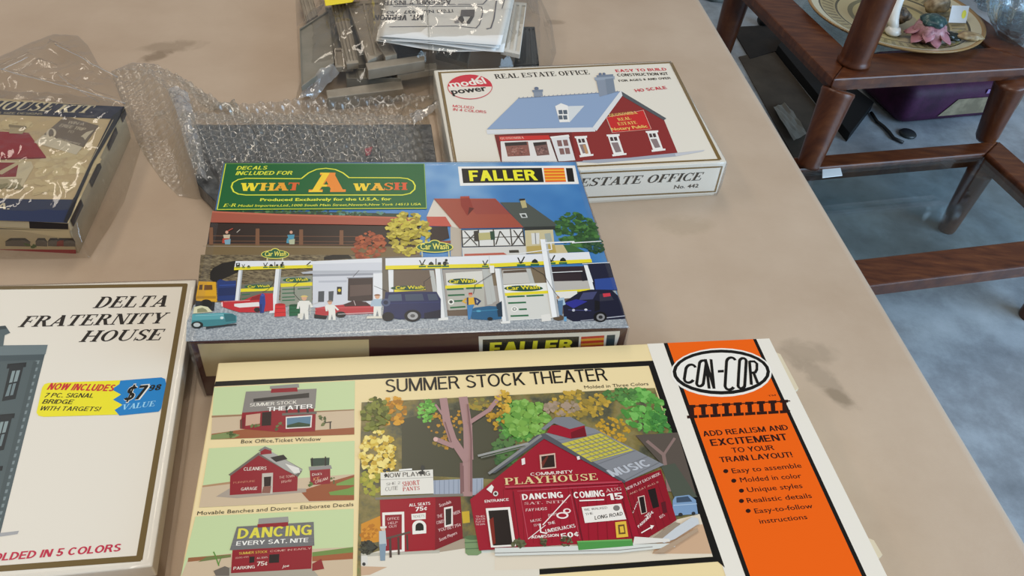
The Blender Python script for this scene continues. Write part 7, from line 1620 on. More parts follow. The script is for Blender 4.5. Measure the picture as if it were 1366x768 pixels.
bagH, cH = bag('clear_plastic_bag', outH, fH2, 'crinkled clear plastic bag wrapped round the old house kit box', None, clear, n=260, rings=110, crease=.0045, cs=24, seed=2)

# bubble wrap bag of dark pieces
dark = noisy('dark_grey_styrene', [(.32, '1c1e20'), (.5, '3c3f42'), (.68, '5c6064')], 75, .35, .5, 4, bump=.6, bscale=90)
DQ = [(-0.3553, 0.6881), (-0.1061, 0.7355), (-0.0795, 0.6206), (-0.2749, 0.5825)]
def strip_piece(name, quad, z0, z1, mat, label, cat, group, ribs=0, rim=0.0):
    """moulded wall piece: a slab with a raised rim and ribs across it"""
    P = [Vector(p[:2]) for p in quad]; c = sum(P, Vector((0, 0))) / len(P); L = [p - c for p in P]
    bm = bmesh.new(); prism(bm, L, 0, z1 - z0, .0006, 1)
    if rim and len(L) == 4:
        for i in range(4):
            a, b = L[i], L[(i + 1) % 4]; ia, ib = a * (1 - rim), b * (1 - rim); prism(bm, [a, b, ib, ia], z1 - z0 - .0004, z1 - z0 + .0022, .0003, 1)
    for k in range(ribs):
        t = (k + 1) / (ribs + 1); a, b = L[0].lerp(L[1], t), L[3].lerp(L[2], t); d = (L[1] - L[0]).normalized() * .0016
        prism(bm, [a - d, a + d, b + d, b - d], z1 - z0 - .0004, z1 - z0 + .002, .0003, 1)
    o = from_bm(name, bm, mat, None, loc=(c.x, c.y, z0)); tag(o, label, cat, group); return o
def lerpq(Q, u0, u1, v0, v1):
    Q = [Vector(p[:2]) for p in Q]; f = lambda u, v: Q[0].lerp(Q[1], u).lerp(Q[3].lerp(Q[2], u), v)
    return [f(u0, v0), f(u1, v0), f(u1, v1), f(u0, v1)]
for (u0, u1, v0, v1, z1, ribs, lab) in ((0, .2485, 0, 1, .020, 0, 'dark grey moulded kit panel at the left end inside the bubble wrap'), (.2515, .4985, .0, 1, .0205, 0, 'dark grey kit panel second from the left in the bubble wrap'),
        (.5015, .7485, 0, 1, .020, 0, 'dark grey kit panel third from the left in the bubble wrap'), (.7515, 1, .0, 1, .0205, 0, 'dark grey moulded kit panel at the right end inside the bubble wrap')):
    strip_piece('plastic_kit_piece', lerpq(DQ, u0, u1, v0, v1), TZ + .003, TZ + z1, dark, lab, 'plastic part', 'dark plastic parts in bubble wrap', ribs, .0)
strip_piece('plastic_kit_piece', [(-0.3552, 0.6795), (-0.2776, 0.5809), (-0.2734, 0.5583), (-0.3113, 0.5940)], TZ + .003, TZ + .019, dark, 'dark grey moulded kit panel poking out left of the car wash box in bubble wrap', 'plastic part', 'dark plastic parts in bubble wrap')
red = strip_piece('red_plastic_chip', [(-0.1651, 0.6697), (-0.1577, 0.6752), (-0.1574, 0.6617), (-0.1613, 0.6584)], TZ + .0245, TZ + .0262, plain('red_styrene', 'a81e38', .4), 'small red plastic chip under the bubble wrap near the green sticker', 'plastic part', None)
fB = over([(DQ, .0275, .03), ([(-0.3552, 0.6795), (-0.2776, 0.5809), (-0.2734, 0.5583), (-0.3113, 0.5940)], .0275, .022)], 0)
ridB = [ridge((-0.3929, 0.7438), (-0.3357, 0.6394), 0.02, 0.014), ridge((-0.4371, 0.7845), (-0.3553, 0.7058), 0.016, 0.016), ridge((-0.3961, 0.7129), (-0.3533, 0.6636), 0.014, 0.012), ridge((-0.4899, 0.8033), (-0.4294, 0.7949), 0.01, 0.012), ridge((-0.3446, 0.7384), (-0.2284, 0.7768), 0.014, 0.01), ridge((-0.2284, 0.7768), (-0.1288, 0.8012), 0.012, 0.01), ridge((-0.1381, 0.7781), (-0.1030, 0.8180), 0.018, 0.012), ridge((-0.1243, 0.7727), (-0.1133, 0.7288), 0.02, 0.012)]
outB = [(-0.4929, 0.8062), (-0.4785, 0.8307), (-0.4523, 0.8326), (-0.4218, 0.8139), (-0.3924, 0.7821), (-0.3670, 0.7545), (-0.3392, 0.7472), (-0.2932, 0.7625), (-0.2464, 0.7797), (-0.1976, 0.7943), (-0.1557, 0.8042), (-0.1301, 0.8092), (-0.1082, 0.8306), (-0.1010, 0.8167), (-0.0997, 0.7937), (-0.1173, 0.7886), (-0.0937, 0.6913), (-0.0770, 0.6181), (-0.0706, 0.6161), (-0.2132, 0.5898), (-0.2781, 0.5778), (-0.2735, 0.5421), (-0.2975, 0.5958), (-0.3156, 0.5927), (-0.3339, 0.5944), (-0.3597, 0.6170), (-0.3845, 0.6450), (-0.4077, 0.6749), (-0.4329, 0.7138), (-0.4605, 0.7553)]
bagB, cB = bag('bubble_wrap_bag', outB, lambda x, y: max(fB(x, y), max(r(x, y) for r in ridB)), 'crumpled bubble wrap pouch holding dark grey plastic parts behind the car wash box', None, bubble, n=900, rings=230, crease=.0028, cs=22, seed=7, bub=.0105)

# clear bag of grey kit parts
sty = noisy('grey_styrene', [(.3, '857b6c'), (.7, '998e7e')], 40, .42, .45, 3)
styd = noisy('grey_styrene_panel', [(.3, '757063'), (.7, '847d70')], 40, .42, .45, 3)
GG = 'grey plastic parts in the clear bag'
PIECES = [
    ('kit_wall', [(-0.2924, 0.8989), (-0.2701, 0.9571), (-0.2323, 0.8254), (-0.2549, 0.7660)], 0.7650, 0.7690, 'b', 'large smooth grey wall piece at the left side of the clear bag', 0, 0.05),
    ('kit_strip', [(-0.3280, 1.0188), (-0.3113, 1.0229), (-0.2842, 0.9540), (-0.2934, 0.9312)], 0.7580, 0.7620, 'a', 'narrow grey kit strip at the far left corner of the clear bag', 2, 0.06),
    ('kit_wall', [(-0.2695, 0.9677), (-0.2524, 0.9762), (-0.2031, 0.8241), (-0.2161, 0.8179)], 0.7680, 0.7730, 'a', 'long grey wall piece with lengthwise ribs beside the smooth wall piece', 3, 0.08),
    ('kit_wall', [(-0.2475, 0.9641), (-0.2091, 0.9798), (-0.1761, 0.8450), (-0.1919, 0.8207)], 0.7720, 0.7780, 'a', 'wide grey wall piece with raised edges under the yellow header card', 1, 0.1),
    ('kit_window', [(-0.2411, 0.8611), (-0.2226, 0.8688), (-0.2100, 0.8233), (-0.2292, 0.8175)], 0.7640, 0.7680, 'a', 'small grey window frame piece at the lower left of the clear bag', 1, 0.22),
    ('kit_beam', [(-0.1943, 0.8201), (-0.1309, 0.8541), (-0.1287, 0.8393), (-0.1887, 0.8050)], 0.7660, 0.7780, 'a', 'long grey beam piece across the front of the clear bag', 0, 0),
    ('kit_wall', [(-0.1680, 0.8359), (-0.1181, 0.8623), (-0.1155, 0.8469), (-0.1585, 0.8234)], 0.7570, 0.7650, 'a', 'grey strip lying below the long beam piece near the white box', 0, 0),
    ('kit_wall', [(-0.2411, 1.0499), (-0.1968, 1.0609), (-0.1873, 0.9428), (-0.1949, 0.8859)], 0.7660, 0.7700, 'b', 'grey wall piece partly covered by the instruction sheet', 0, 0.06),
    ('kit_base', [(-0.2342, 0.7884), (-0.1547, 0.8279), (-0.1488, 0.8090), (-0.2287, 0.7726)], 0.7406, 0.7566, 'a', 'grey base piece lowest at the front of the clear bag', 0, 0.0),
    ('kit_base', [(-0.2214, 0.8329), (-0.1601, 0.8493), (-0.1540, 0.8245), (-0.2158, 0.8118)], 0.7406, 0.7586, 'b', 'darker grey base piece just behind the front base piece', 4, 0.1),
    ('kit_bracket', [(-0.1924, 0.8667), (-0.1786, 0.8772), (-0.1615, 0.8408), (-0.1735, 0.8312)], 0.7750, 0.7800, 'a', 'grey bracket piece beside the folded instruction sheet', 0, 0.2),
    ('kit_panel', [(-0.1739, 0.8915), (-0.1462, 0.9072), (-0.1366, 0.8807), (-0.1668, 0.8667)], 0.7600, 0.7640, 'k', 'black plastic part tucked under the instruction sheet', 0, 0.1),
    ('kit_panel', [(-0.0250, 0.9748), (-0.0058, 0.9792), (0.0046, 0.8829), (-0.0255, 0.8729)], 0.7520, 0.7640, 'k', 'black plastic part at the right end of the clear bag', 3, 0.08),
    ('kit_strip', [(-0.0416, 0.9908), (-0.0194, 0.9917), (-0.0190, 0.8528), (-0.0422, 0.8586)], 0.7860, 0.7890, 'w', 'pale grey strip beside the instruction sheet at the right of the clear bag', 2, 0.1),
    ('kit_panel', [(-0.1198, 0.9170), (-0.0821, 0.9135), (-0.0812, 0.8723), (-0.1228, 0.8856)], 0.7560, 0.7600, 'b', 'grey panel below the front fold of the instruction sheet', 2, 0.08),
    ('kit_wall', [(-0.2837, 0.9886), (-0.1999, 1.0310), (-0.1640, 0.8712), (-0.2333, 0.8387)], 0.7520, 0.7560, 'b', 'wide flat grey wall piece lying under the ribbed pieces in the clear bag', 0, 0.05),
    ('kit_wall', [(-0.2202, 0.9035), (-0.1930, 0.9135), (-0.1717, 0.8471), (-0.1920, 0.8358)], 0.7640, 0.7680, 'a', 'short grey piece between the ribbed wall and the long beam', 1, 0.12),
]
for nm, Qp, z0, z1, mt, lab, ribs, rim in PIECES:
    strip_piece('plastic_kit_piece', Qp, z0, z1, {'a': sty, 'b': styd, 'k': plain('black_styrene', '262a2a', .4), 'w': plain('pale_styrene', 'c9c7c0', .45)}[mt], lab, 'plastic part', GG, ribs, rim)
# folded instruction sheet
paper = plain('white_paper', 'e2e0dc', .7, .2)
SO = [(-0.2071, 1.1039), (-0.0323, 1.1510), (-0.0422, 0.8540), (-0.1822, 0.8453)]
rS = thing('instruction_sheet', (*SO[0][:2], TZ), 'folded white assembly instruction sheet lying upside down on the grey parts', 'paper')
Ls = Vector(rS.location)
def sheet_layer(k, quad, z, amp):
    vs = []; fs = []; nu, nv = 24, 14; Q = [Vector(p[:2]) for p in quad]
    for th in (0, 1):
        for j in range(nv + 1):
            for i in range(nu + 1):
                u, v = i / nu, j / nv; p = Q[0].lerp(Q[1], u).lerp(Q[3].lerp(Q[2], u), v)
                zz = z + amp * (math.sin(u * 5 + k * 1.7) * .5 + .5) * (v ** 2) * (-1) - .0004 * th
                vs.append((p.x - Ls.x, p.y - Ls.y, zz - TZ))
    m = (nu + 1) * (nv + 1)
    for j in range(nv):
        for i in range(nu):
            a = j * (nu + 1) + i; fs.append((a, a + 1, a + nu + 2, a + nu + 1)); fs.append((a + m, a + m + nu + 1, a + m + nu + 2, a + m + 1))
    for i in range(nu): a = nv * (nu + 1) + i; fs.append((a, a + 1, a + 1 + m, a + m))
    for j in range(nv): a = j * (nu + 1); fs.append((a, a + nu + 1, a + nu + 1 + m, a + m)); a += nu; fs.append((a, a + m, a + nu + 1 + m, a + nu + 1))
    return mesh_obj('page', vs, fs, paper, rS, smooth=True)
pg = sheet_layer(0, SO, .7998, 0)
for k in range(1, 4):
    d = Vector((.002 * k * (-1) ** k, -.0005 * k)); sheet_layer(k, [SO[0], SO[1], tuple(Vector(SO[2][:2]) + d), tuple(Vector(SO[3][:2]) + d * .7)], .7998 - .0018 * k, .0022 * k)
print_on(SF['I'], ART['I'], Ls, {None: pg}, base=.0003)
# yellow header card
strip_piece('header_card', [(-0.2983, 1.0256), (-0.2271, 1.0438), (-0.2357, 0.9443), (-0.2653, 0.9266)], .790, .7908, plain('yellow_card', 'f0d818', .45), 'bright yellow header card at the far end of the clear parts bag', 'card', None)
fG = over([([(-0.3045, 0.9447), (-0.2701, 0.9613), (-0.2321, 0.8236), (-0.2541, 0.7644)], 0.034, 0.03), ([(-0.2791, 1.0008), (-0.2106, 1.0176), (-0.1636, 0.8322), (-0.2130, 0.8081)], 0.042, 0.03), ([(-0.2474, 1.1488), (-0.0357, 1.2079), (-0.0419, 0.8504), (-0.1815, 0.8417)], 0.0655, 0.03), ([(-0.1977, 0.8343), (-0.1332, 0.8688), (-0.1163, 0.8375), (-0.1905, 0.8118)], 0.041, 0.02), ([(-0.2392, 0.8084), (-0.1596, 0.8560), (-0.1493, 0.8116), (-0.2295, 0.7751)], 0.022, 0.015), ([(-0.0551, 1.0297), (-0.0093, 1.0361), (0.0046, 0.8718), (-0.0424, 0.8765)], 0.05, 0.03)], 0)
outG = [(-0.3904, 1.2432), (-0.3386, 1.0382), (-0.3024, 0.9147), (-0.2783, 0.8347), (-0.2707, 0.7864), (-0.2574, 0.7957), (-0.2465, 0.8080), (-0.2333, 0.7972), (-0.1990, 0.8006), (-0.1583, 0.8189), (-0.1334, 0.8307), (-0.1227, 0.8434), (-0.1201, 0.8169), (-0.0591, 0.8364), (0.0082, 0.8556), (0.0205, 0.9208), (0.0258, 0.9658), (0.0167, 1.0509), (-0.0011, 1.1191), (-0.0239, 1.3438)]
bagG, cG = bag('clear_plastic_bag', outG, fG, 'clear plastic bag full of grey building parts behind the real estate box', None, clear, n=240, rings=90, crease=.0035, cs=30, seed=11)

# folds and welded seams of the bags: doubled film, so hazier
fold_film = film('doubled_film', .42, 2.6, .12, .5, 90)
def fold(parent, c, left, right, amp, seed, name='crumpled_fold'):
    # a ribbon of crumpled doubled film between two edge lines given as 3D points
    vs = []; fs = []; n = 40; m = 10
    def along(P, t): k = t * (len(P) - 1); i = min(int(k), len(P) - 2); return Vector(P[i]).lerp(Vector(P[i + 1]), k - i)
    for i in range(n + 1):
        a, b_ = along(left, i / n), along(right, i / n)
        for j in range(m + 1):
            p = a.lerp(b_, j / m); w = Vector((p.x * 110, p.y * 110, seed)); p.z += amp * (noise.noise(w) + .6 * noise.noise(w * 2.1)) + amp * math.sin(math.pi * j / m)
            vs.append((p.x - c.x, p.y - c.y, p.z - TZ))
    for i in range(n):
        for j in range(m): k = i * (m + 1) + j; fs.append((k, k + 1, k + m + 2, k + m + 1))
    return mesh_obj(name, vs, fs, fold_film, parent, smooth=True)
def seam(parent, c, pts, r=.0007):
    bm = bmesh.new(); P = [Vector(p) for p in pts]; Q = []
    for a, b_ in zip(P, P[1:]):
        for k in range(8): t = a.lerp(b_, k / 8); t.z += .0012 * noise.noise(t * 70); Q.append((t.x - c.x, t.y - c.y, t.z - TZ))
    Q.append((P[-1].x - c.x, P[-1].y - c.y, P[-1].z - TZ)); tube(bm, Q, r, 6); return from_bm('seam', bm, fold_film, parent, True)
fold(bagG, cG, [(-0.2622, 0.7696, 0.7520), (-0.2557, 0.7882, 0.7620), (-0.2424, 0.7981, 0.7750), (-0.2311, 0.8031, 0.7820)], [(-0.2435, 0.7816, 0.7480), (-0.2367, 0.7891, 0.7580), (-0.2266, 0.7937, 0.7680), (-0.2189, 0.7961, 0.7760)], .003, 3)
fold(bagB, cB, [(-0.4046, 0.7568, 0.7570), (-0.3707, 0.7021, 0.7640), (-0.3422, 0.6480, 0.7660), (-0.3150, 0.6025, 0.7600)], [(-0.3814, 0.7567, 0.7560), (-0.3529, 0.7023, 0.7660), (-0.3252, 0.6481, 0.7680), (-0.3020, 0.5969, 0.7640)], .0045, 5)
fold(bagB, cB, [(-0.1312, 0.7390, 0.7680), (-0.1185, 0.7474, 0.7700), (-0.1099, 0.7615, 0.7700), (-0.0999, 0.7795, 0.7700)], [(-0.1223, 0.7198, 0.7680), (-0.1115, 0.7336, 0.7700), (-0.1041, 0.7502, 0.7700), (-0.0962, 0.7706, 0.7700)], .003, 9)
seam(bagH, cH, [(-0.6129, 0.7671, 0.7570), (-0.5916, 0.7596, 0.7580), (-0.5318, 0.7419, 0.7600), (-0.4738, 0.7247, 0.7620), (-0.4284, 0.7088, 0.7640)])
seam(bagH, cH, [(-0.5686, 0.8348, 0.7510), (-0.5369, 0.8175, 0.7520), (-0.5026, 0.7962, 0.7520), (-0.4712, 0.7805, 0.7500)])
seam(bagH, cH, [(-0.5905, 0.7600, 0.7570), (-0.5792, 0.7955, 0.7550)], .0005)
seam(bagH, cH, [(-0.5274, 0.7614, 0.7570), (-0.5013, 0.7384, 0.7600), (-0.4534, 0.7035, 0.7660)], .0004)

# ------------------------------------------------------------------ wooden step table beyond the edge
OX, OY = (0.6600, 1.5750); EX, EY = Vector((math.cos(math.radians(17.3)), math.sin(math.radians(17.3)))), Vector((-math.sin(math.radians(17.3)), math.cos(math.radians(17.3))))
def ep(x, y): return Vector((OX, OY)) + EX * x + EY * y
wood = noisy('mahogany_wood', [(.25, '371a0e'), (.45, '502916'), (.6, '5e341c'), (.8, '764626')], 14, .33, .45, 6, (1, 5, 1), bump=.05, bscale=60, dist=.3)
dglass = plain('shelf_glass', '2a3434', .04, .6)
gm, gn, gl_, gb = new_mat('pane_glass'); gb.inputs['Base Color'].default_value = (.86, .93, .92, 1); gb.inputs['Transmission Weight'].default_value = 1.0; gb.inputs['Roughness'].default_value = .01; gb.inputs['IOR'].default_value = 1.45
def thin_glass(name, tint, extra=0.0):
    m, n, l, b = new_mat(name); n.remove(b); out = n['Material Output']
    tr = n.new('ShaderNodeBsdfTransparent'); tr.inputs[0].default_value = tint
    g = n.new('ShaderNodeBsdfGlossy'); g.inputs['Roughness'].default_value = .015
    fr = n.new('ShaderNodeLayerWeight'); pw = n.new('ShaderNodeMath'); pw.operation = 'POWER'; pw.inputs[1].default_value = 4.5; l.new(fr.outputs['Facing'], pw.inputs[0])
    ad = n.new('ShaderNodeMath'); ad.operation = 'ADD'; ad.inputs[1].default_value = extra; ad.use_clamp = True; l.new(pw.outputs[0], ad.inputs[0])
    mx = n.new('ShaderNodeMixShader'); l.new(ad.outputs[0], mx.inputs[0]); l.new(tr.outputs[0], mx.inputs[1]); l.new(g.outputs[0], mx.inputs[2]); l.new(mx.outputs[0], out.inputs[0]); return m
pane = thin_glass('clear_pane', (.80, .87, .87, 1), .06)
st = thing('step_table', (*ep(.25, 0), 0), 'dark wooden step table with glass shelves standing right of the folding table', 'table')
Lt = Vector(st.location); loc2 = lambda x, y: ep(x, y) - Vector((Lt.x, Lt.y))
ZL, ZU = 0.22, 0.414
def frame(name, x0, x1, y0, y1, zt, th, wl, wr, wf, wb, panez):
    rails = [[(x0, y0), (x1, y0), (x1 - wr, y0 + wf), (x0 + wl, y0 + wf)], [(x1, y0), (x1, y1), (x1 - wr, y1 - wb), (x1 - wr, y0 + wf)], [(x1, y1), (x0, y1), (x0 + wl, y1 - wb), (x1 - wr, y1 - wb)], [(x0, y1), (x0, y0), (x0 + wl, y0 + wf), (x0 + wl, y1 - wb)]]
    bm = bmesh.new()
    for r in rails:
        prism(bm, [loc2(*p) for p in r], zt - th * .55, zt, .004, 2)
        cx, cy = (x0 + x1) / 2, (y0 + y1) / 2; prism(bm, [loc2(p[0] + (.007 if p[0] < cx else -.007) * (i < 2), p[1] + (.007 if p[1] < cy else -.007) * (i < 2)) for i, p in enumerate(r)], zt - th, zt - th * .55 + .001, .003, 2)
    f = from_bm(name, bm, wood, st)
    bm = bmesh.new(); prism(bm, [loc2(x0 + wl - .004, y0 + wf - .004), loc2(x1 - wr + .004, y0 + wf - .004), loc2(x1 - wr + .004, y1 - wb + .004), loc2(x0 + wl - .004, y1 - wb + .004)], panez - .005, panez)
    from_bm('glass_pane', bm, pane, f); return f
frame('lower_shelf', -0.2, 0.537, -0.405, 0.02, ZL, .038, .075, .072, .075, .045, ZL - .008)
frame('upper_shelf', 0, 0.574, 0.033, .62, ZU, .034, .105, .09, .10, .09, ZU - .006)
def leg(x0, y0, z0, x1, y1, z1, r0, r1):
    bm = bmesh.new(); a, b = loc2(x0, y0), loc2(x1, y1); A, B = Vector((a.x, a.y, z0)), Vector((b.x, b.y, z1))
    tube(bm, [A, A.lerp(B, .04), A.lerp(B, .5), A.lerp(B, .93), A.lerp(B, .97), B], [r0 * .9, r0, (r0 + r1) / 2, r1, r1 * 1.04, r1], 12)
    return from_bm('leg', bm, wood, st, True)
leg(-0.019, -0.019, ZL - .003, .027, .035, ZU - .03, .026, .036); leg(0.513, 0.038, ZL - .003, .483, .030, ZU - .03, .026, .036)
leg(0.048, 0.603, 0, .045, .58, ZU - .03, .022, .036); leg(.50, .60, 0, .48, .58, ZU - .03, .022, .036)
for (x, y) in ((-0.2 + .04, -0.405 + .04), (.45, -0.405 + .04), (-0.2 + .04, -.05), (.45, -.05)): leg(x, y, 0, x, y, ZL - .034, .022, .03)
# turned post rising from the near corner of the upper shelf
p = loc2(0.086, 0.095); bm = bmesh.new()
lathe(bm, [(0, 0), (.036, 0), (.037, .006), (.034, .011), (.0335, .018), (.034, .16), (.035, .3), (.03, .36), (.02, .38), (.026, .40), (.02, .425), (0, .43)], 24, (p.x, p.y, ZU))
from_bm('post', bm, wood, st, True)
pt = strip_piece('paper_tag', [(0.6870, 1.5623), (0.7318, 1.5751), (0.7291, 1.5403), (0.6786, 1.5228)], ZL - .0079, ZL - .0070, plain('tag_paper', 'd8e4ea', .6), 'small white paper tag on the lower glass shelf of the step table', 'tag', None)

# plate and ornaments on the upper shelf
PC = (0.8741, 1.9595); PR = 0.215
def plate_material():
    m, n, l, b = new_mat('patterned_plate_glaze'); tc = n.new('ShaderNodeTexCoord'); sx = n.new('ShaderNodeSeparateXYZ'); l.new(tc.outputs['Object'], sx.inputs[0])
    ln = n.new('ShaderNodeVectorMath'); ln.operation = 'LENGTH'; cx = n.new('ShaderNodeCombineXYZ'); l.new(sx.outputs[0], cx.inputs[0]); l.new(sx.outputs[1], cx.inputs[1]); l.new(cx.outputs[0], ln.inputs[0])
    dv = n.new('ShaderNodeMath'); dv.operation = 'DIVIDE'; dv.inputs[1].default_value = PR; l.new(ln.outputs['Value'], dv.inputs[0])
    r = n.new('ShaderNodeValToRGB'); r.color_ramp.interpolation = 'CONSTANT'; E = r.color_ramp.elements
    st_ = [(0, '8e8468'), (.30, 'a89a6a'), (.44, '6f6a4c'), (.5, 'b5a67c'), (.62, '55503c'), (.645, 'a3956c'), (.83, '4a4636'), (.855, 'c4bda2'), (.955, '9a7a4e')]
    while len(E) < len(st_): E.new(.5)
    for e, (p, h) in zip(E, st_): e.position = p; e.color = lin(h)
    l.new(dv.outputs[0], r.inputs[0])
    at = n.new('ShaderNodeMath'); at.operation = 'ARCTAN2'; l.new(sx.outputs[0], at.inputs[0]); l.new(sx.outputs[1], at.inputs[1])
    ml = n.new('ShaderNodeMath'); ml.operation = 'MULTIPLY'; ml.inputs[1].default_value = 56; l.new(at.outputs[0], ml.inputs[0]); sn = n.new('ShaderNodeMath'); sn.operation = 'SINE'; l.new(ml.outputs[0], sn.inputs[0])
    gt = n.new('ShaderNodeMath'); gt.operation = 'GREATER_THAN'; gt.inputs[1].default_value = .1; l.new(sn.outputs[0], gt.inputs[0])
    b1 = n.new('ShaderNodeMath'); b1.operation = 'COMPARE'; b1.inputs[1].default_value = .74; b1.inputs[2].default_value = .07; l.new(dv.outputs[0], b1.inputs[0])
    mm = n.new('ShaderNodeMath'); mm.operation = 'MULTIPLY'; l.new(gt.outputs[0], mm.inputs[0]); l.new(b1.outputs[0], mm.inputs[1])
    nz = n.new('ShaderNodeTexNoise'); nz.inputs['Scale'].default_value = 30; l.new(tc.outputs['Object'], nz.inputs['Vector']); m3_ = n.new('ShaderNodeMath'); m3_.operation = 'MULTIPLY'; l.new(nz.outputs['Fac'], m3_.inputs[0]); l.new(mm.outputs[0], m3_.inputs[1])
    mx = n.new('ShaderNodeMix'); mx.data_type = 'RGBA'; l.new(m3_.outputs[0], mx.inputs['Factor']); l.new(r.outputs[0], mx.inputs[6]); mx.inputs[7].default_value = lin('3e3628')
    l.new(mx.outputs[2], b.inputs['Base Color']); b.inputs['Roughness'].default_value = .18; return m
bm = bmesh.new(); k = PR
lathe(bm, [(0, .004), (k * .5, .004), (k * .62, .006), (k * .80, .013), (k * .97, .024), (k, .026), (k * 1.005, .024), (k * .985, .019), (k * .8, .007), (k * .6, 0), (0, 0)], 72)
pl = from_bm('decorative_plate', bm, plate_material(), None, True, (*PC, ZU - .0055)); tag(pl, 'large round patterned cream and olive plate on the upper wooden shelf', 'plate')
PZ = ZU + .001
# pink flower ornament
rf = thing('flower_ornament', (*(0.9218, 1.8437), PZ + .001), 'pink ceramic flower ornament with teal centre lying on the big plate', 'ornament'); rf.scale = (.74, .74, .74)
rose = noisy('rose_glaze', [(.35, '7c4850'), (.5, 'b08088'), (.65, '86625e')], 45, .4)
bm = bmesh.new(); lathe(bm, [(0, 0), (.03, 0), (.047, .014), (.052, .034), (.046, .052), (.03, .062), (0, .066)], 28, flute=.07, nf=6); from_bm('body', bm, rose, rf, True)
pk = plain('pink_petal_glaze', 'a8727a', .4); tl = noisy('teal_glaze', [(.35, '1c3438'), (.55, '35504f'), (.66, '7f8f86'), (.72, 'b08088')], 55, .35)
bm = bmesh.new(); lathe(bm, [(0, .054), (.036, .056), (.041, .066), (.03, .078), (.014, .083), (0, .083)], 20, flute=.1, nf=5); from_bm('centre', bm, tl, rf, True)
for k in range(8):
    a = k * .52 - 3.5; bm = bmesh.new(); d = Vector((math.cos(a), math.sin(a), 0)); s = Vector((-d.y, d.x, 0)); up = Vector((0, 0, 1)); z = .006 + .012 * (k % 2); R1 = .070 + .006 * (k % 3)
    rows = []
    for j in range(6):
        t = j / 5; w_ = .019 * math.sin(math.pi * min(.97, .18 + .82 * t)) ** .8; c_ = d * (.040 + (R1 - .040) * t) + up * (z + .026 * (1 - t) ** 1.3 + .004 * t)
        rows.append([c_ - s * w_ + up * .004, c_ - up * .001, c_ + s * w_ + up * .004])
    vt = [[bm.verts.new(p) for p in r] for r in rows]; vb = [[bm.verts.new(p - up * .0025) for p in r] for r in rows]
    for j in range(5):
        for i in range(2): bm.faces.new((vt[j][i], vt[j][i + 1], vt[j + 1][i + 1], vt[j + 1][i])); bm.faces.new((vb[j][i], vb[j + 1][i], vb[j + 1][i + 1], vb[j][i + 1]))
        bm.faces.new((vt[j][0], vt[j + 1][0], vb[j + 1][0], vb[j][0])); bm.faces.new((vt[j][2], vb[j][2], vb[j + 1][2], vt[j + 1][2]))
    for j in (0, 5):
        for i in range(2): bm.faces.new((vt[j][i], vb[j][i], vb[j][i + 1], vt[j][i + 1]))
    from_bm('petal', bm, pk, rf, True)
# white curved goose-neck ornament
bm = bmesh.new(); b0 = Vector((0, 0, .016)); pts = [b0 + Vector(p) for p in ((0, 0, 0), (-.006, .012, .012), (-.004, .03, .028), (.004, .05, .045), (.012, .066, .058), (.03, .07, .064), (.045, .062, .058))]
tube(bm, pts, [.010, .0135, .0135, .012, .012, .011, .006], 12); lathe(bm, [(0, .002), (.016, .002), (.02, .008), (.014, .018), (0, .021)], 16)
tag(from_bm('goose_ornament', bm, plain('white_china', 'd8d6cf', .25), None, True, (*(0.8469, 1.8580), PZ)), 'white china ornament with curved neck standing on the plate behind the pink flower', 'ornament')
# price tag card with yellow dot
pt = thing('price_tag', (*(1.0275, 1.9399), PZ), 'white price tag with a yellow dot propped on the plate beside the flower', 'tag')
bm = bmesh.new(); dx = Vector((.023, .004, 0)); dz = Vector((0, .022, .034)); th = Vector((0, -.0008, .0006)); b0 = Vector((0, 0, .010))
A = [b0 - dx, b0 + dx, b0 + dx + dz, b0 - dx + dz]; t = [bm.verts.new(p + th) for p in A]; bt = [bm.verts.new(p) for p in A]; bm.faces.new(t); bm.faces.new(bt[::-1])
for i in range(4): bm.faces.new((bt[i], bt[(i + 1) % 4], t[(i + 1) % 4], t[i]))
cd = from_bm('card', bm, plain('tag_card', 'dddfe2', .6), pt)
nrm = dx.cross(dz).normalized() * .0007; c0 = b0 + th + dx * .55 + dz * .5; mesh_obj('yellow_dot', [c0 + nrm + dx * .25 * math.cos(a) + dz * .25 * math.sin(a) for a in [k * .3927 for k in range(16)]], [tuple(range(16))], plain('yellow_dot_ink', 'e8e038', .5), pt)
# small figures on the plate
def blob(name, loc, rad, sc, mat, label, cat, amp=.25, f=60, seed=0):
    bm = bmesh.new(); bmesh.ops.create_icosphere(bm, subdivisions=3, radius=1)
    for v_ in bm.verts:
        n_ = noise.noise(v_.co * 1.6 + Vector((seed, 0, 0))); v_.co = Vector((v_.co.x * sc[0], v_.co.y * sc[1], v_.co.z * sc[2])) * rad * (1 + amp * n_)
    zmin = min(v_.co.z for v_ in bm.verts)
    for v_ in bm.verts: v_.co.z -= zmin
    return tag(from_bm(name, bm, mat, None, True, loc), label, cat)
blob('shell_ornament', (*(1.0201, 1.8426), PZ + .011), .02, (1.5, .8, .5), noisy('brown_shell', [(.35, '7a6448'), (.65, 'b09a74')], 60, .4), 'tan shell ornament at the right rim of the plate', 'ornament', .3, seed=2)
blob('leaf_ornament', (*(0.9811, 1.8463), PZ + .006), .017, (1.4, .9, .5), plain('dark_green_glaze', '1c2420', .25), 'dark green leaf ornament on the plate between flower and shell', 'ornament', .5, seed=5)
blob('bird_ornament', (*(0.8687, 1.9117), PZ), .02, (1.3, .8, 1.0), noisy('brown_bird_glaze', [(.4, '2e2620'), (.55, '6a5a48'), (.7, 'a08c74')], 70, .4), 'small dark brown bird figure on the plate behind the wooden post', 'ornament', .4, seed=8)
blob('gold_ornament', (*(0.9926, 2.0026), PZ + .003), .026, (1.2, .8, .9), noisy('tan_figure_glaze', [(.4, '7c6a52'), (.6, 'ab987a')], 50, .4), 'tan rounded figure at the back of the plate', 'ornament', .35, seed=9)
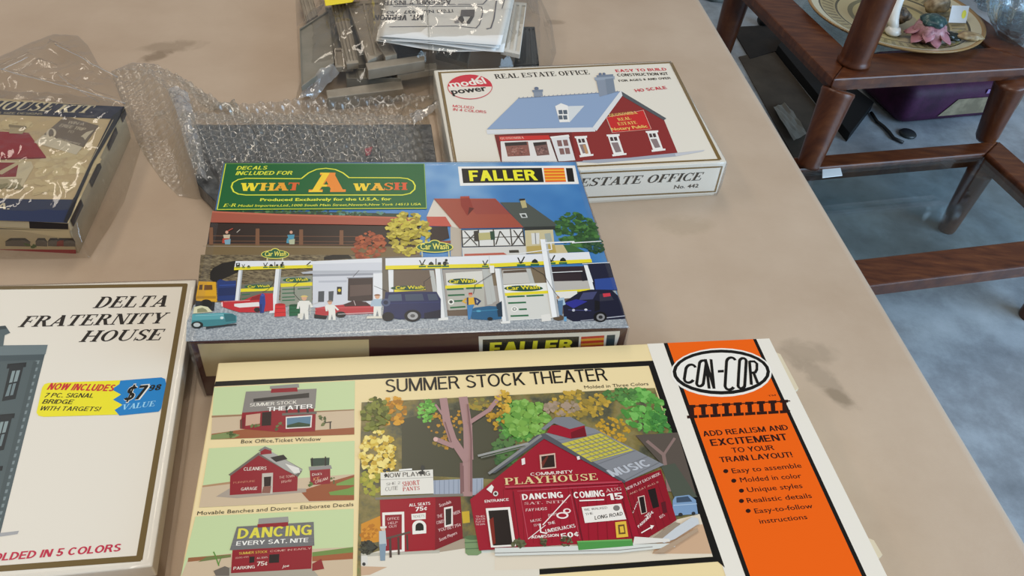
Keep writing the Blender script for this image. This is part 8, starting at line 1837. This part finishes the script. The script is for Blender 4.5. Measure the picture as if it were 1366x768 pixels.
# cut glass bowl and dish
cg = film('cut_glass', .05, 2.2, .03, .9, 90, 'd8e2e6')
for (loc, R, H_, lab) in (((1.1664, 1.9138), .10, .10, 'cut glass bowl on the upper shelf at the right edge of the picture'), ((1.1543, 2.0765), .05, .05, 'small cut glass dish beside the plate on the upper shelf')):
    bm = bmesh.new(); lathe(bm, [(0, .004), (R * .4, .003), (R * .45, .012), (R * .75, H_ * .4), (R * .97, H_ * .8), (R, H_), (R * .94, H_), (R * .7, H_ * .45), (R * .4, .02), (0, .018)], 48, flute=.05, nf=16)
    tag(from_bm('cut_glass_bowl', bm, cg, None, False, (*loc, ZU - .0055)), lab, 'bowl')

# ------------------------------------------------------------------ things on the floor beyond
pur = noisy('purple_fabric', [(.35, '2e1029'), (.65, '461b3e')], 14, .6, .3, 5, bump=.3, bscale=90)
PB = [(1.1106, 2.1466), (1.5207, 2.2848)]
pb = thing('purple_bag', (*PB[0][:2], 0), 'dark purple soft storage bag with a tan panel on the floor behind the step table', 'bag')
Lp = Vector(pb.location); A_, B_ = Vector(PB[0][:2]), Vector(PB[1][:2]); ux = (B_ - A_).normalized(); uy = Vector((-ux.y, ux.x)); ln_ = (B_ - A_).length
bm = bmesh.new(); prism(bm, [(0, 0), tuple(ux * ln_), tuple(ux * ln_ + uy * .25), tuple(uy * .25)], 0.001, .13, .035, 4, bottom_bev=True)
bd = from_bm('body', bm, pur, pb, True)
def onface(u0, u1, z0, z1, lift=.003):
    o_ = -uy * lift; return [(*(ux * ln_ * u + o_), z) for u, z in ((u0, z0), (u1, z0), (u1, z1), (u0 + (u1 - u0) * .16 if z1 - z0 > .03 else u0, z1))]
mesh_obj('tan_panel', onface(.30, .97, .03, .085), [(0, 1, 2, 3)], noisy('tan_panel_card', [(.4, '6e6450'), (.6, '8c8068')], 20, .6), pb)
mesh_obj('lilac_trim', onface(.62, .98, .098, .112), [(0, 1, 2, 3)], plain('lilac_trim', '8a70a0', .5), pb)
strip_piece('black_case', [(0.8525, 2.6264), (0.8086, 2.5512), (0.9311, 2.0340), (1.0523, 2.2325)], .001, .03, plain('black_vinyl', '0d0f10', .6, .3), 'flat black case on the floor beneath the step table', 'case', None)
strip_piece('cardboard_sheet', [(0.6739, 2.4903), (0.8015, 2.5759), (0.9054, 2.1078), (0.7549, 1.9057)], .001, .004, noisy('shaded_cardboard', [(.35, '383129'), (.65, '4a4238')], 8, .8), 'brown cardboard sheet, coloured darker for shade, on the floor under the shelf', 'cardboard', None)  # brown darkened so the colour holds the shade of the shelves above
strip_piece('floor_shade_sheet', [(0.6758, 2.7045), (0.8888, 2.7763), (0.8918, 2.6173), (0.7106, 2.4826)], .001, .006, noisy('floor_shade_dark', [(.35, '191614'), (.65, '26211d')], 12, .9), 'dark brown sheet standing in for floor shade left of the step table', 'mat', None)  # sheet laid over plain floor; its dark colour paints in the shade
bm = bmesh.new(); W_ = [(0.7329, 2.1637), (0.7781, 2.1986), (0.8107, 2.0342), (0.7622, 1.9862)]; cW = sum((Vector(p[:2]) for p in W_), Vector((0, 0))) / 4
gr = 6; Vv = [[bm.verts.new((*(Vector(W_[0][:2]).lerp(Vector(W_[1][:2]), i / gr).lerp(Vector(W_[3][:2]).lerp(Vector(W_[2][:2]), i / gr), j / gr) - cW), .012 + .008 * noise.noise(Vector((i * .9, j * .8, 4))))) for i in range(gr + 1)] for j in range(gr + 1)]
for j in range(gr):
    for i in range(gr): bm.faces.new((Vv[j][i], Vv[j][i + 1], Vv[j + 1][i + 1], Vv[j + 1][i]))
bmesh.ops.solidify(bm, geom=list(bm.faces), thickness=.006)
wq = from_bm('crumpled_paper', bm, plain('crumpled_white_paper', 'a8a49a', .7), None, False, (*cW, 0.004)); tag(wq, 'crumpled pale paper on the floor beside the black case', 'paper')
bm = bmesh.new(); bmesh.ops.create_uvsphere(bm, u_segments=24, v_segments=16, radius=.022); 
for v_ in bm.verts: v_.co.z += .022
tag(from_bm('black_ball', bm, plain('black_rubber', '0a0a0b', .5), None, True, (0.7930, 2.7545, 0.0000)), 'small black ball on the floor seen left of the wooden shelf', 'ball')
for pts, lab in (([(1.0466, 2.2097, 0.0060), (1.0521, 2.1595, 0.0060), (1.0644, 2.1368, 0.0060), (1.0743, 2.1058, 0.0060), (1.0792, 2.0745, 0.0060), (1.1027, 2.0550, 0.0060)], 'black cable curling over the floor before the purple bag'),):
    bm = bmesh.new(); tube(bm, pts, .005, 8); tag(from_bm('cable', bm, plain('black_cable', '121212', .5), None, True), lab, 'cable')
bm = bmesh.new(); lathe(bm, [(0, .001), (.024, .001), (.026, .006), (.022, .010), (0, .010)], 24)
tag(from_bm('round_lid', bm, plain('dark_lid', '1e2426', .4), None, True, (1.1320, 2.1096, 0.0000)), 'dark round lid on the floor in front of the purple bag', 'lid')
bm = bmesh.new(); lathe(bm, [(0, .001), (.09, .001), (.095, .02), (.11, .16), (.116, .165), (.11, .17), (.102, .16), (.086, .012), (0, .01)], 28, flute=.02, nf=14)
tag(from_bm('ribbed_tub', bm, noisy('grey_tub', [(.4, '4a5450'), (.6, 'a4aaa6')], 12, .5), None, True, (0.6470, 2.9972, 0.0000)), 'grey ribbed tub on the floor beyond the far table edge', 'tub')
